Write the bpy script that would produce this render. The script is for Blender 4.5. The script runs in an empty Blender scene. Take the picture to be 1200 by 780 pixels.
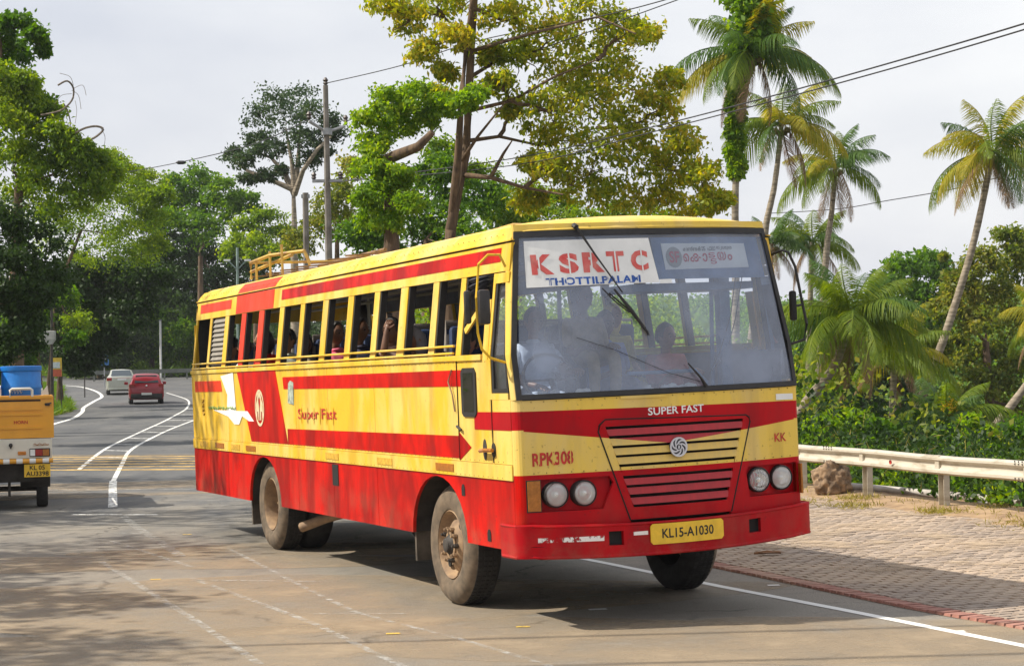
import bpy, bmesh, math, random
import numpy as np
from mathutils import Vector, Matrix, noise
SC = bpy.context.scene
COL = SC.collection
R = math.radians
rnd = random.Random(7)

# ---------------------------------------------------------------- camera
F_PX, PITCH, ROLL, CAM_H = 2179.8, 0.0169, -0.0175, 2.0563
cd = bpy.data.cameras.new('camera'); cam = bpy.data.objects.new('camera', cd); COL.objects.link(cam)
cd.sensor_width = 36.0; cd.lens = F_PX * 36.0 / 1200.0
cd.clip_start = 0.1; cd.clip_end = 4000
_f = Vector((0, math.cos(PITCH), math.sin(PITCH))); _u = Vector((0, -math.sin(PITCH), math.cos(PITCH))); _r = Vector((1, 0, 0))
_r2 = _r * math.cos(ROLL) + _u * math.sin(ROLL); _u2 = _u * math.cos(ROLL) - _r * math.sin(ROLL)
m = Matrix((_r2, _u2, -_f)).transposed().to_4x4(); m.translation = (0, 0, CAM_H)
cam.matrix_world = m
SC.camera = cam

# ---------------------------------------------------------------- light
SUN_DIR = Vector((-0.92, -0.06, 1.0)).normalized()          # towards the sun
SUN_EL = math.asin(SUN_DIR.z); SUN_AZ = math.atan2(SUN_DIR.x, SUN_DIR.y)
sd = bpy.data.lights.new('sun', 'SUN'); sd.energy = 5.0; sd.angle = R(0.6); sd.color = (1.0, 0.93, 0.80)
sun = bpy.data.objects.new('sun', sd); COL.objects.link(sun)
sun.rotation_euler = SUN_DIR.to_track_quat('Z', 'Y').to_euler()
W = bpy.data.worlds.new('World'); SC.world = W; W.use_nodes = True
nt = W.node_tree; nt.nodes.clear()
out = nt.nodes.new('ShaderNodeOutputWorld'); bg = nt.nodes.new('ShaderNodeBackground')
sky = nt.nodes.new('ShaderNodeTexSky'); sky.sky_type = 'NISHITA'; sky.sun_disc = False
sky.sun_elevation = SUN_EL; sky.sun_rotation = SUN_AZ; sky.air_density = 1.6; sky.dust_density = 4.0; sky.altitude = 50
tc = nt.nodes.new('ShaderNodeTexCoord'); mp = nt.nodes.new('ShaderNodeMapping'); mp.inputs['Scale'].default_value = (1.0, 1.0, 2.6)
mp.inputs['Location'].default_value = (1.7, 0.3, 0.35)
nz = nt.nodes.new('ShaderNodeTexNoise'); nz.inputs['Scale'].default_value = 3.2; nz.inputs['Detail'].default_value = 7; nz.inputs['Roughness'].default_value = 0.5
cr = nt.nodes.new('ShaderNodeValToRGB')
cr.color_ramp.elements[0].position = 0.34; cr.color_ramp.elements[0].color = (6.1, 6.35, 7.1, 1)
cr.color_ramp.elements[1].position = 0.68; cr.color_ramp.elements[1].color = (8.8, 8.85, 9.0, 1)
mx = nt.nodes.new('ShaderNodeMixRGB'); mx.inputs[0].default_value = 0.86
nt.links.new(tc.outputs['Generated'], mp.inputs[0]); nt.links.new(mp.outputs[0], nz.inputs['Vector'])
nt.links.new(nz.outputs['Fac'], cr.inputs[0]); nt.links.new(sky.outputs[0], mx.inputs[1]); nt.links.new(cr.outputs[0], mx.inputs[2])
nt.links.new(mx.outputs[0], bg.inputs['Color']); bg.inputs['Strength'].default_value = 0.1
nt.links.new(bg.outputs[0], out.inputs['Surface'])
SC.view_settings.view_transform = 'Standard'; SC.view_settings.look = 'None'; SC.view_settings.gamma = 1.0
SC.view_settings.exposure = 0.3; SC.view_settings.use_curve_mapping = False
SC.render.engine = 'CYCLES'
SC.cycles.max_bounces = 7; SC.cycles.transparent_max_bounces = 12; SC.cycles.use_denoising = True

# ---------------------------------------------------------------- helpers
def tag(o, label=None, cat=None, group=None, kind=None):
    if label: o['label'] = label
    if cat: o['category'] = cat
    if group: o['group'] = group
    if kind: o['kind'] = kind
    return o
def empty(name, loc=(0, 0, 0), rz=0, parent=None):
    o = bpy.data.objects.new(name, None); COL.objects.link(o); o.location = loc; o.rotation_euler = (0, 0, rz); o.parent = parent
    o.empty_display_size = 0.3
    return o
def thing(name, label, cat, loc=(0, 0, 0), rz=0, group=None):
    return tag(empty(name, loc, rz), label, cat, group)
def link(name, me, parent=None, loc=None, mats=None):
    o = bpy.data.objects.new(name, me); COL.objects.link(o); o.parent = parent
    if loc is not None: o.location = loc
    if mats is not None:
        for q in (mats if isinstance(mats, (list, tuple)) else [mats]): me.materials.append(q)
    return o
def copy_tree(o, parent=None):
    c = o.copy(); COL.objects.link(c); c.parent = parent
    for ch in o.children: copy_tree(ch, c)
    return c

class MB:
    def __init__(s, xf=None): s.v = []; s.f = []; s.m = []; s.xf = xf
    def add(s, vs, fs, m=0):
        k = len(s.v); s.v += [tuple(x) for x in vs]; s.f += [tuple(i + k for i in f) for f in fs]; s.m += [m] * len(fs)
    def box(s, a, b, m=0, rz=0, c=None):
        x0, y0, z0 = a; x1, y1, z1 = b
        vs = [(x0, y0, z0), (x1, y0, z0), (x1, y1, z0), (x0, y1, z0), (x0, y0, z1), (x1, y0, z1), (x1, y1, z1), (x0, y1, z1)]
        if rz:
            c = c or ((x0 + x1) / 2, (y0 + y1) / 2); cs, sn = math.cos(rz), math.sin(rz)
            vs = [(c[0] + (x - c[0]) * cs - (y - c[1]) * sn, c[1] + (x - c[0]) * sn + (y - c[1]) * cs, z) for x, y, z in vs]
        s.add(vs, [(0, 3, 2, 1), (4, 5, 6, 7), (0, 1, 5, 4), (1, 2, 6, 5), (2, 3, 7, 6), (3, 0, 4, 7)], m)
    def bbox(s, a, b, r=0.02, m=0):          # box with chamfered vertical/horizontal edges
        bm = bmesh.new(); bmesh.ops.create_cube(bm, size=1)
        for v in bm.verts: v.co = Vector([(a[i] + b[i]) / 2 + v.co[i] * (b[i] - a[i]) for i in range(3)])
        bmesh.ops.bevel(bm, geom=bm.edges[:], offset=r, segments=2, profile=0.5, affect='EDGES')
        s.addbm(bm, m)
    def addbm(s, bm, m=0):
        bm.verts.index_update(); s.add([v.co[:] for v in bm.verts], [[v.index for v in f.verts] for f in bm.faces], m); bm.free()
    def tube(s, pts, r, n=8, m=0, caps=True):
        pts = [Vector(q) for q in pts]; rs = r if isinstance(r, (list, tuple)) else [r] * len(pts)
        up = Vector((0.123, 0.05, 0.99)); vs = []
        for i, q in enumerate(pts):
            t = (pts[min(i + 1, len(pts) - 1)] - pts[max(i - 1, 0)]).normalized()
            a = t.cross(up)
            if a.length < 0.05: a = t.cross(Vector((1, 0, 0)))
            a.normalize(); b = a.cross(t).normalized(); 
            for k in range(n):
                th = 2 * math.pi * k / n; vs.append(q + (a * math.cos(th) + b * math.sin(th)) * rs[i])
        fs = []
        for i in range(len(pts) - 1):
            for k in range(n): fs.append((i * n + k, i * n + (k + 1) % n, (i + 1) * n + (k + 1) % n, (i + 1) * n + k))
        if caps: fs += [tuple(range(n - 1, -1, -1)), tuple(range((len(pts) - 1) * n, len(pts) * n))]
        s.add(vs, fs, m)
    def lathe(s, prof, axis='z', c=(0, 0, 0), n=32, m=0, flip=False):     # prof: (radius, height)
        vs = []; 
        for (r, h) in prof:
            for k in range(n):
                th = 2 * math.pi * k / n; x, y = r * math.cos(th), r * math.sin(th)
                q = {'z': (x, y, h), 'y': (x, h, y), 'x': (h, x, y)}[axis]; vs.append((q[0] + c[0], q[1] + c[1], q[2] + c[2]))
        fs = []
        for i in range(len(prof) - 1):
            for k in range(n):
                f = (i * n + k, i * n + (k + 1) % n, (i + 1) * n + (k + 1) % n, (i + 1) * n + k); fs.append(f[::-1] if flip else f)
        s.add(vs, fs, m)
    def prism(s, poly, h0, h1, axis='z', m=0):
        n = len(poly)
        def q(a, b, h): return {'z': (a, b, h), 'y': (a, h, b), 'x': (h, a, b)}[axis]
        vs = [q(a, b, h0) for a, b in poly] + [q(a, b, h1) for a, b in poly]
        fs = [tuple(range(n))[::-1], tuple(range(n, 2 * n))] + [(i, (i + 1) % n, n + (i + 1) % n, n + i) for i in range(n)]
        s.add(vs, fs, m)
    def build(s, name, mats, parent=None, smooth=False, loc=None, angle=None):
        me = bpy.data.meshes.new(name); vs = s.v
        if s.xf: vs = [s.xf(*q) for q in vs]
        me.from_pydata(vs, [], s.f)
        ms = mats if isinstance(mats, (list, tuple)) else [mats]
        for q in ms: me.materials.append(q)
        if len(ms) > 1: me.polygons.foreach_set('material_index', s.m)
        bm = bmesh.new(); bm.from_mesh(me); bmesh.ops.recalc_face_normals(bm, faces=bm.faces[:]); bm.to_mesh(me); bm.free()
        if smooth:
            me.polygons.foreach_set('use_smooth', [True] * len(me.polygons))
            me.set_sharp_from_angle(angle=R(angle or 38))
        me.update()
        o = bpy.data.objects.new(name, me); COL.objects.link(o); o.parent = parent
        if loc is not None: o.location = loc
        return o

def clip(poly, conv):
    """convex polygon conv clips poly (both lists of 2D points, conv any winding)"""
    ar = sum(conv[i][0] * conv[(i + 1) % len(conv)][1] - conv[(i + 1) % len(conv)][0] * conv[i][1] for i in range(len(conv)))
    if ar < 0: conv = conv[::-1]
    res = list(poly)
    for i in range(len(conv)):
        a, b = conv[i], conv[(i + 1) % len(conv)]
        def sd(q): return (b[0] - a[0]) * (q[1] - a[1]) - (b[1] - a[1]) * (q[0] - a[0])
        o2 = []
        for j in range(len(res)):
            P, Q = res[j], res[(j + 1) % len(res)]; sp, sq = sd(P), sd(Q)
            if sp >= 0: o2.append(P)
            if (sp > 0 and sq < 0) or (sp < 0 and sq > 0):
                t = sp / (sp - sq); o2.append((P[0] + (Q[0] - P[0]) * t, P[1] + (Q[1] - P[1]) * t))
        res = o2
        if len(res) < 3: return []
    return res

def patch(mb, poly, mapf, off=0.0, thick=0.02, ca=(), cb=(), m=0):
    """a plate: 2D polygon (a,b) laid on a curved surface mapf(a,b,off), with real thickness"""
    if len(poly) < 3: return
    bm = bmesh.new(); vs = [bm.verts.new((a, b, 0)) for a, b in poly]
    try: bm.faces.new(vs)
    except ValueError: bm.free(); return
    bm.normal_update()
    for a in ca: bmesh.ops.bisect_plane(bm, geom=bm.verts[:] + bm.edges[:] + bm.faces[:], plane_co=(a, 0, 0), plane_no=(1, 0, 0), dist=1e-5)
    for b in cb: bmesh.ops.bisect_plane(bm, geom=bm.verts[:] + bm.edges[:] + bm.faces[:], plane_co=(0, b, 0), plane_no=(0, 1, 0), dist=1e-5)
    bm.normal_update(); bmesh.ops.triangulate(bm, faces=[f for f in bm.faces if len(f.verts) > 4], ngon_method='EAR_CLIP')
    bm.verts.index_update(); n = len(bm.verts)
    top = [mapf(v.co.x, v.co.y, off) for v in bm.verts]; fs = [tuple(v.index for v in f.verts) for f in bm.faces]
    if thick:
        bot = [mapf(v.co.x, v.co.y, off - thick) for v in bm.verts]
        f2 = fs + [tuple(i + n for i in f[::-1]) for f in fs]
        for e in bm.edges:
            if len(e.link_faces) == 1: a, b = e.verts[0].index, e.verts[1].index; f2.append((a, b, b + n, a + n))
        mb.add(top + bot, f2, m)
    else: mb.add(top, fs, m)
    bm.free()

FONT_CACHE = {}
def text_mesh(txt, bold=0.0):
    cu = bpy.data.curves.new('t', 'FONT'); cu.body = txt; cu.resolution_u = 3; cu.offset = bold
    o = bpy.data.objects.new('t', cu); COL.objects.link(o); bpy.context.view_layer.update()
    me = bpy.data.meshes.new_from_object(o.evaluated_get(bpy.context.evaluated_depsgraph_get()))
    vs = [v.co[:2] for v in me.vertices]; fs = [tuple(p.vertices) for p in me.polygons]
    bpy.data.objects.remove(o); bpy.data.curves.remove(cu); bpy.data.meshes.remove(me)
    return vs, fs
def put_text(mb, txt, box, mapf, off=0.004, m=0, bold=0.0, mirror=False, skew=0.0):
    """flat lettering fitted into box (a0,b0,a1,b1) of the surface mapf"""
    vs, fs = text_mesh(txt, bold)
    if not vs: return
    xs = [v[0] for v in vs]; ys = [v[1] for v in vs]; x0, x1, y0, y1 = min(xs), max(xs), min(ys), max(ys)
    a0, b0, a1, b1 = box; o2 = []
    for x, y in vs:
        u = (x - x0) / (x1 - x0); t = (y - y0) / max(1e-6, y1 - y0)
        o2.append(mapf(a0 + (a1 - a0) * u, b0 + (b1 - b0) * t + skew * u, off))
    mb.add(o2, fs, m)

# ---------------------------------------------------------------- materials
def nmat(name):
    ma = bpy.data.materials.new(name); ma.use_nodes = True
    return ma, ma.node_tree, ma.node_tree.nodes['Principled BSDF']
def N(nt, typ, **kw):
    n = nt.nodes.new(typ)
    for k, v in kw.items():
        if k in n.inputs: n.inputs[k].default_value = v
        else: setattr(n, k, v)
    return n
def ramp(nt, stops, interp='LINEAR'):
    n = nt.nodes.new('ShaderNodeValToRGB'); cr = n.color_ramp; cr.interpolation = interp
    while len(cr.elements) < len(stops): cr.elements.new(0.5)
    for e, (p, c) in zip(cr.elements, stops): e.position = p; e.color = (*c, 1) if len(c) == 3 else c
    return n
def simple(name, col, rough=0.5, metal=0.0, var=0.12, scale=6.0, bump=0.0, stretch=(1, 1, 1), col2=None, lo=0.35, hi=0.65, coat=0.0, spec=0.5, detail=5):
    ma, nt, b = nmat(name); L = nt.links.new
    tc = N(nt, 'ShaderNodeTexCoord'); mp = N(nt, 'ShaderNodeMapping'); mp.inputs['Scale'].default_value = stretch
    nz = N(nt, 'ShaderNodeTexNoise', Scale=scale, Detail=detail, Roughness=0.6)
    L(tc.outputs['Object'], mp.inputs[0]); L(mp.outputs[0], nz.inputs['Vector'])
    c2 = col2 or tuple(c * (1 - var * 2) for c in col)
    c1 = col if col2 else tuple(min(1, c * (1 + var * .5)) for c in col)
    r = ramp(nt, [(lo, c2), (hi, c1)]); L(nz.outputs['Fac'], r.inputs[0]); L(r.outputs[0], b.inputs['Base Color'])
    b.inputs['Roughness'].default_value = rough; b.inputs['Metallic'].default_value = metal; b.inputs['Coat Weight'].default_value = coat
    b.inputs['Specular IOR Level'].default_value = spec
    if bump:
        bp = N(nt, 'ShaderNodeBump', Strength=bump, Distance=0.02); L(nz.outputs['Fac'], bp.inputs['Height']); L(bp.outputs[0], b.inputs['Normal'])
    return ma
def paint(name, col, fade_sheen, dirt=(0.16, 0.09, 0.05), rough=0.3, dirt_amt=0.35, low=0.5):
    """old bus enamel: clouds of fading that on red also paint in reflections, vertical run streaks, small chips and grime"""
    ma, nt, b = nmat(name); L = nt.links.new
    tc = N(nt, 'ShaderNodeTexCoord')
    mp0 = N(nt, 'ShaderNodeMapping'); mp0.inputs['Scale'].default_value = (1.6, 1.6, .7); L(tc.outputs['Object'], mp0.inputs[0]); n1 = N(nt, 'ShaderNodeTexNoise', Scale=1.2, Detail=7, Roughness=0.6, Distortion=.6); L(mp0.outputs[0], n1.inputs['Vector'])
    r1 = ramp(nt, [(0.40, fade_sheen), (0.56, col)]); L(n1.outputs['Fac'], r1.inputs[0])
    mp = N(nt, 'ShaderNodeMapping'); mp.inputs['Scale'].default_value = (3.2, 3.2, 0.5); L(tc.outputs['Object'], mp.inputs[0])
    n2 = N(nt, 'ShaderNodeTexNoise', Scale=1.6, Detail=4, Roughness=0.55); L(mp.outputs[0], n2.inputs['Vector'])
    r2 = ramp(nt, [(0.5, (0, 0, 0)), (0.78, (1, 1, 1))]); L(n2.outputs['Fac'], r2.inputs[0])
    n3 = N(nt, 'ShaderNodeTexNoise', Scale=26, Detail=3, Roughness=0.6); L(tc.outputs['Object'], n3.inputs['Vector'])
    r3 = ramp(nt, [(0.635, (0, 0, 0)), (0.70, (1, 1, 1))]); L(n3.outputs['Fac'], r3.inputs[0])
    m1 = N(nt, 'ShaderNodeMath', operation='MULTIPLY'); L(r2.outputs[0], m1.inputs[0]); m1.inputs[1].default_value = dirt_amt
    m2 = N(nt, 'ShaderNodeMath', operation='MULTIPLY'); L(r3.outputs[0], m2.inputs[0]); m2.inputs[1].default_value = 0.45
    m3 = N(nt, 'ShaderNodeMath', operation='MAXIMUM'); L(m1.outputs[0], m3.inputs[0]); L(m2.outputs[0], m3.inputs[1])
    mx = N(nt, 'ShaderNodeMixRGB'); L(m3.outputs[0], mx.inputs[0]); L(r1.outputs[0], mx.inputs[1]); mx.inputs[2].default_value = (*dirt, 1)
    sx = N(nt, 'ShaderNodeSeparateXYZ'); L(tc.outputs['Object'], sx.inputs[0]); md = N(nt, 'ShaderNodeMapRange'); L(sx.outputs[2], md.inputs[0]); md.inputs[1].default_value = 1.05; md.inputs[2].default_value = .5
    nd = N(nt, 'ShaderNodeTexNoise', Scale=3.5, Detail=8, Roughness=.7); L(tc.outputs['Object'], nd.inputs['Vector']); nr = ramp(nt, [(.45, (0, 0, 0)), (.75, (.55, .55, .55))]); L(nd.outputs['Fac'], nr.inputs[0]); mm = N(nt, 'ShaderNodeMath', operation='MULTIPLY'); L(md.outputs[0], mm.inputs[0]); L(nr.outputs[0], mm.inputs[1])
    mx3 = N(nt, 'ShaderNodeMixRGB'); L(mm.outputs[0], mx3.inputs[0]); L(mx.outputs[0], mx3.inputs[1]); mx3.inputs[2].default_value = (0.22, 0.13, 0.08, 1)
    L(mx3.outputs[0], b.inputs['Base Color'])
    rr = N(nt, 'ShaderNodeMapRange'); L(n2.outputs['Fac'], rr.inputs[0]); b.inputs['Specular IOR Level'].default_value = 0.13; rr.inputs[3].default_value = rough - 0.08; rr.inputs[4].default_value = rough + 0.3
    L(rr.outputs[0], b.inputs['Roughness'])
    n4 = N(nt, 'ShaderNodeTexNoise', Scale=2.2, Detail=2); L(tc.outputs['Object'], n4.inputs['Vector'])
    bp = N(nt, 'ShaderNodeBump', Strength=0.4, Distance=0.03); L(n4.outputs['Fac'], bp.inputs['Height']); L(bp.outputs[0], b.inputs['Normal']); L(bp.outputs[0], b.inputs['Coat Normal'])
    return ma
def leafmat(name, cols, trans=0.45, rough=0.5):
    """foliage: every leaf (mesh island) takes its own tone, light comes through the blade"""
    ma, nt, b = nmat(name); L = nt.links.new
    g = N(nt, 'ShaderNodeNewGeometry'); st = [(i / max(1, len(cols) - 1), c) for i, c in enumerate(cols)]
    r = ramp(nt, st); 
    tc = N(nt, 'ShaderNodeTexCoord'); nz = N(nt, 'ShaderNodeTexNoise', Scale=0.5, Detail=3); L(tc.outputs['Object'], nz.inputs['Vector'])
    ad = N(nt, 'ShaderNodeMath', operation='MULTIPLY_ADD'); L(g.outputs['Random Per Island'], ad.inputs[0]); ad.inputs[1].default_value = 0.55
    mr = N(nt, 'ShaderNodeMapRange'); L(nz.outputs['Fac'], mr.inputs[0]); mr.inputs[1].default_value = .3; mr.inputs[2].default_value = .7; mr.inputs[4].default_value = .45
    L(mr.outputs[0], ad.inputs[2]); L(ad.outputs[0], r.inputs[0])
    L(r.outputs[0], b.inputs['Base Color']); b.inputs['Roughness'].default_value = rough; b.inputs['Specular IOR Level'].default_value = 0.2
    tr = N(nt, 'ShaderNodeBsdfTranslucent'); hs = N(nt, 'ShaderNodeHueSaturation', Saturation=1.15, Value=2.1); hs.inputs['Hue'].default_value = 0.485
    L(r.outputs[0], hs.inputs['Color']); L(hs.outputs[0], tr.inputs['Color'])
    ms = N(nt, 'ShaderNodeMixShader'); ms.inputs[0].default_value = trans
    L(b.outputs[0], ms.inputs[1]); L(tr.outputs[0], ms.inputs[2]); L(ms.outputs[0], nt.nodes['Material Output'].inputs['Surface'])
    return ma
def glassmat(name, tint=(0.8, 0.88, 0.95), dust=0.12, veilcol=(0.45, 0.52, 0.62), rough=0.02, refl=1.0):  # dust share also carries reflected brightness, mixed in as flat diffuse colour
    ma, nt, b = nmat(name); L = nt.links.new; nt.nodes.remove(b)
    tr = N(nt, 'ShaderNodeBsdfTransparent', Color=(*tint, 1)); gl = N(nt, 'ShaderNodeBsdfGlossy', Roughness=rough)
    df = N(nt, 'ShaderNodeBsdfDiffuse', Color=(*veilcol, 1))
    lw = N(nt, 'ShaderNodeFresnel', IOR=1.5)
    mul = N(nt, 'ShaderNodeMath', operation='MULTIPLY'); L(lw.outputs[0], mul.inputs[0]); mul.inputs[1].default_value = refl
    m1 = N(nt, 'ShaderNodeMixShader'); L(mul.outputs[0], m1.inputs[0]); L(tr.outputs[0], m1.inputs[1]); L(gl.outputs[0], m1.inputs[2])
    m2 = N(nt, 'ShaderNodeMixShader'); L(m1.outputs[0], m2.inputs[1]); L(df.outputs[0], m2.inputs[2])
    tc = N(nt, 'ShaderNodeTexCoord'); nz = N(nt, 'ShaderNodeTexNoise', Scale=2.0, Detail=5); L(tc.outputs['Object'], nz.inputs['Vector'])
    mr = N(nt, 'ShaderNodeMapRange'); L(nz.outputs['Fac'], mr.inputs[0]); mr.inputs[1].default_value = .3; mr.inputs[2].default_value = .7
    mr.inputs[3].default_value = dust * 0.5; mr.inputs[4].default_value = dust * 1.5; L(mr.outputs[0], m2.inputs[0])
    L(m2.outputs[0], nt.nodes['Material Output'].inputs['Surface'])
    return ma
def wornmat(name, col, keep=0.5, scale=7.0, rough=0.7, soft=0.06, stretch=(1, 1, 1)):
    """road paint or dust film worn through to what lies beneath"""
    ma, nt, b = nmat(name); L = nt.links.new
    tc = N(nt, 'ShaderNodeTexCoord'); mp = N(nt, 'ShaderNodeMapping'); mp.inputs['Scale'].default_value = stretch
    nz = N(nt, 'ShaderNodeTexNoise', Scale=scale, Detail=8, Roughness=0.7)
    L(tc.outputs['Object'], mp.inputs[0]); L(mp.outputs[0], nz.inputs['Vector'])
    c = 0.5 - (keep - 0.5) * 0.5
    r = ramp(nt, [(c - soft, (0, 0, 0)), (c + soft, (1, 1, 1))]); L(nz.outputs['Fac'], r.inputs[0]); L(r.outputs[0], b.inputs['Alpha'])
    b.inputs['Base Color'].default_value = (*col, 1); b.inputs['Roughness'].default_value = rough
    return ma
M = {}
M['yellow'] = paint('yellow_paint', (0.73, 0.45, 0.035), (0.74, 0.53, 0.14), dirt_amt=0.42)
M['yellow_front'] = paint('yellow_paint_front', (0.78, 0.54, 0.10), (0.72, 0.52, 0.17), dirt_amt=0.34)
M['red'] = paint('red_paint', (0.58, 0.006, 0.002), (0.30, 0.004, 0.003), dirt=(0.12, 0.02, 0.015), dirt_amt=0.5, rough=0.28)  # bright and deep red mottle: fading plus wavy reflections painted into the colour
M['red_dark'] = paint('dark_red_paint', (0.42, 0.012, 0.010), (0.33, 0.016, 0.014), dirt=(0.10, 0.02, 0.015), dirt_amt=0.5)
M['red_front'] = paint('crimson_paint', (0.46, 0.003, 0.008), (0.34, 0.005, 0.010), dirt=(0.10, 0.02, 0.02), dirt_amt=0.3, rough=0.3)
M['orange_red'] = paint('orange_red_paint', (0.68, 0.035, 0.008), (0.62, 0.05, 0.015), dirt_amt=0.25)
M['rubber'] = simple('black_rubber', (0.022, 0.02, 0.02), 0.6, var=0.2, scale=12)
M['black'] = simple('black_gap', (0.008, 0.008, 0.008), 0.8, var=0.1)
M['tyre_dusty'] = simple('dusty_tyre', (0.185, 0.135, 0.09), 0.9, col2=(0.08, 0.062, 0.044), scale=9, bump=0.2, stretch=(1, 1, 1))
M['tread'] = simple('tyre_tread', (0.03, 0.028, 0.027), 0.85, var=0.25, scale=14)
M['rim'] = simple('dusty_rim_paint', (0.34, 0.22, 0.12), 0.75, col2=(0.18, 0.115, 0.07), scale=8, bump=0.15)
M['iron'] = simple('oily_iron', (0.05, 0.042, 0.036), 0.7, var=0.3, scale=8)
M['underbody'] = simple('dirty_chassis', (0.035, 0.03, 0.026), 0.85, var=0.3, scale=5)
M['white'] = simple('white_paint', (0.8, 0.8, 0.78), 0.5, var=0.05, scale=5)
M['grey'] = simple('grey_paint', (0.32, 0.33, 0.35), 0.5, var=0.1)
M['seat_blue'] = simple('blue_vinyl', (0.022, 0.045, 0.12), 0.5, var=0.2, scale=6)
M['seat_grey'] = simple('seat_shell_grey', (0.30, 0.27, 0.24), 0.5, var=0.15)
M['amber'] = simple('amber_lens', (0.62, 0.22, 0.03), 0.15, var=0.15, scale=30)
M['amber_dark'] = simple('amber_lens_old', (0.42, 0.15, 0.02), 0.2, var=0.15, scale=30)
M['chrome'] = simple('reflector', (0.85, 0.85, 0.86), 0.12, metal=1.0, var=0.06, scale=20)
M['glass'] = glassmat('windscreen_glass', (0.86, 0.91, 0.97), 0.23, (0.62, 0.71, 0.92), refl=1.6)  # bluish diffuse share paints the sky's reflection onto the glass
M['clear'] = glassmat('clear_glass', (0.9, 0.93, 0.95), 0.08, (0.6, 0.6, 0.6))
M['dark_glass'] = glassmat('dark_glass', (0.12, 0.14, 0.16), 0.05, (0.3, 0.3, 0.3))
M['int_blue'] = simple('cab_blue_paint', (0.12, 0.22, 0.40), 0.5, var=0.15)
M['int_grey'] = simple('cab_grey_lining', (0.25, 0.28, 0.36), 0.7, var=0.12)
M['plate_y'] = simple('plate_yellow', (0.80, 0.50, 0.03), 0.4, var=0.08, scale=12)
M['lettering_red'] = simple('lettering_red', (0.55, 0.03, 0.02), 0.6, var=0.2, scale=25)
M['lettering_black'] = simple('lettering_black', (0.01, 0.01, 0.01), 0.6)
M['lettering_blue'] = simple('lettering_blue', (0.02, 0.10, 0.42), 0.6)
M['steel'] = simple('galvanised_steel', (0.5, 0.50, 0.42), 0.5, metal=0.2, col2=(0.42, 0.38, 0.31), scale=3, stretch=(1, 1, 1))
# ================================================================ THE BUS
BX, BY, BYAW = 0.5156, 16.5262, -1.1675
BROLL, BPITCH, HW = 0.026, 0.0096, 1.28
_cr, _sr = math.cos(BROLL), math.sin(BROLL)
def bxf(x, y, z):                      # body leans a little on its springs
    zz = z - 0.5
    return (x, y * _cr - zz * _sr, y * _sr + zz * _cr + 0.5 + x * BPITCH)
def hw(z): return HW - 0.131 * max(0.0, z - 2.15)
def Fx(y, z): return 1.77 + 0.20 * (1 - (y / 1.28) ** 2) - 0.192 * max(0.0, z - 1.8)
def fmap(y, z, off): return (Fx(y, z) + off, y, z)
def smapR(x, z, off): return (x, -(hw(z) + off), z)
def smapL(x, z, off): return (x, (hw(z) + off), z)
bus = thing('bus', 'old yellow and red passenger bus rounding the bend, route boards in its windscreen', 'bus', (BX, BY, 0), BYAW)
CA = [i * 0.1 - 1.3 for i in range(27)]; CBW = [1.8, 2.15]
REAR, FRT = -8.83, 1.71
def BM(): return MB(bxf)
def part(name, mb, mat, parent=bus, label=None, smooth=False, angle=None):
    o = mb.build(name, mat, parent, smooth, angle=angle)
    if label: o['label'] = label
    return o

# ---- side shells: both sides share the same plan, the right one carries the graphics
def arch(cx, r, z0=0.62, n=14, zt=None):
    return [(cx + r * math.cos(t), max(z0, 0.62 + r * 0.80 * math.sin(t))) for t in [math.pi * i / n for i in range(n + 1)]]
AF, AR = 0.03, -5.50
seams_low = [REAR, -7.1, -4.15, -2.9, -1.55, 0.62 + 0.09, FRT]
def low_panel(x0, x1, z0, z1):
    pts = [(x0, z0)]
    for cx, r in ((AR, 0.66), (AF, 0.66)):
        if x0 < cx - r and x1 > cx + r: pts += arch(cx, r)[::-1]
        elif x0 < cx + r and x1 > cx - r:
            a = [q for q in arch(cx, r)[::-1] if x0 < q[0] < x1]
            if cx - r < x0: pts = []; a = [(x0, a[0][1])] + a
            if cx + r > x1: a = a + [(x1, a[-1][1])]
            pts += a
    if not pts or pts[-1][0] < x1 - 1e-6: pts.append((x1, z0))
    return pts + [(x1, z1), (x0, z1)]
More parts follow.
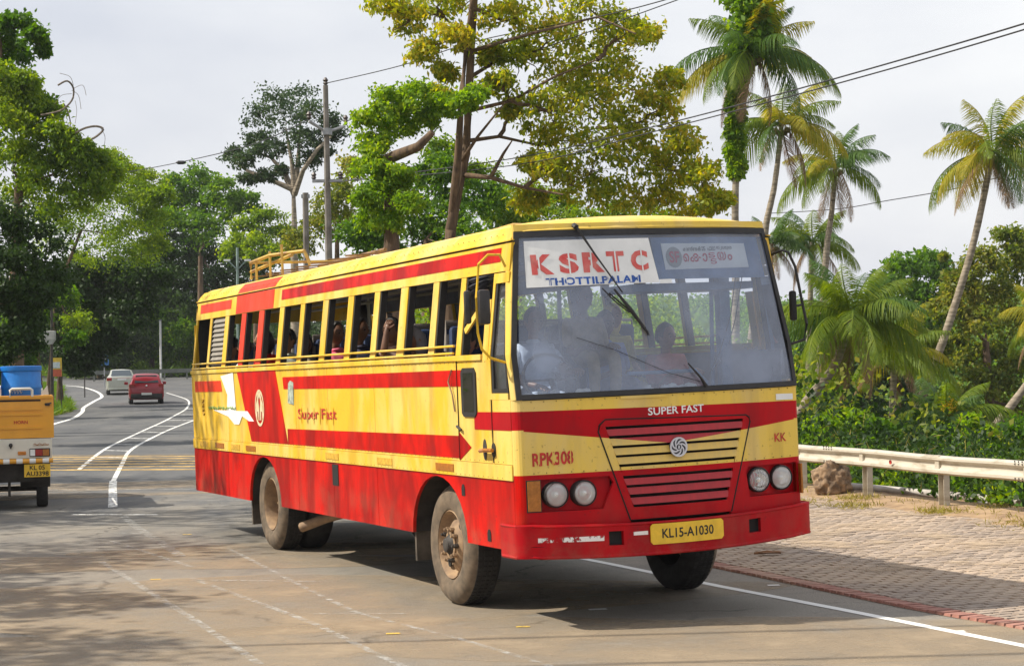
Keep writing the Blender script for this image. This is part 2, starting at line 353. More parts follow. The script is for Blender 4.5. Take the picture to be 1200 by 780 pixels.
for smap, sd in ((smapR, -1), (smapL, 1)):
    sl = [REAR, -7.1, -4.15, -2.9, -1.55, FRT]
    for a, b in zip(sl[:-1], sl[1:]):
        mb = BM(); pl = low_panel(a + .004, b - .004, 0.62, 1.166); patch(mb, pl, smap, 0, 0.03)
        part('skirt_panel', mb, M['red'])
    for a, b in zip([REAR, -7.0, -4.15, -3.0, -1.55, 0.60, 1.29], [-7.0, -4.15, -3.0, -1.55, 0.60, 1.29, FRT]):
        top = 2.12 if b < 1.5 else 1.80
        mb = BM()
        patch(mb, [(a + .004, 1.294), (b - .004, 1.294), (b - .004, top), (a + .004, top)], smap, 0, 0.03)
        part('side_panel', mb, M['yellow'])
    mb = BM(); patch(mb, [(REAR, 1.17), (FRT, 1.17), (FRT, 1.29), (REAR, 1.29)], smap, 0.012, 0.03); part('belt_rail', mb, M['yellow'])
    mb = BM(); patch(mb, [(REAR, 2.122), (1.10, 2.122), (1.10, 2.165), (REAR, 2.165)], smap, 0.014, 0.05, cb=CBW); part('window_sill', mb, M['yellow'])
    # fascia above windows
    mb = BM(); patch(mb, [(REAR, 2.81), (FRT - .12, 2.81), (FRT - .12, 3.03), (REAR, 3.03)], smap, 0.0, 0.03); part('fascia', mb, M['yellow'])
    mb = BM(); patch(mb, [(REAR, 3.034), (FRT - .10, 3.034), (FRT - .10, 3.042), (REAR, 3.042)], smap, 0.004, 0.02); part('gutter_painted_shadow', mb, M['black'])  # black strip paints the thin shadow under the gutter
    mb = BM(); patch(mb, [(REAR, 3.043), (FRT - .10, 3.043), (FRT - .10, 3.052), (REAR, 3.052)], smap, 0.016, 0.03); part('rain_gutter', mb, M['yellow'])
    # pillars
    pil = [(-8.83, -8.68), (-8.08, -7.89), (-7.32, -7.06), (-6.54, -6.26), (-5.77, -5.47), (-4.91, -4.66), (-4.11, -3.88), (-3.31, -3.05),
           (-2.48, -2.23), (-1.68, -1.45), (-0.94, -0.67), (-0.11, 0.11), (0.55, 0.74)]
    for i, (a, b) in enumerate(pil):
        mb = BM(); rd = i in (3, 4) and sd < 0
        patch(mb, [(a + .015, 2.167), (b - .065, 2.167), (b - .065, 2.808), (a + .015, 2.808)], smap, -0.004, 0.02)
        part('window_pillar', mb, M['orange_red' if rd else 'yellow'], label='red window pillar' if rd else None)
        if i: 
            mb = BM(); patch(mb, [(b - .063, 2.167), (b - .035, 2.167), (b - .035, 2.808), (b - .063, 2.808)], smap, -0.012, 0.06)
            part('window_seal', mb, M['rubber'])
    # two guard rails across the windows
    for z in (2.185, 2.245):
        mb = BM(); mb.tube([smap(x, z, 0.012) for x in (-8.75, -4.2, -0.1, 0.55)], 0.011, 6); part('guard_rail', mb, M['yellow'])
    # front door zone posts
    mb = BM(); patch(mb, [(1.16, 2.12), (1.27, 2.12), (1.27, 2.60), (1.16, 2.60)], smap, 0.0, 0.05); part('door_post', mb, M['yellow'])
    mb = BM(); patch(mb, [(0.60, 2.12), (1.16, 2.12), (1.16, 2.165), (0.60, 2.165)], smap, 0.016, 0.03); part('door_top_rail', mb, M['yellow'])
    # quarter window: frame and pane
    mb = BM()
    for pl in ([(1.29, 1.80), (1.335, 1.80), (1.335, 2.80), (1.29, 2.80)], [(1.335, 1.80), (1.665, 1.80), (1.665, 1.85), (1.335, 1.85)], [(1.335, 2.72), (1.60, 2.72), (1.60, 2.80), (1.335, 2.80)]):
        patch(mb, pl, smap, 0.002, 0.05, cb=CBW)
    part('quarter_window_frame', mb, M['yellow'])
    mb = BM()
    for pl in ([(1.338, 1.852), (1.375, 1.852), (1.375, 2.718), (1.338, 2.718)], [(1.375, 1.852), (1.64, 1.852), (1.64, 1.885), (1.375, 1.885)], [(1.64, 1.852), (1.665, 1.852), (1.585, 2.718), (1.55, 2.718)]):
        patch(mb, pl, smap, -0.004, 0.03, cb=CBW)
    part('quarter_window_seal', mb, M['rubber'])
    mb = BM(); patch(mb, [(1.375, 1.885), (1.64, 1.885), (1.56, 2.715), (1.375, 2.715)], smap, -0.02, 0.0, cb=CBW); part('quarter_window_pane', mb, M['clear'])
    # inner lining below the windows
    mb = BM(); patch(mb, [(REAR + .05, 1.25), (1.6, 1.25), (1.6, 2.10), (REAR + .05, 2.10)], smap, -0.05, 0.01); part('inner_lining', mb, M['int_grey'])
    mb = BM(); patch(mb, [(REAR + .04, 2.815), (1.4, 2.815), (1.4, 3.02), (REAR + .04, 3.02)], smap, -0.045, 0.01); part('inner_lining', mb, M['int_grey'])
    # cove strip, from gutter up to the roof
    mb = BM(); x0, x1 = REAR, 1.56
    for q in ((3.05, 0.0, 3.105, -0.035), (3.105, -0.035, 3.165, -0.10)):
        vs = [(x0, sd * (hw(3.05) + q[1]), q[0]), (x1, sd * (hw(3.05) + q[1]), q[0]), (x1, sd * (hw(3.05) + q[3]), q[2]), (x0, sd * (hw(3.05) + q[3]), q[2])]
        mb.add(vs, [(0, 1, 2, 3)])
    part('roof_cove', mb, M['yellow'], smooth=True, angle=60)
# ---- graphics on the near side
def stripe(name, pl, mat, off=0.004, label=None, th=0.003, smap=smapR):
    mb = BM(); patch(mb, pl, smap, off, th, cb=CBW); return part(name, mb, mat, label=label)
stripe('painted_stripe', [(-4.48, 1.315), (0.585, 1.315), (0.60, 1.30), (0.86, 1.41), (0.60, 1.53), (0.585, 1.50), (-4.48, 1.48)], M['red'], label='long red arrow stripe')
stripe('painted_stripe', [(-4.57, 1.91), (0.69, 1.91), (0.69, 2.045), (-4.60, 2.04)], M['red'])
stripe('painted_stripe', [(-8.65, 1.89), (-7.26, 1.89), (-7.32, 2.025), (-8.65, 2.025)], M['orange_red'])
stripe('painted_stripe', [(-6.52, 2.118), (-5.98, 1.315), (-4.484, 1.315), (-4.88, 2.118)], M['red'], 0.0045, 'wide slanting red band')
for a, b in ((-8.6, -7.05), (-4.85, 1.40)):
    stripe('painted_stripe', [(a, 2.89), (b, 2.89), (b, 3.0), (a, 3.0)], M['orange_red'] if a < -8 else M['red'], 0.004)
stripe('painted_stripe', [(-6.80, 2.815), (-5.16, 2.815), (-5.16, 3.028), (-6.80, 3.028)], M['orange_red'])
mb = BM()
for z0, o0, z1, o1 in ((3.05, 0.003, 3.105, -0.032), (3.105, -0.032, 3.165, -0.097)):
    mb.add([(-6.8, -(hw(3.05) + o0), z0), (-5.16, -(hw(3.05) + o0), z0), (-5.16, -(hw(3.05) + o1), z1 + .002), (-6.8, -(hw(3.05) + o1), z1 + .002)], [(0, 1, 2, 3)])
part('painted_stripe', mb, M['orange_red'])
stripe('painted_stripe', [(0.95, 1.56), (FRT, 1.56), (FRT, 1.705), (0.95, 1.70)], M['red_front'])
M['poster'] = wornmat('torn_poster_white', (0.85, 0.85, 0.83), 0.86, 3.0, 0.6, 0.03)
stripe('torn_poster', [(-7.30, 2.08), (-6.95, 2.10), (-6.70, 2.115), (-6.62, 1.66), (-7.05, 1.66), (-7.0, 1.85)], M['white'], 0.006, 'torn white poster', 0.001)
stripe('torn_poster', [(-7.72, 1.665), (-6.10, 1.66), (-5.83, 1.545), (-6.05, 1.545), (-6.35, 1.60), (-6.5, 1.50), (-6.72, 1.50), (-7.0, 1.59)], M['white'], 0.0065, 'torn white poster', 0.001)
mb = BM(); mb.tube([smapR(-7.95 + k * .03, 1.69 + .022 * math.sin(k * 2.3) * (1 if k % 7 else 0), 0.008) for k in range(45)], .006, 4); part('faded_lettering', mb, simple('faded_green', (0.25, 0.42, 0.10), 0.7, var=0.3, scale=20))
mb = BM(); put_text(mb, 'Super Fast', (-4.05, 1.56, -2.72, 1.70), smapR, 0.0075, bold=0.01, skew=0.01); part('side_lettering', mb, M['lettering_red'])
for k in range(6): x = -3.95 + k * .22; mb = BM(); patch(mb, [(x, 1.55), (x + .02, 1.55), (x + .035, 1.72), (x + .015, 1.72)], smapR, 0.009, 0.001); part('stencil_bridge', mb, M['yellow'])
# oval emblem
mb = BM(); el = [(-5.56 + .19 * math.cos(t), 1.70 + .21 * math.sin(t)) for t in [i * math.pi / 12 for i in range(24)]]
for i in range(24):
    a, b = el[i], el[(i + 1) % 24]; s_ = .84
    patch(mb, [a, b, (-5.56 + (b[0] + 5.56) * s_, 1.70 + (b[1] - 1.70) * s_), (-5.56 + (a[0] + 5.56) * s_, 1.70 + (a[1] - 1.70) * s_)], smapR, 0.010, 0.002)
for cx, s_ in ((-5.63, -1), (-5.49, 1)):     # two facing elephants, simplified
    pl = [(cx - .05 * s_, 1.56), (cx - .055 * s_, 1.70), (cx - .03 * s_, 1.76), (cx + .03 * s_ * -1, 1.84), (cx - .065 * s_, 1.80), (cx - .08 * s_, 1.86), (cx - .03 * s_, 1.90), (cx + .02 * s_, 1.80), (cx + .07 * s_, 1.74), (cx + .075 * s_, 1.58), (cx + .035 * s_, 1.58), (cx + .03 * s_, 1.66), (cx - .01 * s_, 1.66), (cx - .015 * s_, 1.56)]
    patch(mb, pl, smapR, 0.010, 0.002)
part('oval_emblem', mb, simple('emblem_gold', (0.62, 0.45, 0.22), 0.6, col2=(0.7, 0.62, 0.45), scale=30))
mb = BM(); patch(mb, [(-4.42, 1.76), (-4.2, 1.74), (-4.18, 1.98), (-4.3, 2.0), (-4.38, 1.97)], smapR, 0.007, 0.001); part('torn_sticker', mb, simple('grey_paper', (0.42, 0.48, 0.40), 0.8, scale=20, var=.3))
for x in (-8.45, -7.65, -6.9, -6.2, -3.1, -1.5, 0.05):
    mb = BM(); patch(mb, [(x, 1.20), (x + .42, 1.20), (x + .42, 1.262), (x, 1.262)], smapR, 0.018, 0.006); part('side_reflector', mb, M['amber_dark'] if rnd.random() < .3 else simple('reflector_strip', (0.72, 0.42, 0.05), 0.4, var=.2, scale=30))
mb = BM(); mb.tube([smapR(-8.24 + .05 * math.sin(k * 1.9), 1.60 + k * .017, 0.006) for k in range(13)], .010, 4); part('side_number', mb, simple('amber_letters', (0.6, 0.33, 0.02), 0.6))
# rivet row on the cove strip
mb = BM()
for i in range(84):
    x = REAR + .08 + i * .122; y = -(hw(3.05) - .028); mb.lathe([(0.0065, 0), (0.004, .004), (0.0005, .005)], 'y', (x, y - .010, 3.105), 5, flip=True)
o = part('rivet_row', mb, simple('rivet_brown', (0.30, 0.2, 0.05), 0.6)); o['kind'] = 'stuff'  # rivet heads in one dull brown
# vent flap, little slots, lock recess, door pane, handle
mb = BM(); patch(mb, [(-2.93, 0.94), (-2.74, 0.94), (-2.74, 1.15), (-2.93, 1.15)], smapR, 0.006, 0.01); part('side_vent', mb, M['black'])
for x, z in ((0.64, 1.05), (1.17, 0.71)):
    mb = BM(); patch(mb, [(x - .035, z - .045), (x + .035, z - .045), (x + .035, z + .02), (x + .015, z + .05), (x - .015, z + .05), (x - .035, z + .02)], smapR, 0.005, 0.01); part('jack_slot', mb, M['black'])
mb = BM(); patch(mb, [(0.70, 1.69), (0.74, 1.66), (0.98, 1.66), (1.02, 1.69), (1.02, 2.02), (0.98, 2.06), (0.74, 2.06), (0.70, 2.02)], smapR, 0.012, 0.02); fr = part('door_pane_frame', mb, M['rubber'])
mb = BM(); patch(mb, [(0.75, 1.70), (0.97, 1.70), (0.97, 2.02), (0.75, 2.02)], smapR, 0.014, 0.0); part('door_pane', mb, M['dark_glass'], parent=fr)
mb = BM(); patch(mb, [(1.12, 1.33), (1.34, 1.33), (1.34, 1.50), (1.12, 1.50)], smapR, 0.003, 0.002); part('lock_cover', mb, M['yellow'])
mb = BM()
for cx, h in ((1.16, .085), (1.34, .06)):
    pts = [(cx + .04 * math.cos(t), 1.40 + h * math.sin(t)) for t in [i * math.pi / 6 for i in range(12)]]; patch(mb, pts, smapR, 0.008, 0.006)
lk = part('door_lock', mb, M['iron'])
mb = BM(); mb.tube([smapR(1.14, 1.39, .04), smapR(1.25, 1.40, .05), smapR(1.37, 1.40, .03)], 0.018, 6); part('door_handle', mb, M['amber_dark'], parent=lk)
mb = BM(); mb.tube([smapR(0.60, 1.58, .02), smapR(0.66, 1.57, .03), smapR(0.69, 1.55, .02)], 0.012, 6); part('door_hook', mb, M['iron'])
mb = BM(); mb.tube([smapR(0.50, 2.05, .01), smapR(0.46, 1.95, .03), smapR(0.52, 1.84, .02), smapR(0.54, 1.70, .01)], 0.007, 5); part('hanging_strap', mb, M['rim'])
for x_, z_ in ((.60, 2.12), (1.33, 1.8)):
    mb = BM(); mb.tube([(x_, -1.285, 1.3), (x_, -1.285, z_)], 0.006, 4); part('door_gap', mb, M['black'])
# black fabric curtain in the driver's side opening + yellow stay bar
mb = BM()
for (pl) in ([(0.76, 2.805), (1.14, 2.805), (1.14, 2.62), (0.77, 2.42)],): 
    for k in range(7):
        t0, t1 = k / 7, (k + 1) / 7
        q = lambda u, t: (0.76 + .38 * u, 2.805 - t * ((.385) * (1 - u) + .185 * u))
        mid = (t0 + t1) / 2
        for ua, ub in ((0, 1),):
            vs = [smapR(*q(0, t0), -0.03), smapR(*q(1, t0), -0.03), smapR(*q(1, mid), 0.01), smapR(*q(0, mid), 0.01), smapR(*q(1, t1), -0.03), smapR(*q(0, t1), -0.03)]
            mb.add(vs, [(0, 1, 2, 3), (3, 2, 4, 5)])
part('window_curtain', mb, simple('black_curtain', (0.035, 0.038, 0.055), 0.6, var=.3, scale=10))
mb = BM(); patch(mb, [(0.75, 2.38), (0.79, 2.34), (1.16, 2.565), (1.16, 2.625)], smapR, 0.012, 0.02); part('stay_bar', mb, M['yellow'])
# closed louvred shutter near the back
for k in range(11):
    z0 = 2.17 + k * .058; mb = BM()
    mb.add([(-7.89, -(hw(z0) - .005), z0), (-7.33, -(hw(z0) - .005), z0), (-7.33, -(hw(z0) - .045), z0 + .056), (-7.89, -(hw(z0) - .045), z0 + .056)], [(0, 1, 2, 3)])
    mb.add([(-7.89, -(hw(z0) - .005), z0 - .008), (-7.33, -(hw(z0) - .005), z0 - .008), (-7.33, -(hw(z0) - .005), z0), (-7.89, -(hw(z0) - .005), z0)], [(0, 1, 2, 3)])
    part('shutter_slat', mb, simple('shutter_grey', (0.27, 0.24, 0.20), 0.5, var=.12) if k == 0 else bpy.data.materials['shutter_grey'])

# ---- FRONT
zones = [('yellow_front', [(-1.3, 1.705), (1.3, 1.67), (1.3, 1.80), (-1.3, 1.80)]), ('red_front', [(-1.3, 1.56), (-.04, 1.40), (1.3, 1.525), (1.3, 1.67), (-1.3, 1.705)]),
         ('yellow_front', [(-1.3, 1.21), (-.04, 1.21), (-.04, 1.40), (-1.3, 1.56)]), ('yellow_front', [(-.04, 1.21), (1.3, 1.21), (1.3, 1.525), (-.04, 1.40)]), ('red_front', [(-1.3, .78), (1.3, .78), (1.3, 1.21), (-1.3, 1.21)])]
def lerp(a, b, t): return a + (b - a) * t
OL = lambda z: lerp(-.40, -.64, (z - .80) / .72); OR = lambda z: lerp(.50, .73, (z - .80) / .73)
YC = 1.215
left = [(-YC, .80), (OL(.80), .80), (OL(1.52), 1.52), (-.63, 1.57), (-.58, 1.615), (-.58, 1.787), (-YC, 1.787)]
right = [(YC, .80), (YC, 1.787), (.69, 1.787), (.69, 1.585), (.72, 1.565), (OR(1.53), 1.53), (OR(.80), .80)]
topr = [(-.58, 1.615), (.69, 1.585), (.69, 1.787), (-.58, 1.787)]
gp = .005
def front_panel(name, poly, parts_only=None):
    for mat, z in zones:
        pl = clip(poly, z)
        if len(pl) < 3: continue
        if mat == 'red_front' and z[0][1] < 1: continue
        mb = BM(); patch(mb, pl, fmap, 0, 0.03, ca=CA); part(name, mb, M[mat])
front_panel('front_panel', left); front_panel('front_panel', right); front_panel('front_panel', topr)
LP_ = ([(-YC, .80), (OL(.80), .80), (OL(.92), .92), (-YC, .92)], [(-YC, 1.172), (OL(1.172), 1.172), (OL(1.21), 1.21), (-YC, 1.21)], [(-.62, .92), (OL(.92), .92), (OL(1.172), 1.172), (-.56, 1.172), (-.53, 1.12)],
       [(YC, .80), (OR(.80), .80), (OR(.92), .92), (YC, .92)], [(YC, 1.165), (OR(1.165), 1.165), (OR(1.21), 1.21), (YC, 1.21)], [(.70, .92), (OR(.92), .92), (OR(1.165), 1.165), (.69, 1.165), (.67, 1.12)])
for grp in (LP_[:3], LP_[3:]):             # red lower sheets with the lamp recesses left open
    mb = BM()
    for pl in grp: patch(mb, pl, fmap, 0, 0.03, ca=CA)
    part('lamp_panel', mb, M['red_front'])
for a, b in ((-YC, -.54), (.66, YC)):
    mb = BM(); patch(mb, [(a, .92), (b, .92), (b, 1.172), (a, 1.172)], fmap, -0.05, 0.01, ca=CA); part('lamp_recess', mb, M['red_front'])
mb = BM(); patch(mb, [(-1.2, .80), (1.2, .80), (1.2, 1.79), (-1.2, 1.79)], fmap, -0.075, 0.01, ca=CA); part('front_bulkhead', mb, M['black'])
# grille surround and slats
IL = lambda z: lerp(-.375, -.58, (z - .92) / .63); IR = lambda z: lerp(.465, .66, (z - .92) / .63)
g = .007
sur = [[(OL(.82) + g, .82), (IL(.915), .82), (IL(.915), .915), (IL(1.57), 1.57), (OL(1.52) + g, 1.52)], [(OR(.82) - g, .82), (OR(1.53) - g, 1.53), (IR(1.565), 1.565), (IR(.915), .915), (IR(.915), .82)],
       [(IL(.915), .82), (IR(.915), .82), (IR(.915), .915), (IL(.915), .915)], [(OL(1.52) + g, 1.52), (IL(1.57), 1.555), (IR(1.565), 1.555), (OR(1.53) - g, 1.53), (.712, 1.558), (.685, 1.577), (-.577, 1.607), (-.62, 1.565)],
       [(IL(1.18), 1.165), (IR(1.18), 1.165), (IR(1.2), 1.235), (IL(1.2), 1.235)]]
for pl in sur:
    for mat, z in zones:
        q = clip(pl, z) if pl is not sur[3] else (clip(pl, z) if mat == 'red_front' and z[0][1] > 1 else [])
        if len(q) >= 3: mb = BM(); patch(mb, q, fmap, 0.004, 0.02, ca=CA); part('grille_surround', mb, M[mat])
mb = BM()      # dark groove round the grille door
mb.tube([fmap(OL(.82), .82, .004), fmap(OL(1.52), 1.52, .004), fmap(-.63, 1.57, .004), fmap(-.58, 1.612, .004), fmap(-.2, 1.603, .004), fmap(.3, 1.591, .004), fmap(.69, 1.582, .004), fmap(.722, 1.562, .004), fmap(OR(1.53), 1.53, .004), fmap(OR(.82), .82, .004)], 0.006, 5); part('panel_groove', mb, M['black'])
M['grille_yellow'] = simple('grille_yellow', (0.70, 0.47, 0.10), 0.45, col2=(0.6, 0.42, 0.12), scale=8, stretch=(1, 3, 1))
M['grille_red'] = simple('grille_red', (0.42, 0.012, 0.018), 0.45, col2=(0.33, 0.012, 0.016), scale=8, stretch=(1, 3, 1))
for z0, z1 in ((1.482, 1.533), (1.404, 1.460), (1.330, 1.383), (1.257, 1.310), (1.092, 1.142), (1.017, 1.070), (.937, .990)):
    for mat, z in zones:
        q = clip([(IL(z0), z0), (IR(z0), z0), (IR(z1), z1), (IL(z1), z1)], z)
        if len(q) < 3: continue
        mb = BM(); sm = lambda y, zz, off, z0=z0, z1=z1: fmap(y, zz, off + .018 * (z1 - zz) / (z1 - z0))
        patch(mb, q, sm, -0.002, 0.012, ca=CA); part('grille_slat', mb, M['grille_yellow' if 'yellow' in mat else 'grille_red'])
# round whorl badge
mb = BM(); cy, cz = .02, 1.365; rr = .078
def disc(y, z, off): return fmap(y, z, off)
n = 28
ring = lambda r0, r1, o: [patch(mb, [(cy + r0 * math.cos(a), cz + r0 * math.sin(a)), (cy + r1 * math.cos(a), cz + r1 * math.sin(a)), (cy + r1 * math.cos(b), cz + r1 * math.sin(b)), (cy + r0 * math.cos(b), cz + r0 * math.sin(b))], fmap, o, .008) for a, b in [(2 * math.pi * i / n, 2 * math.pi * (i + 1) / n) for i in range(n)]]
ring(.064, .078, .036); ring(.022, .030, .036)
for k in range(7):
    a0 = 2 * math.pi * k / 7
    for j in range(5):
        t0, t1 = j / 5, (j + 1) / 5; r0, r1 = .028 + .038 * t0, .028 + .038 * t1; s0, s1 = a0 - 1.0 * t0, a0 - 1.0 * t1; w_ = .20
        patch(mb, [(cy + r0 * math.cos(s0 - w_), cz + r0 * math.sin(s0 - w_)), (cy + r1 * math.cos(s1 - w_), cz + r1 * math.sin(s1 - w_)), (cy + r1 * math.cos(s1 + w_), cz + r1 * math.sin(s1 + w_)), (cy + r0 * math.cos(s0 + w_), cz + r0 * math.sin(s0 + w_))], fmap, .036, .006)
patch(mb, [(cy - .006, cz - .013), (cy + .008, cz - .013), (cy + .006, cz + .013), (cy - .002, cz + .013)], fmap, .036, .006)
bd = part('round_badge', mb, simple('badge_silver', (0.62, 0.62, 0.66), 0.3, metal=.6, var=.05))
mb = BM(); patch(mb, [(cy + .07 * math.cos(2 * math.pi * i / 20), cz + .07 * math.sin(2 * math.pi * i / 20)) for i in range(20)], fmap, .028, .03); part('badge_back', mb, simple('badge_dark', (0.05, 0.05, 0.06), 0.4), parent=bd)
# corner posts, coloured by height
def corner(z0, z1, mat, sd, cr_=.065):
    mb = BM(); vs = []; zs = [z0] + [q for q in (1.8, 2.15, 2.6) if z0 < q < z1] + [z1]
    for z in zs:
        w_ = hw(z); cx = Fx(w_ - cr_, z); arcp = [(FRT - 0.192 * max(0, z - 1.8) - .0, w_)]
        x0 = arcp[0][0]
        for k in range(6):
            t = k / 5 * math.pi / 2; arcp.append((x0 + (cx - x0) * math.sin(t), w_ - cr_ * (1 - math.cos(t))))
        vs.append([(a, sd * b, z) for a, b in arcp])
    for A, B in zip(vs[:-1], vs[1:]):
        n = min(len(A), len(B))
        for i in range(n - 1): mb.add([A[i], A[i + 1], B[i + 1], B[i]], [(0, 1, 2, 3)])
    part('corner_post', mb, M[mat], smooth=True, angle=50)
for sd in (-1, 1):
    corner(.62, 1.21, 'red', sd) if sd < 0 else corner(.62, 1.21, 'red_front', sd)
    corner(1.21, 1.56 if sd < 0 else 1.525, 'yellow_front', sd); corner(1.56 if sd < 0 else 1.525, 1.705 if sd < 0 else 1.67, 'red_front', sd); corner(1.705 if sd < 0 else 1.67, 1.792, 'yellow_front', sd); corner(1.794, 3.15, 'yellow_front', sd, .022)
# windscreen
wo = lambda z: hw(z) - .02
zb, zt = 1.792, 3.112
ws = [[(-wo(zb), zb), (wo(zb), zb), (wo(zb + .042) - .04, zb + .042), (-wo(zb + .042) + .04, zb + .042)], [(-wo(zt), zt), (wo(zt), zt), (wo(zt - .045) - .04, zt - .045), (-wo(zt - .045) + .04, zt - .045)]]
for s in (-1, 1):
    ws.append([(s * wo(zb), zb), (s * wo(2.15), 2.15), (s * wo(zt), zt), (s * (wo(zt - .045) - .04), zt - .045), (s * (wo(2.15) - .04), 2.15), (s * (wo(zb + .042) - .04), zb + .042)])
mb = BM()
for pl in ws: patch(mb, pl, fmap, 0.012, 0.04, ca=CA, cb=CBW)
part('windscreen_seal', mb, M['rubber'])
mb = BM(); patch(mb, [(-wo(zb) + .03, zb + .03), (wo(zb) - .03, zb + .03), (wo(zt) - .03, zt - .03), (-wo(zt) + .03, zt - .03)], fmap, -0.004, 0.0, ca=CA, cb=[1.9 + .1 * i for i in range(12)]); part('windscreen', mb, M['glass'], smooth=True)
# header above the windscreen
mb = BM(); patch(mb, [(-wo(3.12), 3.115), (wo(3.12), 3.115), (wo(3.12), 3.168), (-wo(3.12), 3.168)], fmap, 0.006, 0.04, ca=CA); part('front_header', mb, M['yellow_front'])
mb = BM(); patch(mb, [(-.45, 1.765), (-.06, 1.762), (-.06, 1.785), (-.45, 1.787)], fmap, 0.01, 0.008, ca=CA); part('latch_bar', mb, M['yellow_front'])
mb = BM(); patch(mb, [(1.02, 1.685), (1.21, 1.682), (1.21, 1.73), (1.02, 1.735)], fmap, 0.004, 0.002, ca=CA); part('white_sticker', mb, M['white'])
# roof
prof = [(hw(3.05) - .098, 3.165), (1.03, 3.186), (.85, 3.208), (.6, 3.226), (.3, 3.238), (0, 3.242)]
prof = prof + [(-a, b) for a, b in prof[-2::-1]]
rows = []
for y, z in prof: pass
def roof_row(fx, dz):
    out = []
    for y, z in prof:
        xe = Fx(y, 3.16) + .02; x = fx(xe); zz = z - dz * (z - 3.10) / .135 ; out.append((x, -y, zz))
    return out
rws = [roof_row(lambda xe: REAR, 0.03)] + [roof_row(lambda xe, k=k: REAR + .2 + k * 1.2, 0) for k in range(8)] + [roof_row(lambda xe: xe - .30, 0), roof_row(lambda xe: xe - .10, .03), roof_row(lambda xe: xe - .03, .06), roof_row(lambda xe: xe, .11)]
mb = BM(); n = len(prof)
for i, A in enumerate(rws):
    mb.v += A; mb_n = n
for i in range(len(rws) - 1):
    for k in range(n - 1): mb.f.append((i * n + k, i * n + k + 1, (i + 1) * n + k + 1, (i + 1) * n + k)); mb.m.append(0)
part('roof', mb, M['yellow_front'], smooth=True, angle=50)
mb = BM(); mb.box((REAR + .03, -1.1, 3.0), (1.4, 1.1, 3.03)); part('ceiling', mb, M['int_grey'])
# lettering on the front
mb = BM(); put_text(mb, 'SUPER FAST', (-.22, 1.625, .28, 1.685), fmap, 0.004, bold=.015, skew=.005); part('front_lettering', mb, M['white'])
mb = BM(); put_text(mb, 'RPK308', (-1.16, 1.275, -.845, 1.38), fmap, 0.004, bold=.03, skew=.008); part('front_lettering', mb, M['lettering_red'])
mb = BM(); put_text(mb, 'KK', (.985, 1.345, 1.115, 1.415), fmap, 0.004, bold=.012)
part('front_lettering', mb, M['lettering_red'])
for x in (-1.118, -1.008, -.955, -.87):
    mb = BM(); patch(mb, [(x, 1.27), (x + .006, 1.27), (x + .008, 1.39), (x + .002, 1.39)], fmap, .0055, .001); part('stencil_bridge', mb, M['yellow_front'])
# bumper: three tiers so that its tow slots are real openings
def bmap(y, z, off):
    w_ = 1.28 + .045; 
    if abs(y) <= 1.20: return (Fx(y, 1) + .075 + off, y, z - .035 * (1 - (y / 1.3) ** 2))
    s = 1 if y > 0 else -1; u = min(1.0, (abs(y) - 1.20) / .42); e = Fx(1.2, 1) + .075
    if u < .3: a = u / .3 * math.pi / 2; return (e - (.10 - off) * (1 - math.cos(a)) + off * 0, s * (1.20 + (.125 + off) * math.sin(a)), z)
    return (e - .10 - (u - .3) / .7 * .26, s * (1.325 + off), z)
CB2 = CA + [s * (1.2 + k * .021) for s in (-1, 1) for k in range(21)]
mb = BM(); YE = 1.62
for pl in ([(-YE, .58), (YE, .58), (YE, .665), (-YE, .665)], [(-YE, .775), (YE, .775), (YE, .825), (-YE, .825)], [(-YE, .665), (-.62, .665), (-.62, .775), (-YE, .775)], [(-.50, .665), (.63, .665), (.63, .775), (-.50, .775)], [(.75, .665), (YE, .665), (YE, .775), (.75, .775)]):
    patch(mb, pl, bmap, 0, .04, ca=CB2)
for zz in (.584, .822):
    mb.tube([bmap(y, zz, -.006) for y in [-1.6 + .1 * i for i in range(33)]], .014, 6)
bp = part('bumper', mb, M['red_front'], smooth=True, angle=40)
mb = BM(); patch(mb, [(-1.2, .79), (1.2, .79), (1.2, .80), (-1.2, .80)], bmap, -.01, .10, ca=CA); part('bumper_shelf', mb, M['red_dark'])
for a in (-.56, .69):
    mb = BM(); patch(mb, [(a - .09, .65), (a + .09, .65), (a + .09, .79), (a - .09, .79)], bmap, -.045, .02, ca=CA); part('tow_slot', mb, M['black'], parent=bp)
M['scraped'] = wornmat('scraped_white', (0.82, 0.76, 0.72), 0.56, 7.0, 0.6, 0.02, (1, 1, 1))
mb = BM(); patch(mb, [(-1.17, .70), (-.66, .705), (-.66, .745), (-1.17, .735)], bmap, .004, .001, ca=CA); patch(mb, [(-.42, .735), (-.30, .735), (-.30, .765), (-.42, .762)], bmap, .004, .001, ca=CA); part('worn_reflector_strip', mb, M['scraped'], parent=bp)
# number plate
mb = BM(); y0, y1, z0, z1 = -.285, .365, .655, .815; c = .02
patch(mb, [(y0 + c, z0), (y1 - c, z0), (y1, z0 + c), (y1, z1 - c), (y1 - c, z1), (y0 + c, z1), (y0, z1 - c), (y0, z0 + c)], bmap, .022, .012, ca=CA)
npl = part('number_plate', mb, M['plate_y'])
mb = BM(); put_text(mb, 'KL15-A1030', (-.19, .70, .27, .775), bmap, .0235, bold=.018); part('plate_lettering', mb, M['lettering_black'], parent=npl)
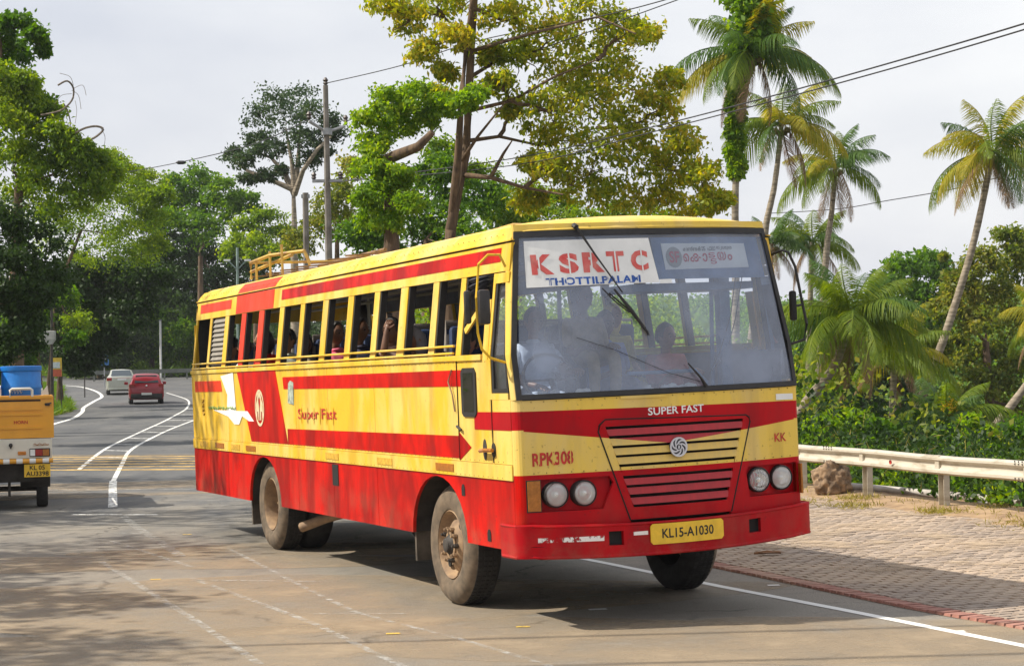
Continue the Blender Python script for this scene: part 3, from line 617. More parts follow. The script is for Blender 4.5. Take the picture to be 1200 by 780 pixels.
# headlamps
def lamp(y, z, r=.090):
    c = (Fx(y, z) - .015, y, z)
    mb = BM(); mb.lathe([(r + .012, -.05), (r + .012, .02), (r + .004, .03), (r, .018)], 'x', c, 28); h = part('headlamp', mb, M['rubber'], smooth=True)
    mb = BM(); mb.lathe([(r, .018), (r * .95, 0), (r * .7, -.03), (r * .3, -.05), (0.012, -.052)], 'x', c, 28); part('lamp_bowl', mb, M['chrome'], parent=h, smooth=True, angle=80)
    mb = BM(); mb.lathe([(.026, -.05), (.026, .0), (.02, .008), (.001, .010)], 'x', c, 14); part('bulb_shield', mb, M['chrome'], parent=h, smooth=True)
    mb = BM(); mb.lathe([(r, .018), (r * .8, .032), (r * .5, .042), (.001, .047)], 'x', c, 28); part('lamp_lens', mb, M['lens'], parent=h, smooth=True, angle=80)
    for k in range(-3, 4):
        yy_ = k * r * .26; hh_ = math.sqrt(max(0, r * r * .86 - yy_ * yy_)); mb = BM(); mb.tube([(c[0] + .045 - .03 * (abs(t_) ** 2) - .25 * yy_ * yy_ / r, y + yy_, z + hh_ * t_) for t_ in (-1, -.6, 0, .6, 1)], .0022, 4); part('lens_flute', mb, M['white'], parent=h)
M['lens'] = glassmat('fluted_lens', (0.95, 0.95, 0.93), 0.30, (0.95, 0.95, 0.93), rough=.05, refl=1.6)  # white diffuse share paints a bright reflection into the lens
for y in (-.985, -.765, .80, 1.045): lamp(y, 1.05)
for a, b in ((-1.205, -1.11), (1.235, 1.31)):
    mb = BM()
    if a < 0: patch(mb, [(a, .93), (b, .93), (b, 1.165), (a, 1.165)], fmap, .01, .05)
    else: patch(mb, [(a, .91), (b, .91), (b, 1.155), (a, 1.155)], bmap, -.045, .03, ca=CB2)
    part('indicator_lamp', mb, M['amber_dark'])
    if a < 0: mb = BM(); patch(mb, [(a - .008, .922), (b + .008, .922), (b + .008, 1.173), (a - .008, 1.173)], fmap, .0, .03); part('indicator_frame', mb, M['rubber'])
# boards in the windscreen
mb = BM(); patch(mb, [(-1.085, 2.665), (.015, 2.675), (-.035, 3.035), (-1.065, 3.035)], fmap, .0035, .003, ca=CA); kb = part('name_board', mb, M['white'])
mb = BM()
W5 = [(-1.00, -.83), (-.77, -.62), (-.56, -.39), (-.33, -.15), (-.115, .0)]
W5 = [(-1.03, -.855), (-.81, -.655), (-.62, -.445), (-.42, -.27), (-.215, -.065)]
for (a, b), ch in zip(W5, 'KSRTC'): put_text(mb, ch, (a, 2.765 + .012 * (a + 1), b, 2.925 + .015 * (a + 1)), fmap, .0062, bold=.05)
part('board_lettering', mb, simple('stencil_red', (0.60, 0.05, 0.05), 0.7, col2=(0.66, 0.20, 0.17), scale=8), parent=kb)
mb = BM(); put_text(mb, 'THOTTILPALAM', (-.93, 2.675, -.15, 2.735), fmap, .0062, bold=.03, skew=.004); part('board_lettering', mb, M['lettering_blue'], parent=kb)
for x in (-.975, -.735, -.555, -.352, -.125): mb = BM(); patch(mb, [(x, 2.755), (x + .012, 2.755), (x + .014, 2.955), (x + .002, 2.955)], fmap, .0072, .0008); part('stencil_bridge', mb, M['white'], parent=kb)
for k in range(12): x = -.90 + k * .066; mb = BM(); patch(mb, [(x, 2.67), (x + .005, 2.67), (x + .005, 2.745), (x, 2.745)], fmap, .0072, .0008); part('stencil_bridge', mb, M['white'], parent=kb)
mb = BM(); patch(mb, [(.02, 2.70), (1.10, 2.70), (1.06, 3.04), (.0, 3.04)], fmap, -.03, .02, ca=CA); rb = part('route_box', mb, M['int_blue'])
mb = BM(); patch(mb, [(.10, 2.775), (.93, 2.785), (.91, 2.985), (.085, 2.99)], fmap, -.022, .006, ca=CA); part('route_board', mb, simple('route_board_white', (0.90, 0.90, 0.86), 0.6, var=.04), parent=rb)
mb = BM(); patch(mb, [(.19 + .075 * math.cos(t), 2.875 + .085 * math.sin(t)) for t in [i * math.pi / 12 for i in range(24)]], fmap, -.0195, .001); part('route_roundel', mb, simple('roundel_grey', (0.35, 0.36, 0.33), 0.6, var=.04), parent=rb)
mb = BM(); put_text(mb, 'SF', (.145, 2.83, .24, 2.925), fmap, -.0165, bold=.03)
put_text(mb, '\u0d46', (.275, 2.835, .33, 2.905), fmap, -.0165, bold=.02); put_text(mb, '\u0d15', (.34, 2.835, .45, 2.905), fmap, -.0165, bold=.02); put_text(mb, '\u0d3e', (.46, 2.835, .51, 2.905), fmap, -.0165, bold=.02)
put_text(mb, '\u0d1f', (.52, 2.865, .59, 2.91), fmap, -.0165, bold=.02); put_text(mb, '\u0d1f', (.535, 2.815, .60, 2.86), fmap, -.0165, bold=.02); put_text(mb, '\u0d2f', (.61, 2.845, .70, 2.915), fmap, -.0165, bold=.02); put_text(mb, '\u0d02', (.715, 2.845, .765, 2.895), fmap, -.0165, bold=.02)
part('route_lettering', mb, simple('route_red', (0.62, 0.06, 0.08), 0.6, var=.1), parent=rb)
mb = BM()
for s_, (a, b) in (('\u0d15\u0d3e\u0d1e\u0d4d\u0d1e', (.28, .42)), ('\u0d15\u0d3e\u0d1f', (.425, .50)), ('\u0d2a\u0d3e\u0d32\u0d3e', (.52, .60)), ('\u0d24\u0d43\u0d36\u0d42\u0d30', (.61, .77))): put_text(mb, s_, (a, 2.925, b, 2.96), fmap, -.0165, bold=.01)
part('route_lettering', mb, M['lettering_black'], parent=rb)
mb = BM(); patch(mb, [(.02, 2.665), (.13, 2.668), (.125, 2.70), (.02, 2.698)], fmap, .003, .002); part('paper_slip', mb, M['white'])
# wipers
mb = BM(); P0 = fmap(-.66, 3.15, .02)
mb.tube([P0, fmap(-.655, 3.13, .05)], .022, 8); mb.tube([fmap(-.655, 3.13, .055), fmap(-.53, 2.90, .06), fmap(-.34, 2.60, .045)], [.012, .008, .006], 6)
mb.tube([fmap(-.50, 2.64, .035), fmap(-.40, 2.52, .045), fmap(-.30, 2.44, .04)], .006, 5)
wp = part('wiper', mb, M['rubber'])
mb = BM(); mb.tube([fmap(-.40, 2.63, .03), fmap(-.28, 2.46, .03), fmap(-.15, 2.27, .02)], [.009, .018, .008], 6); mb.tube([fmap(-.44, 2.60, .018), fmap(-.28, 2.45, .016), fmap(-.145, 2.255, .014)], .007, 5); part('wiper_blade', mb, M['rubber'], parent=wp)
mb = BM(); mb.tube([fmap(.31, 1.83, .01), fmap(.26, 1.90, .03), fmap(.16, 2.02, .03)], [.016, .01, .006], 6); mb.tube([fmap(.26, 1.87, .02), fmap(-.02, 1.95, .025), fmap(-.45, 2.15, .02), fmap(-.75, 2.26, .018)], .0025, 4); part('wiper', mb, M['rubber'])
for pts in ([(.78, 2.70), (.68, 2.4), (.52, 2.10), (.38, 1.92)], [(.85, 2.70), (.72, 2.36), (.6, 2.12), (.42, 1.95)]):
    mb = BM(); mb.tube([fmap(a, b, -.04) for a, b in pts], .004, 4); part('dash_wire', mb, M['black'])
# mirrors on tubular arms
mb = BM(); X0 = 1.66
mb.tube([(X0 - .05, -1.235, 2.84), (X0, -1.30, 2.93), (X0, -1.40, 2.93), (X0, -1.48, 2.86), (X0, -1.51, 2.6), (X0, -1.51, 2.33), (X0, -1.48, 2.20), (X0, -1.41, 2.13), (X0 - .02, -1.28, 2.09)], .0105, 8)
ma = part('mirror_arm', mb, M['rim'], smooth=True); ma.data.materials[0] = M['yellow']
mb = BM(); mb.bbox((X0 + .015, -1.515, 2.39), (X0 + .075, -1.42, 2.66), .02); mb.bbox((X0 - .06, -1.60, 2.40), (X0 - .01, -1.545, 2.66), .02); part('mirror', mb, simple('mirror_back_black', (0.035, 0.03, 0.028), 0.45, var=.3, scale=10), parent=ma, smooth=True)
mb = BM(); mb.tube([(X0 - .15, 1.20, 2.88), (X0, 1.25, 2.92), (X0, 1.31, 2.90), (X0, 1.37, 2.78), (X0, 1.42, 2.5), (X0, 1.46, 2.3), (X0, 1.43, 2.17), (X0 - .05, 1.30, 2.13)], .012, 8); mb.tube([(X0, 1.33, 2.45), (X0, 1.42, 2.46)], .01, 6)
ma = part('mirror_arm', mb, M['rubber'], smooth=True)
mb = BM(); mb.bbox((X0 - .02, 1.30, 2.33), (X0 + .03, 1.36, 2.58), .02); part('mirror', mb, M['black'], parent=ma, smooth=True)
# ---- rear wall, floor, chassis
mb = BM(); mb.box((REAR, -1.25, .62), (REAR + .03, 1.25, 2.15)); mb.box((REAR, -1.15, 2.75), (REAR + .03, 1.15, 3.08)); mb.box((REAR, -1.0, 3.08), (REAR + .03, 1.0, 3.16)); mb.box((REAR, -1.22, 2.15), (REAR + .03, -.9, 2.75)); mb.box((REAR, .9, 2.15), (REAR + .03, 1.22, 2.75)); part('rear_wall', mb, M['yellow'])
mb = BM(); mb.box((REAR + .035, -1.22, 1.3), (REAR + .05, 1.22, 2.2)); mb.box((REAR + .035, -1.18, 2.2), (REAR + .05, -.92, 3.0)); mb.box((REAR + .035, .92, 2.2), (REAR + .05, 1.18, 3.0)); part('rear_shade_lining', mb, M['rubber'])  # near-black sheet added, painting the cabin's rear end as shaded
mb = BM(); mb.box((REAR + .03, -1.24, 1.24), (1.62, 1.24, 1.30)); part('floor', mb, M['int_grey'])
mb = BM(); mb.box((REAR + .6, -.50, .58), (1.3, -.36, .82)); mb.box((REAR + .6, .36, .58), (1.3, .50, .82))
for x in (-7.4, -4.2, -2.4, -1.0, .95): mb.box((x, -1.1, .66), (x + .12, 1.1, .8))
mb.box((1.2, -1.0, .52), (1.55, 1.0, .62)); mb.box((-1.9, .55, .45), (-1.2, 1.15, .95)); mb.box((-3.6, -.34, .5), (-.4, .34, .9)); part('chassis', mb, M['underbody'])
mb = BM()
mb.tube([(0, -.95, .50), (0, .95, .50)], .06, 8); mb.tube([(-5.6, -.9, .52), (-5.6, .9, .52)], .10, 10); mb.lathe([(.02, -.2), (.2, -.1), (.22, 0), (.2, .1), (.02, .2)], 'x', (-5.6, 0, .52), 16); part('axles', mb, M['underbody'], smooth=True)
for cx in (AR, AF):
    for sd in (-1, 1):
        mb = BM(); a = arch(cx, .67, n=12)
        for p_, q_ in zip(a[:-1], a[1:]): mb.add([(p_[0], sd * 1.25, p_[1]), (q_[0], sd * 1.25, q_[1]), (q_[0], sd * .62, q_[1]), (p_[0], sd * .62, p_[1])], [(0, 1, 2, 3)])
        ax = a[::-1]; mb.add([(q[0], sd * .62, q[1]) for q in ax], [tuple(range(len(ax)))])
        part('wheel_arch', mb, M['underbody'])
for sd in (-1, 1):
    mb = BM(); mb.box((-.70, sd * 1.24 - .0, .36), (-.66, sd * .80, .98)) if sd > 0 else mb.box((-.70, -1.24, .36), (-.66, -.80, .98)); part('mud_flap', mb, simple('mud_flap', (0.10, 0.08, 0.06), 0.8, scale=5, var=.3) if 'mud_flap' not in bpy.data.materials else bpy.data.materials['mud_flap'])
    mb = BM(); mb.box((-6.33, min(sd * 1.22, sd * .75), .33), (-6.29, max(sd * 1.22, sd * .75), .75)); part('mud_flap', mb, bpy.data.materials['mud_flap'])
mb = BM(); prf = [(0.055, 0), (0.05, .006)]
mb.tube([(-3.9, -.6, .62), (-4.3, -.95, .50), (-4.55, -1.15, .40)], .055, 10, caps=False); mb.tube([(-4.55, -1.15, .40), (-4.3, -.95, .50)], .045, 10, caps=False); part('exhaust_pipe', mb, M['rim'], smooth=True)
# wheels
def wheel(x, y, sd, rear=False, dual=False):
    """front: disc bulges outward; rear: dished"""
    Rr = .514; w_ = .26
    tp = [(.30, .0), (.305, -.012), (.36, -.03), (.43, -.032), (.475, -.012), (.50, .015), (.514, .04), (.514, w_ - .04), (.50, w_ - .015), (.44, w_ + .02), (.36, w_ + .02), (.30, w_ - .02), (.29, w_ / 2), (.30, 0)]
    Rn = root_w = empty('wheel', (x, y, Rr), 0, bus)
    t = MB(); t.lathe([(r, h * -sd if sd < 0 else -h) for r, h in tp][::1], 'y', (0, 0, 0), 56)
    # sidewall dusty, tread dark: split by radius/height
    t1 = MB(); t1.lathe([(r, -sd * h) for r, h in tp[:7]], 'y', (0, 0, 0), 56); t1.build('tyre_sidewall', M['tyre_dusty'], Rn, True)
    t2 = MB(); t2.lathe([(r, -sd * h) for r, h in tp[6:]], 'y', (0, 0, 0), 56)
    for k in range(72):      # tread blocks
        a = 2 * math.pi * k / 72; 
        for h0, h1 in ((.04, .075), (.095, .125), (.135, .165), (.185, .22)):
            a0, a1 = a, a + .055; r0, r1 = .510, .522
            vs = [(r * math.cos(q), -sd * h, r * math.sin(q)) for r in (r0, r1) for q in (a0, a1) for h in (h0, h1)]
            t2.add(vs, [(4, 5, 7, 6), (0, 1, 5, 4), (2, 3, 7, 6), (0, 4, 6, 2), (1, 5, 7, 3)])
    t2.build('tyre_tread', M['tread'], Rn, True)
    if dual:
        t3 = MB(); t3.lathe([(r, -sd * (h + .32)) for r, h in tp], 'y', (0, 0, 0), 48); t3.build('inner_tyre', M['tread'], Rn, True)
    if not rear: rp = [(.30, .0), (.29, -.012), (.275, .01), (.262, .05), (.24, .070), (.20, .045), (.165, .015), (.14, .0), (.10, -.004)]
    else: rp = [(.30, .0), (.29, -.012), (.275, .01), (.268, .10), (.262, .17), (.22, .175), (.16, .155), (.11, .15)]
    r = MB(); r.lathe([(a, -sd * h) for a, h in rp], 'y', (0, 0, 0), 48); rm = r.build('rim', M['rim'], Rn, True, angle=50)
    h = MB(); base = rp[-1][1]
    h.lathe([(a, -sd * (base + b)) for a, b in ((.095, 0), (.085, -.02), (.068, -.035), (.060, -.055), (.045, -.062), (.001, -.06))], 'y', (0, 0, 0), 24)
    h.build('hub', M['iron'], Rn, True)
    q = MB(); q.lathe([(a, -sd * (base + b)) for a, b in ((.118, .004), (.118, -.012), (.09, -.014))], 'y', (0, 0, 0), 24); q.build('hub_flange', M['rim'], Rn, True)
    for k in range(10):
        a = 2 * math.pi * k / 10; q = MB(); q.lathe([(.021, 0), (.021, sd * .034), (.014, sd * .036), (.013, sd * .055), (.001, sd * .056)], 'y', (.138 * math.cos(a), -sd * (base + .006), .138 * math.sin(a)), 6)
        q.build('wheel_nut', M['rim'] if k % 4 else M['iron'], Rn)
    for k in range(2):     # hand holes in the disc
        a = math.pi * k + .9; q = MB(); hh = .052 if not rear else .17
        q.lathe([(.034, 0), (.034, sd * .010), (.026, sd * .012), (.001, sd * .006)], 'y', (.218 * math.cos(a), -sd * hh + sd * .012, .218 * math.sin(a)), 14); q.build('hand_hole', M['black'], Rn)
    return Rn
wheel(0, -1.16, -1); wheel(0, 1.18, 1); wheel(-5.62, -1.17, -1, True, True); wheel(-5.62, 1.17, 1, True, True)
# rivet rows along sill and belt
for z0 in (1.31, 2.105, 1.185):
    mb = BM()
    for i in range(104):
        x = REAR + .05 + i * .1
        if x > FRT - .05: break
        c = (x, -(HW + (.0005 if z0 != 1.185 else .0125)), z0); mb.lathe([(0.0055, 0), (0.004, -.003), (0.0005, -.004)], 'y', c, 5)
    part('rivet_row', mb, bpy.data.materials['rivet_brown'])['kind'] = 'stuff'
mb = BM()
for i in range(25): y = -1.15 + i * .096; a = fmap(y, 1.775, .001); mb.lathe([(0.006, 0), (0.004, .004), (.0005, .005)], 'x', a, 5); a = fmap(y, 1.222, .001); mb.lathe([(0.006, 0), (0.004, .004), (.0005, .005)], 'x', a, 5)
part('rivet_row', mb, bpy.data.materials['rivet_brown'])['kind'] = 'stuff'
# ---- cabin furniture
mb = BM(); mb.box((1.25, -1.15, 1.45), (1.70, 1.12, 1.74)); part('dashboard', mb, M['int_grey'])
for (yy, xx, n_, sz) in ((-.95, 1.60, 9, .05), (-.55, 1.63, 7, .04), (.22, 1.66, 12, .045), (.0, 1.66, 6, .035)):
    mb = BM(); rr_ = random.Random(int(yy * 100) + 500)
    for k in range(n_): c = (xx + rr_.uniform(-.05, .05), yy + rr_.uniform(-.13, .13), 1.77 + rr_.uniform(0, .07)); mb.lathe([(.001, -sz), (sz * .8, -sz * .4), (sz, 0), (sz * .7, sz * .6), (.001, sz * .8)], 'z', c, 8)
    part('dashboard_garland' if n_ > 8 else 'dashboard_cloth', mb, M['white'], smooth=True)
mb = BM(); mb.box((-.05, -.2, 1.2), (.95, .45, 1.62)); part('engine_cover', mb, M['int_grey'])
mb = BM(); n = 20
cc = Vector((1.02, -.62, 1.93)); ax1 = Vector((0, 1, 0)); ax2 = Vector((.45, 0, -.89)).normalized()
mb.tube([cc + (ax1 * math.cos(2 * math.pi * i / n) + ax2 * math.sin(2 * math.pi * i / n)) * .24 for i in range(n + 1)], .014, 6); mb.tube([cc, (1.3, -.62, 1.6)], .025, 6); mb.tube([cc - ax1 * .24, cc + ax1 * .24], .012, 5); part('steering_wheel', mb, M['rubber'])
mb = BM(); mb.box((.10, -1.20, 1.2), (.14, -.1, 1.9)); mb.tube([(.12, -.1, 1.2), (.12, -.1, 3.0)], .02, 6); mb.tube([(.12, -1.2, 2.25), (.12, -.1, 2.25)], .015, 6); part('driver_partition', mb, M['int_grey'])
for pts in ([(-.2, .3, 1.2), (-.2, .3, 3.0)], [(.9, .95, 1.2), (.95, .97, 3.0)], [(-3.2, .28, 1.2), (-3.2, .28, 3.0)], [(-6.2, .28, 1.2), (-6.2, .28, 3.0)], [(-8.5, .28, 2.88), (.9, .28, 2.88)], [(-8.5, -.28, 2.88), (.9, -.28, 2.88)]):
    mb = BM(); mb.tube(pts, .018, 6); part('grab_pole', mb, M['int_blue'] if pts[0][0] > -.5 else M['steel'])
mb = BM(); mb.box((.93, 1.0, 1.25), (1.02, 1.10, 2.95)); mb.box((.85, -.05, 2.62), (1.45, 1.08, 2.68)); part('blue_cab_frame', mb, M['int_blue'])
mb = BM(); mb.tube([(1.0, .1, 1.95), (1.0, .75, 1.95), (1.0, .85, 1.85), (1.0, .80, 1.55)], .016, 8); part('cab_hand_rail', mb, M['int_blue'])
def make_seat():
    s = MB(); s.bbox((-.02, -.46, .38), (.42, .46, .50), .03); s.box((.05, -.40, 0), (.09, -.36, .38)); s.box((.05, .36, 0), (.09, .40, .38))
    seat = s.build('seat', M['seat_blue'], bus, True)
    b = MB()
    for c_ in (-.235, .235): b.bbox((-.10, c_ - .215, .42), (-.01, c_ + .215, 1.12), .04)
    b.build('backrest', M['seat_blue'], seat, True)
    f = MB(); f.bbox((-.125, -.47, .45), (-.095, .47, 1.05), .012); f.tube([(-.11, -.47, .9), (-.11, -.46, 1.16), (-.11, .46, 1.16), (-.11, .47, .9)], .015, 6); f.build('seat_shell', M['seat_grey'], seat, True)
    return seat
st0 = make_seat(); first = True
for sd, yy in ((-1, -.56), (1, .76)):
    for k in range(11 if sd < 0 else 10):
        x = -8.25 + k * .80
        s = st0 if first else copy_tree(st0, bus); first = False
        s.location = bxf(x, yy, 1.30)
mb = MB(bxf); mb.bbox((.30, -.88, 1.55), (.78, -.38, 1.68), .03); mb.bbox((.22, -.88, 1.6), (.31, -.38, 2.25), .03); part('driver_seat', mb, M['seat_blue'], smooth=True)
# ---- luggage rack on the roof
M['rack'] = simple('rusty_yellow_rack', (0.50, 0.33, 0.06), 0.6, col2=(0.25, 0.13, 0.06), scale=4, lo=.35, hi=.55)
M['rack_rust'] = simple('rusty_rack', (0.24, 0.14, 0.07), 0.8, var=.3, scale=6)
rack = empty('roof_rack', (0, 0, 0), 0, bus)
def rk(name, pts, r=.018, mat='rack'):
    mb = BM(); mb.tube(pts, r, 6); return mb.build(name, M[mat], rack)
yn, yf = -1.0, .95; zr = 3.2
rk('rack_rail', [(-6.75, yn, 3.22), (-6.75, yn, 3.42), (-5.90, yn, 3.45), (-5.35, yn + .25, 3.46), (-5.30, yn + .3, 3.30)], .022)
rk('rack_rail', [(-6.75, yn, 3.31), (-5.40, yn + .12, 3.42)], .02)
rk('rack_rail', [(-6.75, yf, 3.22), (-6.75, yf, 3.42), (-5.90, yf, 3.50), (-5.30, yf, 3.46)], .02)
rk('rack_rail', [(-6.75, yn, 3.42), (-6.75, yf, 3.42)], .018)
rk('rack_rail', [(-5.30, yf, 3.46), (-2.70, yf, 3.44)], .022, 'rack_rust'); rk('rack_rail', [(-5.30, yn + .4, 3.28), (-3.00, yn + .4, 3.30)], .02, 'rack_rust'); rk('rack_rail', [(-5.30, yf, 3.30), (-2.90, yf, 3.30)], .018, 'rack_rust')
rk('rack_rail', [(-3.30, yf - .4, 3.30), (-3.10, yf - .4, 3.46), (-2.55, yf - .3, 3.50), (-2.25, yf, 3.46), (-1.80, yf, 3.35)], .018)
for x in (-6.50, -5.90, -5.40): rk('rack_post', [(x, yn, 3.20), (x, yn, 3.42 + (x + 6.75) * .09)], .016)
for x in (-6.30, -5.30, -4.20, -3.10): rk('rack_post', [(x, yf, 3.22), (x, yf, 3.48)], .016, 'rack_rust')
for x in (-6.70, -6.10, -5.50, -4.90, -4.30, -3.70, -3.10): rk('rack_slat', [(x, yn, 3.25), (x, 0, 3.30), (x, yf, 3.25)], .010, 'rack_rust')
# ================================================================ GROUND, ROAD, SHOULDER
def itp(tab, y):
    if y <= tab[0][0]: 
        a, b = tab[0], tab[1]; return a[1] + (b[1] - a[1]) * (y - a[0]) / (b[0] - a[0])
    for a, b in zip(tab[:-1], tab[1:]):
        if y <= b[0]: return a[1] + (b[1] - a[1]) * (y - a[0]) / (b[0] - a[0])
    a, b = tab[-2], tab[-1]; return a[1] + (b[1] - a[1]) * (y - a[0]) / (b[0] - a[0])
XR = [(10.3, 5.35), (13.99, 3.80), (15.04, 3.26), (16.69, 2.66), (18.54, 1.96), (21.5, .75), (25, -.8), (30, -2.3), (37, -3.7), (48, -4.9), (62, -6.4), (79, -8.3), (93, -10.6), (110, -14), (130, -19), (150, -25), (170, -33)]
XRAIL = [(8, 11.35), (26.97, 5.1), (35, 2.5), (48, .3), (62, -1.2), (80, -3.5), (100, -7), (130, -13), (170, -25)]
XL = [(-10, -11.5), (30, -12.6), (45, -14.0), (60, -17.2), (68, -19.0), (71, -19.4), (75.7, -18.9), (83, -19.6), (91, -21.6), (104, -25.5), (117, -28.2), (126, -31), (134, -40), (170, -60)]
def hroad(y): yy = max(0.0, min(y, 152) - 35); return .000134 * yy * yy
def sst(a, b, x): t = min(1, max(0, (x - a) / (b - a))); return t * t * (3 - 2 * t)
def H(x, y):
    h = hroad(y); d = x - itp(XRAIL, y)
    # valley on the right of the guard rail
    drop = -7.5 * sst(.8, 26, d) - 5 * sst(26, 70, d)
    far = 0.0
    if y > 90 and d > 0:
        rng = math.hypot(x - 0, y)
        crest = 3 + 14 * sst(30, 190, x) + 3.5 * math.sin(x * .021 + 1.0) + 2 * math.sin(x * .05)
        far = sst(150, 430, y) * (crest + 12) * sst(0, 60, d)
    h2 = h + drop + far
    # wooded bank on the left of the road
    dl = itp(XL, y) - x
    if dl > 0 and y > 66: h2 += 2.2 * sst(1.5, 30, dl)
    if y > 150: h2 += 2.5 * sst(150, 180, y) if d < 0 else 0
    if d < .6 and dl < 1: h2 -= 0.035                  # bedding below the asphalt and paving
    h2 += .05 * noise.noise(Vector((x * .3, y * .3, 0))) * (1 if (d > .8 or dl > 1) else 0)
    return h2
def coords(lo, hi, parts):
    o = [lo]
    while o[-1] < hi:
        x = o[-1]; st = next((s for a, b, s in parts if a <= x < b), parts[-1][2]); o.append(x + st)
    return o
gx = coords(-290, 505, [(-290, -60, 12), (-60, -2, 1.5), (-2, 22, .6), (22, 60, 2), (60, 500, 12)]); gy = coords(-50, 740, [(-50, 8, 6), (8, 45, .8), (45, 160, 2.0), (160, 300, 7), (300, 800, 14)])
vs = [(x, y, H(x, y)) for y in gy for x in gx]; nx = len(gx)
fs = [(j * nx + i, j * nx + i + 1, (j + 1) * nx + i + 1, (j + 1) * nx + i) for j in range(len(gy) - 1) for i in range(nx - 1)]
me = bpy.data.meshes.new('ground'); me.from_pydata(vs, [], fs); me.polygons.foreach_set('use_smooth', [True] * len(fs))
M['soil'] = simple('red_soil_and_weeds', (0.13, 0.085, 0.045), 0.95, col2=(0.055, 0.075, 0.02), scale=.8, bump=.5, lo=.42, hi=.58, detail=8)
tag(link('ground', me, mats=M['soil']), kind='structure')
# asphalt
def asphalt(name):
    ma, nt, b = nmat(name); L = nt.links.new
    tc = N(nt, 'ShaderNodeTexCoord')
    n1 = N(nt, 'ShaderNodeTexNoise', Scale=.28, Detail=9, Roughness=.62); mp = N(nt, 'ShaderNodeMapping'); mp.inputs['Rotation'].default_value = (0, 0, -.35); mp.inputs['Scale'].default_value = (2.2, .8, 1)
    L(tc.outputs['Object'], mp.inputs[0]); L(mp.outputs[0], n1.inputs['Vector'])
    r1 = ramp(nt, [(.36, (0.090, 0.093, 0.100)), (.5, (0.118, 0.120, 0.124)), (.66, (0.150, 0.147, 0.145))]); L(n1.outputs['Fac'], r1.inputs[0])
    # pale dust tracked over the junction, thickest near the camera end of the road
    sx = N(nt, 'ShaderNodeSeparateXYZ'); L(tc.outputs['Object'], sx.inputs[0]); dn = N(nt, 'ShaderNodeTexNoise', Scale=.5, Detail=8, Roughness=.65); L(mp.outputs[0], dn.inputs['Vector'])
    m_ = N(nt, 'ShaderNodeMapRange'); L(sx.outputs[1], m_.inputs[0]); m_.inputs[1].default_value = 44; m_.inputs[2].default_value = 15; m_.inputs[3].default_value = -.30; m_.inputs[4].default_value = .30
    ad = N(nt, 'ShaderNodeMath', operation='ADD'); L(m_.outputs[0], ad.inputs[0]); L(dn.outputs['Fac'], ad.inputs[1])
    dr = ramp(nt, [(.40, (0, 0, 0)), (.72, (1, 1, 1))]); L(ad.outputs[0], dr.inputs[0]); dm = N(nt, 'ShaderNodeMixRGB'); L(dr.outputs[0], dm.inputs[0]); L(r1.outputs[0], dm.inputs[1]); dm.inputs[2].default_value = (0.245, 0.222, 0.19, 1); r1 = dm
    n2 = N(nt, 'ShaderNodeTexNoise', Scale=55, Detail=4, Roughness=.8); L(tc.outputs['Object'], n2.inputs['Vector'])
    vo = N(nt, 'ShaderNodeTexVoronoi', Scale=90); L(tc.outputs['Object'], vo.inputs['Vector'])
    r2 = ramp(nt, [(.32, (.58, .58, .58)), (.7, (1.35, 1.33, 1.3))]); L(n2.outputs['Fac'], r2.inputs[0])
    mx = N(nt, 'ShaderNodeMixRGB', blend_type='MULTIPLY'); mx.inputs[0].default_value = 1; L(r1.outputs[0], mx.inputs[1]); L(r2.outputs[0], mx.inputs[2])
    # tar cracks / oil darkening
    n3 = N(nt, 'ShaderNodeTexNoise', Scale=.9, Detail=7, Roughness=.7, Distortion=1.2); L(tc.outputs['Object'], n3.inputs['Vector'])
    r3 = ramp(nt, [(.42, (1, 1, 1)), (.47, (.82, .82, .83)), (.5, (1, 1, 1))]); L(n3.outputs['Fac'], r3.inputs[0])
    mx2 = N(nt, 'ShaderNodeMixRGB', blend_type='MULTIPLY'); mx2.inputs[0].default_value = .8; L(mx.outputs[0], mx2.inputs[1]); L(r3.outputs[0], mx2.inputs[2])
    wn = N(nt, 'ShaderNodeTexNoise', Scale=1.5, Detail=5); L(tc.outputs['Object'], wn.inputs['Vector']); wv = N(nt, 'ShaderNodeVectorMath', operation='MULTIPLY_ADD'); L(wn.outputs['Color'], wv.inputs[0]); wv.inputs[1].default_value = (1.1, 1.1, 0); L(tc.outputs['Object'], wv.inputs[2])
    ve = N(nt, 'ShaderNodeTexVoronoi', feature='DISTANCE_TO_EDGE', Scale=.32); L(wv.outputs[0], ve.inputs['Vector']); rc = ramp(nt, [(.003, (.45, .45, .45)), (.011, (1, 1, 1))]); L(ve.outputs['Distance'], rc.inputs[0])
    mc = N(nt, 'ShaderNodeMixRGB', blend_type='MULTIPLY'); mr_ = ramp(nt, [(.46, (0, 0, 0)), (.56, (1, 1, 1))]); L(dn.outputs['Fac'], mr_.inputs[0]); L(mr_.outputs[0], mc.inputs[0]); L(mx2.outputs[0], mc.inputs[1]); L(rc.outputs[0], mc.inputs[2]); mx2 = mc
    L(mx2.outputs[0], b.inputs['Base Color']); b.inputs['Roughness'].default_value = .82; b.inputs['Specular IOR Level'].default_value = .35
    bp = N(nt, 'ShaderNodeBump', Strength=.55, Distance=.008); L(vo.outputs['Distance'], bp.inputs['Height']); L(bp.outputs[0], b.inputs['Normal'])
    return ma
M['asphalt'] = asphalt('asphalt')
ys = coords(-12, 168, [(-12, 160, 2.0), (160, 999, 2)]); vs, fs = [], []; nc = 18
for y in ys:
    a, b = itp(XL, y), itp(XR, y)
    for k in range(nc): t = k / (nc - 1); vs.append((a + (b - a) * t, y, hroad(y) + .0))
for j in range(len(ys) - 1):
    for k in range(nc - 1): fs.append((j * nc + k, j * nc + k + 1, (j + 1) * nc + k + 1, (j + 1) * nc + k))
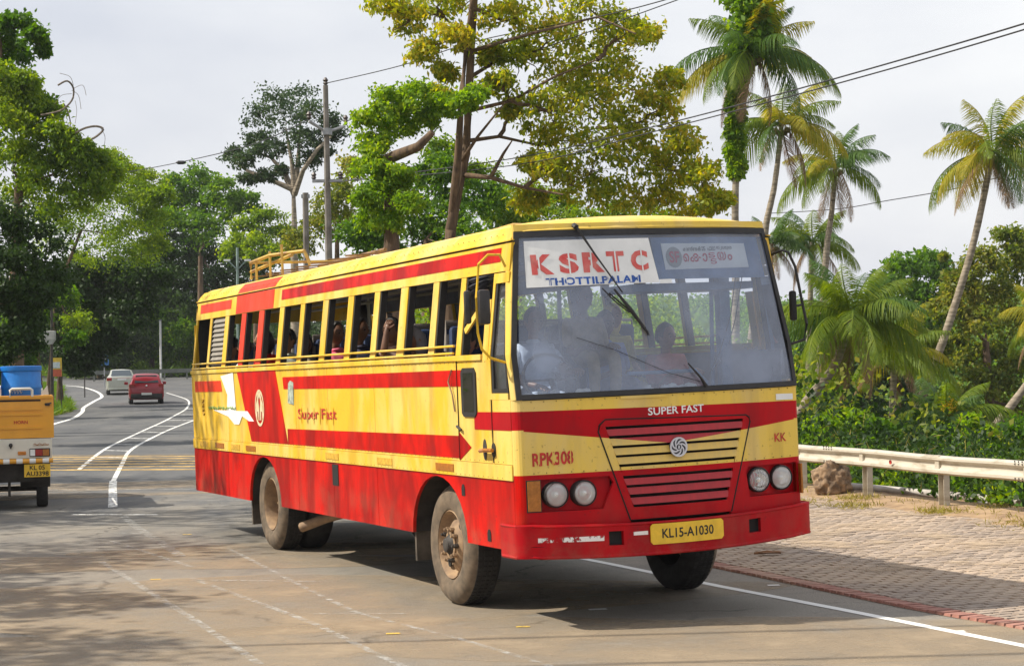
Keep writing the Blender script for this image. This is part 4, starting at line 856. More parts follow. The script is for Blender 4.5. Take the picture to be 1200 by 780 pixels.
me = bpy.data.meshes.new('road'); me.from_pydata(vs, [], fs); tag(link('road', me, mats=M['asphalt']), kind='structure')

# painted markings: thin sheets 4 mm up
def gmap(x, y, off): return (x, y, hroad(y) + off)
M['mark_white'] = wornmat('road_paint_white', (0.74, 0.73, 0.70), .93, 6.0, .7, .05)
M['mark_worn'] = wornmat('road_paint_worn', (0.72, 0.71, 0.68), .58, 9.0, .7, .05)
M['mark_mid'] = wornmat('road_paint_mid', (0.70, 0.69, 0.66), .76, 3.0, .7, .10)
M['mark_faint'] = wornmat('road_paint_faint', (0.50, 0.49, 0.46), .34, 8.0, .8, .14)
M['mark_yellow'] = wornmat('road_paint_yellow', (0.66, 0.42, 0.12), .55, 2.5, .7, .16)
M['mark_yel_dab'] = wornmat('road_paint_yellow_dab', (0.62, 0.42, 0.08), .62, 30.0, .7, .05)
M['tan_dust'] = wornmat('tan_dust_film', (0.36, 0.28, 0.19), .42, .9, .9, .22)
def line(name, pts, w, mat, off=.004):
    mb = MB(); P = [Vector((a, b)) for a, b in pts]; Q = []; A = []
    for i in range(len(P) - 1):
        p0, p1, p2, p3 = P[max(0, i - 1)], P[i], P[i + 1], P[min(len(P) - 1, i + 2)]
        n = max(1, int((p2 - p1).length / 1.0)) if len(P) > 2 else max(1, int((p2 - p1).length / 1.5))
        for k in range(n): t = k / n; Q.append(.5 * ((2 * p1) + (p2 - p0) * t + (2 * p0 - 5 * p1 + 4 * p2 - p3) * t * t + (-p0 + 3 * p1 - 3 * p2 + p3) * t ** 3) if len(P) > 2 else p1 + (p2 - p1) * t)
    Q.append(P[-1])
    for i, q in enumerate(Q):
        t = (Q[min(i + 1, len(Q) - 1)] - Q[max(0, i - 1)]).normalized(); nn = Vector((-t.y, t.x)) * w / 2; A.append((q + nn, q - nn))
    for (a, b), (c, d) in zip(A[:-1], A[1:]): mb.add([gmap(*a, off), gmap(*b, off), gmap(*d, off), gmap(*c, off)], [(0, 1, 2, 3)])
    return tag(mb.build(name, M[mat]), kind='structure')
line('road_edge_line', [(4.85, 10.4), (3.60, 13.19), (2.66, 15.3), (1.86, 17.0), (.92, 19.15), (-.6, 22.5), (-1.8, 26), (-3.2, 31), (-4.4, 38), (-5.5, 48), (-7.0, 62), (-8.9, 79), (-11.3, 93)], .10, 'mark_white')
DR = [(-6.55, 31.5), (-7.54, 35.0), (-8.64, 41), (-9.95, 48.5), (-11.1, 58.5), (-11.75, 66), (-12.3, 74), (-13.1, 83), (-14.8, 95), (-17.8, 108)]
DL = [(-8.3, 35.5), (-9.17, 39.2), (-10.77, 49.2), (-12.1, 60.5), (-13.0, 69), (-13.8, 76), (-14.9, 85), (-17.0, 97), (-20.39, 109.5)]
line('lane_line', DR[1:], .095, 'mark_mid'); line('lane_line', DL[1:], .095, 'mark_mid'); line('lane_line', [(-6.09, 28.2), (-6.69, 31.0), (-7.25, 33.6), (-7.54, 35.0)], .14, 'mark_worn', .005)
def onl(tab, y): t = [(b, a) for a, b in tab]; return itp(t, y)
for y in [41, 44, 47.5, 51, 55, 59.5, 64.5, 70, 76, 83]:
    line('hatch_line', [(onl(DL, y + .6), y + .6), (onl(DR, y), y)], .12 + y * .002, 'mark_worn', .0045)
line('edge_curve_line', [(-15.6, 60), (-16.93, 68.4), (-17.62, 74.4), (-19.0, 82), (-20.3, 88), (-21.85, 97), (-23.2, 105), (-25.8, 115), (-28.8, 124), (-31, 128)], .18, 'mark_white')
for y0 in (38.6, 39.7, 40.8, 41.9, 43.0, 44.0): line('rumble_line', [(-13.2, y0 + 1.5), (-7, y0), (-3.9, y0 - .4)], .42, 'mark_yellow', .005)
line('rumble_line', [(-13.6, 46.4), (-7.2, 44.8), (-4.2, 44.3)], .12, 'mark_yellow', .005)
for pts, w, mt in ([[(-5.6, 26.6), (-5.01, 24.6), (-4.18, 22.1), (-3.7, 20.6)], .12, 'mark_faint'], [[(-3.2, 18.4), (-2.04, 15.9), (-1.61, 14.95), (-.95, 13.2), (-.3, 11.6)], .065, 'mark_faint'], [[(-3.3, 21.4), (-1.37, 15.7), (-1.0, 15), (-.49, 14.14), (-.07, 13.3), (.5, 12.1)], .055, 'mark_faint'],
                   [[(-8.4, 32.6), (-5.5, 32.2)], .22, 'mark_faint'], [[(-6.4, 26.9), (-5.1, 26.6)], .10, 'mark_worn'], [[(-5.5, 23.9), (-3.9, 23.2)], .06, 'mark_faint'], [[(-3.2, 18.25), (-1.9, 17.95)], .09, 'mark_faint'], [[(-1.7, 15.6), (-.9, 15.5)], .05, 'mark_faint'],
                   [[(-6.9, 29.6), (-3.9, 29.2)], .08, 'mark_faint'], [[(-4.5, 20.2), (-2.6, 15.2), (-1.8, 13)], .07, 'mark_faint'], [[(-4.9, 22.6), (-3.4, 19.5)], .07, 'mark_faint'], [[(.0, 16.25), (1.2, 16.6)], .03, 'mark_faint'],
                   [[(-9, 27.5), (-2.5, 28.4)], .08, 'mark_faint'], [[(.6, 15.55), (.75, 15.58)], .08, 'mark_white']): line('worn_marking', pts, w, mt, .0045)
for x, y in ((-4.1, 23.3), (-3.55, 18.35), (-.95, 14.35), (.05, 14.6), (2.35, 17.0), (3.3, 13.95)): line('marking_dab', [(x - .06, y), (x + .05, y + .01)], .07, 'mark_yel_dab' if x < 1 else 'mark_white', .006)
# dust film patches on the asphalt
for i, (x, y, a, b, rz) in enumerate([(-2.4, 16.5, 4.5, 1.8, -.1), (-1, 13.5, 5, 1.5, 0), (-7, 33.5, 5, 1.3, 0), (-4, 20, 3, .9, 0), (-2.2, 21.2, 2.5, .8, 0), (2.5, 13.6, 3.2, 1.2, .2), (-9, 31, 4, .8, 0)]):
    mb = MB(); pl = [(x + a * math.cos(t) * (1 + .2 * math.sin(3 * t + i)), y + b * math.sin(t) * (1 + .2 * math.cos(4 * t + i))) for t in [k * math.pi / 12 for k in range(24)]]
    patch(mb, pl, gmap, .0025 + i * .0002, 0); tag(mb.build('road_dust', M['tan_dust']), kind='structure')

# ---- paved shoulder: interlocking blocks, rows following the kerb line
def paver_mat(name, c1, c2, dusty):
    ma, nt, b = nmat(name); L = nt.links.new; tc = N(nt, 'ShaderNodeTexCoord')
    g = N(nt, 'ShaderNodeNewGeometry'); r = ramp(nt, [(0, c1), (1, c2)]); L(g.outputs['Random Per Island'], r.inputs[0])
    oi = N(nt, 'ShaderNodeObjectInfo'); n1 = N(nt, 'ShaderNodeTexNoise', Scale=14, Detail=6, Roughness=.7); L(g.outputs['Position'], n1.inputs['Vector'])
    r2 = ramp(nt, [(.3, (.62, .62, .62)), (.7, (1.15, 1.15, 1.15))]); L(n1.outputs['Fac'], r2.inputs[0])
    mx = N(nt, 'ShaderNodeMixRGB', blend_type='MULTIPLY'); mx.inputs[0].default_value = 1; L(r.outputs[0], mx.inputs[1]); L(r2.outputs[0], mx.inputs[2])
    n2 = N(nt, 'ShaderNodeTexNoise', Scale=.5, Detail=8, Roughness=.65); L(g.outputs['Position'], n2.inputs['Vector'])
    r3 = ramp(nt, [(.40, (0, 0, 0)), (.62, (dusty, dusty, dusty))]); L(n2.outputs['Fac'], r3.inputs[0])
    m2 = N(nt, 'ShaderNodeMixRGB'); L(r3.outputs[0], m2.inputs[0]); L(mx.outputs[0], m2.inputs[1]); m2.inputs[2].default_value = (0.47, 0.36, 0.26, 1)
    L(m2.outputs[0], b.inputs['Base Color']); b.inputs['Roughness'].default_value = .9
    return ma
M['paver'] = paver_mat('grey_paver', (0.27, 0.215, 0.175), (0.40, 0.32, 0.26), .8)
M['paver_red'] = paver_mat('red_paver', (0.30, 0.13, 0.10), (0.40, 0.20, 0.155), .55)
pav = tag(empty('paved_shoulder'), kind='structure')
PL, PWD, GAP = .200, .098, .008
def ppos(s, w):     # s along the kerb in metres from y=9 (increasing away), w across from road edge to the right
    return None
kerb = []; y = 9.0
while y < 50:
    kerb.append((itp(XR, y), y)); y += .25
kx = [Vector(k) for k in kerb]
# smooth the kerb line
for _ in range(10): kx = [kx[0]] + [(a + b * 2 + c) / 4 for a, b, c in zip(kx[:-2], kx[1:-1], kx[2:])] + [kx[-1]]
cum = [0]
for a, b in zip(kx[:-1], kx[1:]): cum.append(cum[-1] + (b - a).length)
def kp(s, w):
    i = min(len(cum) - 2, max(0, int(np.searchsorted(cum, s)) - 1)); t = (s - cum[i]) / (cum[i + 1] - cum[i]); a, b = kx[i], kx[i + 1]
    i2 = min(i + 1, len(kx) - 2); d0 = (kx[i + 1] - kx[i]).normalized(); d = (d0 * (1 - t) + (kx[i2 + 1] - kx[i2]).normalized() * t)
    q = a + (b - a) * t; return (q.x + d.y * w, q.y - d.x * w)
pavers = []
s = 0.0; row = 0
while s < cum[-1] - .2:
    # courses run across the shoulder; header course at the road edge is red
    pavers.append((s, 0.0, PWD, PL, True))
    w = PL + GAP + (0 if row % 2 else -PL / 2 + 0); 
    w = PL + GAP; xq, yq = kp(s, 0); width = itp(XRAIL, yq) - xq + 1.0
    if row % 2: pavers.append((s, w, PWD, PL / 2 - GAP / 2, False)); w += PL / 2 + GAP / 2
    while w < width: pavers.append((s, w, PWD, PL, False)); w += PL + GAP
    s += PWD + GAP; row += 1
def paver_geo(mb, s, w, ds, dw, zoff):
    r = rnd.uniform(-.003, .004); t = .010
    q = [kp(s + t, w + t), kp(s + ds - t, w + t), kp(s + ds - t, w + dw - t), kp(s + t, w + dw - t)]; o = [kp(s, w), kp(s + ds, w), kp(s + ds, w + dw), kp(s, w + dw)]
    za = hroad(o[0][1]) + .012 + r; zz = za + .012
    tl = rnd.uniform(-.003, .003)
    mb.add([(*o[k], za - .03) for k in range(4)] + [(*q[k], zz + (tl if k in (0, 1) else -tl)) for k in range(4)], [(4, 5, 6, 7), (0, 1, 5, 4), (1, 2, 6, 5), (2, 3, 7, 6), (3, 0, 4, 7)])
from bpy_extras.object_utils import world_to_camera_view
vis = []
bpy.context.view_layer.update()
for i, pv in enumerate(pavers):
    x, y = kp(pv[0], pv[1] + .1); c = world_to_camera_view(SC, cam, Vector((x, y, 0)))
    if c.z > 0 and 0 < c.x < 1 and 0 < c.y < 1: vis.append((c.z - (1.2 if pv[4] else 0), i))
vis.sort(); sel = set(i for _, i in vis[:300])
rest, restr = MB(), MB()
for i, pv in enumerate(pavers):
    if i in sel:
        mb = MB(); paver_geo(mb, pv[0], pv[1], pv[2], pv[3], 0); mb.build('paver', M['paver_red' if pv[4] else 'paver'], pav)
    else: paver_geo(restr if pv[4] else rest, pv[0], pv[1], pv[2], pv[3], 0)
tag(rest.build('paver_field', M['paver'], pav), kind='stuff'); tag(restr.build('red_paver_course', M['paver_red'], pav), kind='stuff')
mb = MB()      # sand bed in the joints
for a in range(0, len(kx) - 1, 1):
    s0, s1 = cum[a], cum[a + 1]; wq = itp(XRAIL, kx[a].y) - kx[a].x + 1.1
    mb.add([(*kp(s0, -.005), hroad(kx[a].y) + .003), (*kp(s1, -.005), hroad(kx[a].y) + .003), (*kp(s1, wq), hroad(kx[a].y) + .003), (*kp(s0, wq), hroad(kx[a].y) + .003)], [(0, 1, 2, 3)])
mb.build('joint_sand', simple('joint_sand', (0.20, 0.15, 0.10), .95, scale=9, var=.25), pav)
# drifted soil over the paving near the rail
M['drift'] = wornmat('drifted_soil', (0.46, 0.35, 0.24), .30, 1.3, .95, .10)
M['drift2'] = simple('loose_soil', (0.40, 0.27, 0.15), .95, col2=(0.22, 0.14, 0.08), scale=5, bump=.8, detail=9)
mb = MB(); vs = []; ny, nw = 90, 12
for j in range(ny):
    y = 12 + j * .32; xr = itp(XRAIL, y)
    for k in range(nw):
        d = -1.6 + k * .22; x = xr + d; e = .5 + .5 * math.sin(y * 1.3) * .4 + noise.noise(Vector((x * 1.2, y * 1.2, 1))) * .5
        z = hroad(y) + .018 + .055 * sst(-.6 - e * .6, .3, d) + .02 * noise.noise(Vector((x * 3, y * 3, 2))) * sst(-1.6, -.6, d) - .02 * (1 - sst(-1.5 + e * .5, -.8 + e * .6, d))
        vs.append((x, y, z))
mb.add(vs, [(j * nw + k, j * nw + k + 1, (j + 1) * nw + k + 1, (j + 1) * nw + k) for j in range(ny - 1) for k in range(nw - 1)])
tag(mb.build('soil', M['drift2'], smooth=True, angle=80), kind='structure')
mb = MB(); patch(mb, [(itp(XR, y) + 1.2 + .3 * math.sin(y * 2), y) for y in [11 + k * .8 for k in range(26)]] + [(itp(XRAIL, y) + .2, y) for y in [31 - k * .8 for k in range(26)]], gmap, .0335, 0, cb=[12 + k for k in range(20)])
tag(mb.build('dust', M['drift']), kind='structure')

# ---- guard rail
gr = thing('guard_rail', 'long weathered cream steel crash barrier along the paved shoulder', 'guard rail', (itp(XRAIL, 27), 27, 0))
def wl(x, y, z): return (x - gr.location.x, y - 27, z)
rl = [(6.5 + 1.0 * k) for k in range(0, 36)]
secz = [(.0, .485), (-.03, .493), (-.07, .515), (-.07, .55), (-.02, .585), (-.012, .618), (-.02, .65), (-.07, .685), (-.07, .715), (-.03, .737), (.0, .745)]
mb = MB(); n = len(secz)
rd = Vector((-.33, 1, 0)).normalized(); rn = Vector((rd.y, -rd.x, 0))
for y in rl:
    x = itp(XRAIL, y); base = Vector((x, y, hroad(y)))
    for a, z in secz: q = base + rn * (a - .04); mb.v.append(wl(q.x, q.y, z + hroad(y) + .008 * math.sin(y * 1.7)))
for j in range(len(rl) - 1):
    for k in range(n - 1): mb.f.append((j * n + k, j * n + k + 1, (j + 1) * n + k + 1, (j + 1) * n + k)); mb.m.append(0)
M['rail'] = simple('weathered_cream_rail', (0.50, 0.46, 0.38), .5, col2=(0.30, 0.245, 0.17), scale=2.4, lo=.3, hi=.52, stretch=(1, 1, 4), spec=.5)
bm_ = mb.build('rail_beam', M['rail'], gr, True, angle=50)
sol = bm_.modifiers.new('s', 'SOLIDIFY'); sol.thickness = .004
ang = math.atan2(rd.y, rd.x)
for y in (11.2, 15.2, 19.1, 23.1, 27.9, 31.8, 35.8):
    x = itp(XRAIL, y); q_ = Vector((x, y, 0)) - rn * .118
    for z in (.50, .53, .71, .74):
        for o__ in (-.12, -.04, .04, .12): mb = MB(); mb.lathe([(.012, .0), (.011, .008), (.001, .01)], 'y', (0, 0, 0), 6); b__ = mb.build('splice_bolt', M['iron'], gr); w_ = q_ + rd * o__; b__.location = wl(w_.x, w_.y, z); b__.rotation_euler = (0, 0, ang + math.pi)
for k in range(-8, 16):
    y = 26.97 - 1.97 * k * -1 if False else 26.97 - 1.97 * k; 
    if y < 7 or y > 41: continue
    x = itp(XRAIL, y); p_ = empty('rail_post', wl(x, y, 0), ang, gr)
    mb = MB(); mb.box((-.07, -.06, -.3), (-.062, .03, .73)); mb.box((.062, -.06, -.3), (.07, .03, .73)); mb.box((-.062, -.055, -.3), (.062, -.047, .73)); mb.build('post_channel', M['rail'], p_)
    mb = MB(); mb.box((-.05, .03, .50), (.05, .09, .74)); mb.lathe([(.014, 0), (.012, .01), (.001, .012)], 'y', (0, .02, .62), 8); mb.build('spacer_block', M['rail'], p_)
mb = MB(); q = Vector((itp(XRAIL, 26.1), 26.1, 0)) - rn * .125; mb.lathe([(.03, .0), (.03, .012), (.001, .014)], 'y', (0, 0, 0), 14); 
o = mb.build('red_reflector', simple('red_reflector', (0.55, 0.04, 0.03), .3, var=.3, scale=40), gr); o.location = wl(q.x - .012, q.y - .01, .60); o.rotation_euler = (0, 0, ang + math.pi)
# ---- fallen pipe behind the posts
mb = MB(); pts = [(4.95, 28.35), (5.6, 26.9), (6.3, 25.3), (6.78, 24.0)]; mb.tube([(a - 5.6 + .12, b - 26.9, .10 + .0 * i) for i, (a, b) in enumerate(pts)], .055, 12)
tag(mb.build('fallen_pipe', simple('grey_pipe', (0.42, 0.39, 0.36), .6, col2=(0.28, 0.25, 0.22), scale=4), smooth=True, loc=(5.6, 26.9, .02)), 'grey metal pipe lying on the soil behind the barrier posts', 'pipe')
mb = MB(); mb.tube([(-.5, 1.3, .05), (.2, -.2, .05), (.9, -1.8, .05)], .04, 8)
tag(mb.build('timber_pole', simple('brown_timber', (0.20, 0.13, 0.08), .9, var=.3), smooth=True, loc=(5.55, 26.9, .0)), 'thin brown timber pole lying beside the grey fallen pipe', 'pole')
# rock
def lump(name, c, r, seed, mat, sc=(1, 1, 1), sub=5, amp=.28):
    bm = bmesh.new(); bmesh.ops.create_icosphere(bm, subdivisions=sub, radius=1)
    for v in bm.verts:
        d = v.co.normalized(); k = 1 + amp * noise.noise(d * 1.6 + Vector((seed, 0, 0))) + .13 * noise.noise(d * 5 + Vector((seed, 3, 0))) + .06 * noise.noise(d * 14 + Vector((seed, 9, 0)))
        v.co = Vector((d.x * r * sc[0] * k, d.y * r * sc[1] * k, max(-.6 * r, d.z * r * sc[2] * k)))
    mb = MB(); mb.addbm(bm); return mb.build(name, mat, None, True, loc=c, angle=80)
tag(lump('rock', (4.72, 27.75, .24), .31, 3.1, simple('brown_rock', (0.30, 0.20, 0.12), .95, col2=(0.11, 0.075, 0.05), scale=9, bump=1.0, lo=.4, hi=.6), (1, .8, .95)), 'rough brown boulder at the barrier beside the bus', 'boulder')
# concrete marker post behind the rail
mb = MB(); mb.bbox((-.17, -.1, -.4), (.17, .1, .56), .02); 
for k in range(3): mb.box((-.12 + k * .1, -.115, .1), (-.08 + k * .1, -.1, .5))
tag(mb.build('concrete_block', simple('stained_concrete', (0.44, 0.36, 0.25), .9, col2=(0.24, 0.19, 0.12), scale=5, bump=.4), loc=(7.22, 25.6, 0)), 'stained concrete block behind the barrier at the right edge', 'concrete block')
# litter
for (x, y, sz, col, lb) in ((5.55, 19.6, .09, (.75, .75, .73), 'crumpled white paper scrap on the paving at the right edge'), (6.35, 25.2, .12, (.6, .6, .6), 'torn pale plastic bag lying by the grey pipe end')):
    mb = MB(); g_ = rnd
    for k in range(5):
        a = k * 1.3; mb.add([(0, 0, .01), (sz * math.cos(a), sz * math.sin(a), .02), (sz * math.cos(a + .9), sz * math.sin(a + .9), .045 + .02 * math.sin(k)), (sz * .3 * math.cos(a + .5), sz * .3 * math.sin(a + .5), .07)], [(0, 1, 2), (0, 2, 3), (0, 3, 1), (1, 2, 3)])
    tag(mb.build('paper_scrap' if col[0] > .7 else 'plastic_bag', simple('litter', col, .7, var=.1), loc=(x, y, .03)), lb, 'litter')
mb = MB(); mb.tube([(-.14, 0, .02), (0, .02, .03), (.14, -.01, .02)], [.012, .02, .008], 6); mb.add([(-.1, 0, .03), (.12, .05, .04), (.15, -.05, .035), (-.05, -.06, .03)], [(0, 1, 2, 3)])
tag(mb.build('dry_leaf', simple('dry_frond_brown', (0.25, 0.12, 0.05), .9), loc=(2.62, 19.4, .03)), 'dry brown palm husk lying on the paving beside the bus front wheel', 'dry leaf')
# ================================================================ VEGETATION
rg = np.random.default_rng(11)
def P(px, py, y):
    """the world point seen at photo pixel (px,py) when it stands y metres ahead"""
    u2, v2 = (px - 600) / F_PX, (390 - py) / F_PX
    u = u2 * math.cos(ROLL) - v2 * math.sin(ROLL); v = u2 * math.sin(ROLL) + v2 * math.cos(ROLL)
    d = Vector((u, math.cos(PITCH) - math.sin(PITCH) * v, math.sin(PITCH) + math.cos(PITCH) * v)); t = y / d.y
    return Vector((d.x * t, y, CAM_H + d.z * t))
def pxm(y): return y / F_PX           # metres per pixel at distance y
def fast_mesh(name, V, quads, mat, parent=None, kind=None, mats=None, mi=None):
    me = bpy.data.meshes.new(name); nq = len(quads)
    me.vertices.add(len(V)); me.vertices.foreach_set('co', V.astype(np.float32).ravel())
    me.loops.add(nq * 4); me.loops.foreach_set('vertex_index', quads.astype(np.int32).ravel())
    me.polygons.add(nq); me.polygons.foreach_set('loop_start', np.arange(0, nq * 4, 4, dtype=np.int32)); me.polygons.foreach_set('loop_total', np.full(nq, 4, dtype=np.int32))
    me.update(calc_edges=True); o = link(name, me, parent, mats=mat)
    if kind: o['kind'] = kind
    return o
def leaves(C, L, Wd, droop=0.4, flat=0.0, jit=.35):
    """C: (n,3) leaf bases. returns verts and quads of folded four-cornered leaves"""
    n = len(C); d = rg.normal(size=(n, 3)); d[:, 2] = d[:, 2] * (1 - flat) - droop; d /= np.linalg.norm(d, axis=1)[:, None]
    s = np.cross(d, rg.normal(size=(n, 3)) * (1, 1, .4) + (0, 0, 1.0)); s /= np.linalg.norm(s, axis=1)[:, None] + 1e-6
    nn = np.cross(s, d); l = L * (1 + jit * rg.uniform(-1, 1, n))[:, None]; w = Wd * (1 + jit * rg.uniform(-1, 1, n))[:, None]
    b = C; t = C + d * l - nn * l * .12; m = C + d * l * .45
    a = m + s * w * .5 + nn * w * .18; c = m - s * w * .5 + nn * w * .18
    V = np.stack([b, a, t, c], 1).reshape(-1, 3); Q = np.arange(4 * n).reshape(n, 4)
    return V, Q
def lobe_points(lobes, per, sub=26, shell=.55, csize=.2, bottom=.6):
    """lobes: (centre, radii). scatters small leaf clusters through each lobe, denser at its skin"""
    out = []
    for c, r in lobes:
        c = np.array(c); r = np.array(r if hasattr(r, '__len__') else (r, r, r)); vol = float(np.prod(r)) ** (1 / 3)
        k = sub; d = rg.normal(size=(k, 3)); d /= np.linalg.norm(d, axis=1)[:, None]; d[:, 2] = np.where(d[:, 2] < -bottom, -d[:, 2], d[:, 2])
        rad = (shell + (1 - shell) * rg.random(k) ** .6)[:, None] * rg.uniform(.75, 1.18, (k, 1))
        cc = c + d * rad * r; m = rg.poisson(per, k); idx = np.repeat(np.arange(k), m); sz = vol * csize * rg.uniform(.6, 1.5, k)
        p = cc[idx] + rg.normal(size=(len(idx), 3)) * sz[idx][:, None] * (1, 1, .62); out.append(p)
    return np.concatenate(out)
def wiggle(a, b, n=5, amp=.06):
    a, b = Vector(a), Vector(b); L = (b - a).length
    return [a + (b - a) * (i / n) + (Vector((rnd.uniform(-1, 1), rnd.uniform(-1, 1), rnd.uniform(-.5, .5))) * L * amp if 0 < i < n else Vector()) for i in range(n + 1)]
M['bark'] = simple('brown_bark', (0.17, 0.11, 0.065), .95, col2=(0.07, 0.045, 0.03), scale=3, stretch=(3, 3, .6), bump=.8)
M['bark_grey'] = simple('grey_bark', (0.26, 0.21, 0.16), .95, col2=(0.12, 0.095, 0.07), scale=3, stretch=(3, 3, .6), bump=.8)
M['bark_pale'] = simple('pale_palm_bark', (0.36, 0.30, 0.23), .9, col2=(0.15, 0.12, 0.085), scale=3.2, stretch=(1, 1, 5), bump=.6)
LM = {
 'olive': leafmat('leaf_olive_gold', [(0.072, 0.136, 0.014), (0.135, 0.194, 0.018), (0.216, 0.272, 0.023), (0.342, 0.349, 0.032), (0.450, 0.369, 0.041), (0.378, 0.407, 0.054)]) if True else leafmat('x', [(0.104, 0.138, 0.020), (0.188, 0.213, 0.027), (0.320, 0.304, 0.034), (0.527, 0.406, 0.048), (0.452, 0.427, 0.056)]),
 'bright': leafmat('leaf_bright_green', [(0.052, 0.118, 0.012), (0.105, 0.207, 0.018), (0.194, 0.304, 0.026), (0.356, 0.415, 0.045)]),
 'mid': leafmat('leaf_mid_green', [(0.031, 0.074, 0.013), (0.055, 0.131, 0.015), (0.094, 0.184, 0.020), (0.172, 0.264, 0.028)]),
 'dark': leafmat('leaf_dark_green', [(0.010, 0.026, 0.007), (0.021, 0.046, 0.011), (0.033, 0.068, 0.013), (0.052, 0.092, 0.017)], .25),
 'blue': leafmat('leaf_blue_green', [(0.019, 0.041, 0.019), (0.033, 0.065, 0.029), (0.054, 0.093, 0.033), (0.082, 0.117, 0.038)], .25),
 'yolive': leafmat('leaf_yellow_green', [(0.052, 0.113, 0.013), (0.102, 0.183, 0.016), (0.175, 0.256, 0.022), (0.277, 0.347, 0.033)]),
 'brown': leafmat('leaf_brown_olive', [(0.051, 0.097, 0.016), (0.102, 0.148, 0.023), (0.194, 0.217, 0.038), (0.306, 0.251, 0.065)]) if True else leafmat('x', [(0.055, 0.085, 0.017), (0.111, 0.123, 0.026), (0.193, 0.184, 0.044), (0.275, 0.232, 0.074)]),
 'frond': leafmat('frond_green', [(0.07, 0.13, 0.014), (0.13, 0.19, 0.018), (0.22, 0.25, 0.022)], .4, .55) if True else leafmat('x', [(0.062, 0.138, 0.017), (0.110, 0.193, 0.021), (0.179, 0.248, 0.024)], .4, .4),
 'frond_y': leafmat('frond_yellow', [(0.14, 0.19, 0.016), (0.24, 0.25, 0.02), (0.36, 0.30, 0.025), (0.42, 0.30, 0.03)], .4, .55) if True else leafmat('x', [(0.193, 0.207, 0.017), (0.330, 0.275, 0.021), (0.468, 0.330, 0.028)], .4, .4),
 'frond_d': leafmat('frond_dark', [(0.037, 0.084, 0.020), (0.067, 0.131, 0.024), (0.101, 0.168, 0.026)], .3, .4),
 'frond_b': leafmat('frond_dry', [(0.120, 0.072, 0.042), (0.204, 0.132, 0.072), (0.288, 0.192, 0.096)], .2, .7),
 'grass': leafmat('grass_blades', [(0.056, 0.125, 0.013), (0.100, 0.188, 0.018), (0.175, 0.237, 0.025)], .3, .6),
 'dry': leafmat('dry_grass', [(0.160, 0.150, 0.040), (0.260, 0.220, 0.060), (0.300, 0.300, 0.050)], .3, .7)}
def tree(label, depth, trunk, lobes, mat, L=.2, Wd=.11, per=26, sub=26, tr=.22, bark='bark', group=None, droop=.5, dscale=.7, limbs=True, cat='tree', csize=.2, name='tree', twigs=2, dj=.8, ratio=1.0, extra=None, extra_nodes=None):
    """trunk: list of pixels from the ground up; lobes: (px, py, radius px[, depth offset])"""
    mm = pxm(depth); tp = [P(a, b, depth) for a, b in trunk]; gz = H(tp[0].x, depth)
    base = Vector((tp[0].x, depth, gz - .1)); path = [base] + [q for q in tp if q.z > gz + .4]
    t = thing(name, label, cat, tuple(base), 0, group); bo = Vector(base)
    LB = []
    for lb in lobes:
        px, py, r = lb[:3]; off = lb[3] if len(lb) > 3 else rnd.uniform(-1, 1) * dj * 60 * mm
        y = depth + off; c = P(px, py, y); rr = r * pxm(y); LB.append((c, (rr, rr * dscale + .3, rr * .85 * ratio)))
    mb = MB(); n = len(path); rad = [tr * (1.15 - .65 * i / max(1, n - 1)) for i in range(n)]; rad[0] *= 1.35
    mb.tube([q - bo for q in path], rad, 10)
    nodes = [(q.copy(), rad[min(n - 1, k)] * .55) for k, q in enumerate(path) if k > 0 and q.z > path[0].z + (path[-1].z - path[0].z) * .35]
    if not nodes: nodes = [(path[-1].copy(), .03)]
    if extra_nodes: nodes += [(P(*q), .07) for q in extra_nodes]
    if limbs:
        todo = [(c, r) for c, r in LB]
        while todo:                      # grow outwards: the nearest foliage lobe joins the nearest limb
            bi, bk, bd = 0, 0, 1e9
            for a_, (c, r) in enumerate(todo):
                for b_, (q, rq) in enumerate(nodes):
                    dd = (q - c).length * (1.0 if q.z < c.z + .4 else 1.35)
                    if dd < bd: bi, bk, bd = a_, b_, dd
            c, r = todo.pop(bi); q, rq = nodes[bk]; r0 = max(.012, rq * .8); w = wiggle(q, c, 4, .07)
            mb.tube([x - bo for x in w], [r0 * (1 - .45 * i / 4) for i in range(5)], 6, caps=False); nodes.append((c, r0 * .6))
            for _ in range(twigs):
                e = c + Vector([rnd.uniform(-1, 1) * r[k_] * .95 for k_ in range(3)]); x0 = w[rnd.choice((2, 3, 4))]; t0 = max(.008, r0 * .35)
                mb.tube([x - bo for x in wiggle(x0, e, 3, .1)], [t0, t0 * .8, t0 * .6, t0 * .3], 4, caps=False)
    if extra: extra(mb, bo)
    mb.build('trunk', M[bark], t, True, angle=60)
    pts = lobe_points(LB, per * 1.5, sub, csize=csize); V, Q = leaves(pts - np.array(bo), L * .8, Wd * .8, droop)
    fast_mesh('crown', V, Q, LM[mat], t)
    return t
def S(l, dx=0, dy=0): return [(a + dx, b + dy, *r) for a, b, *r in l]

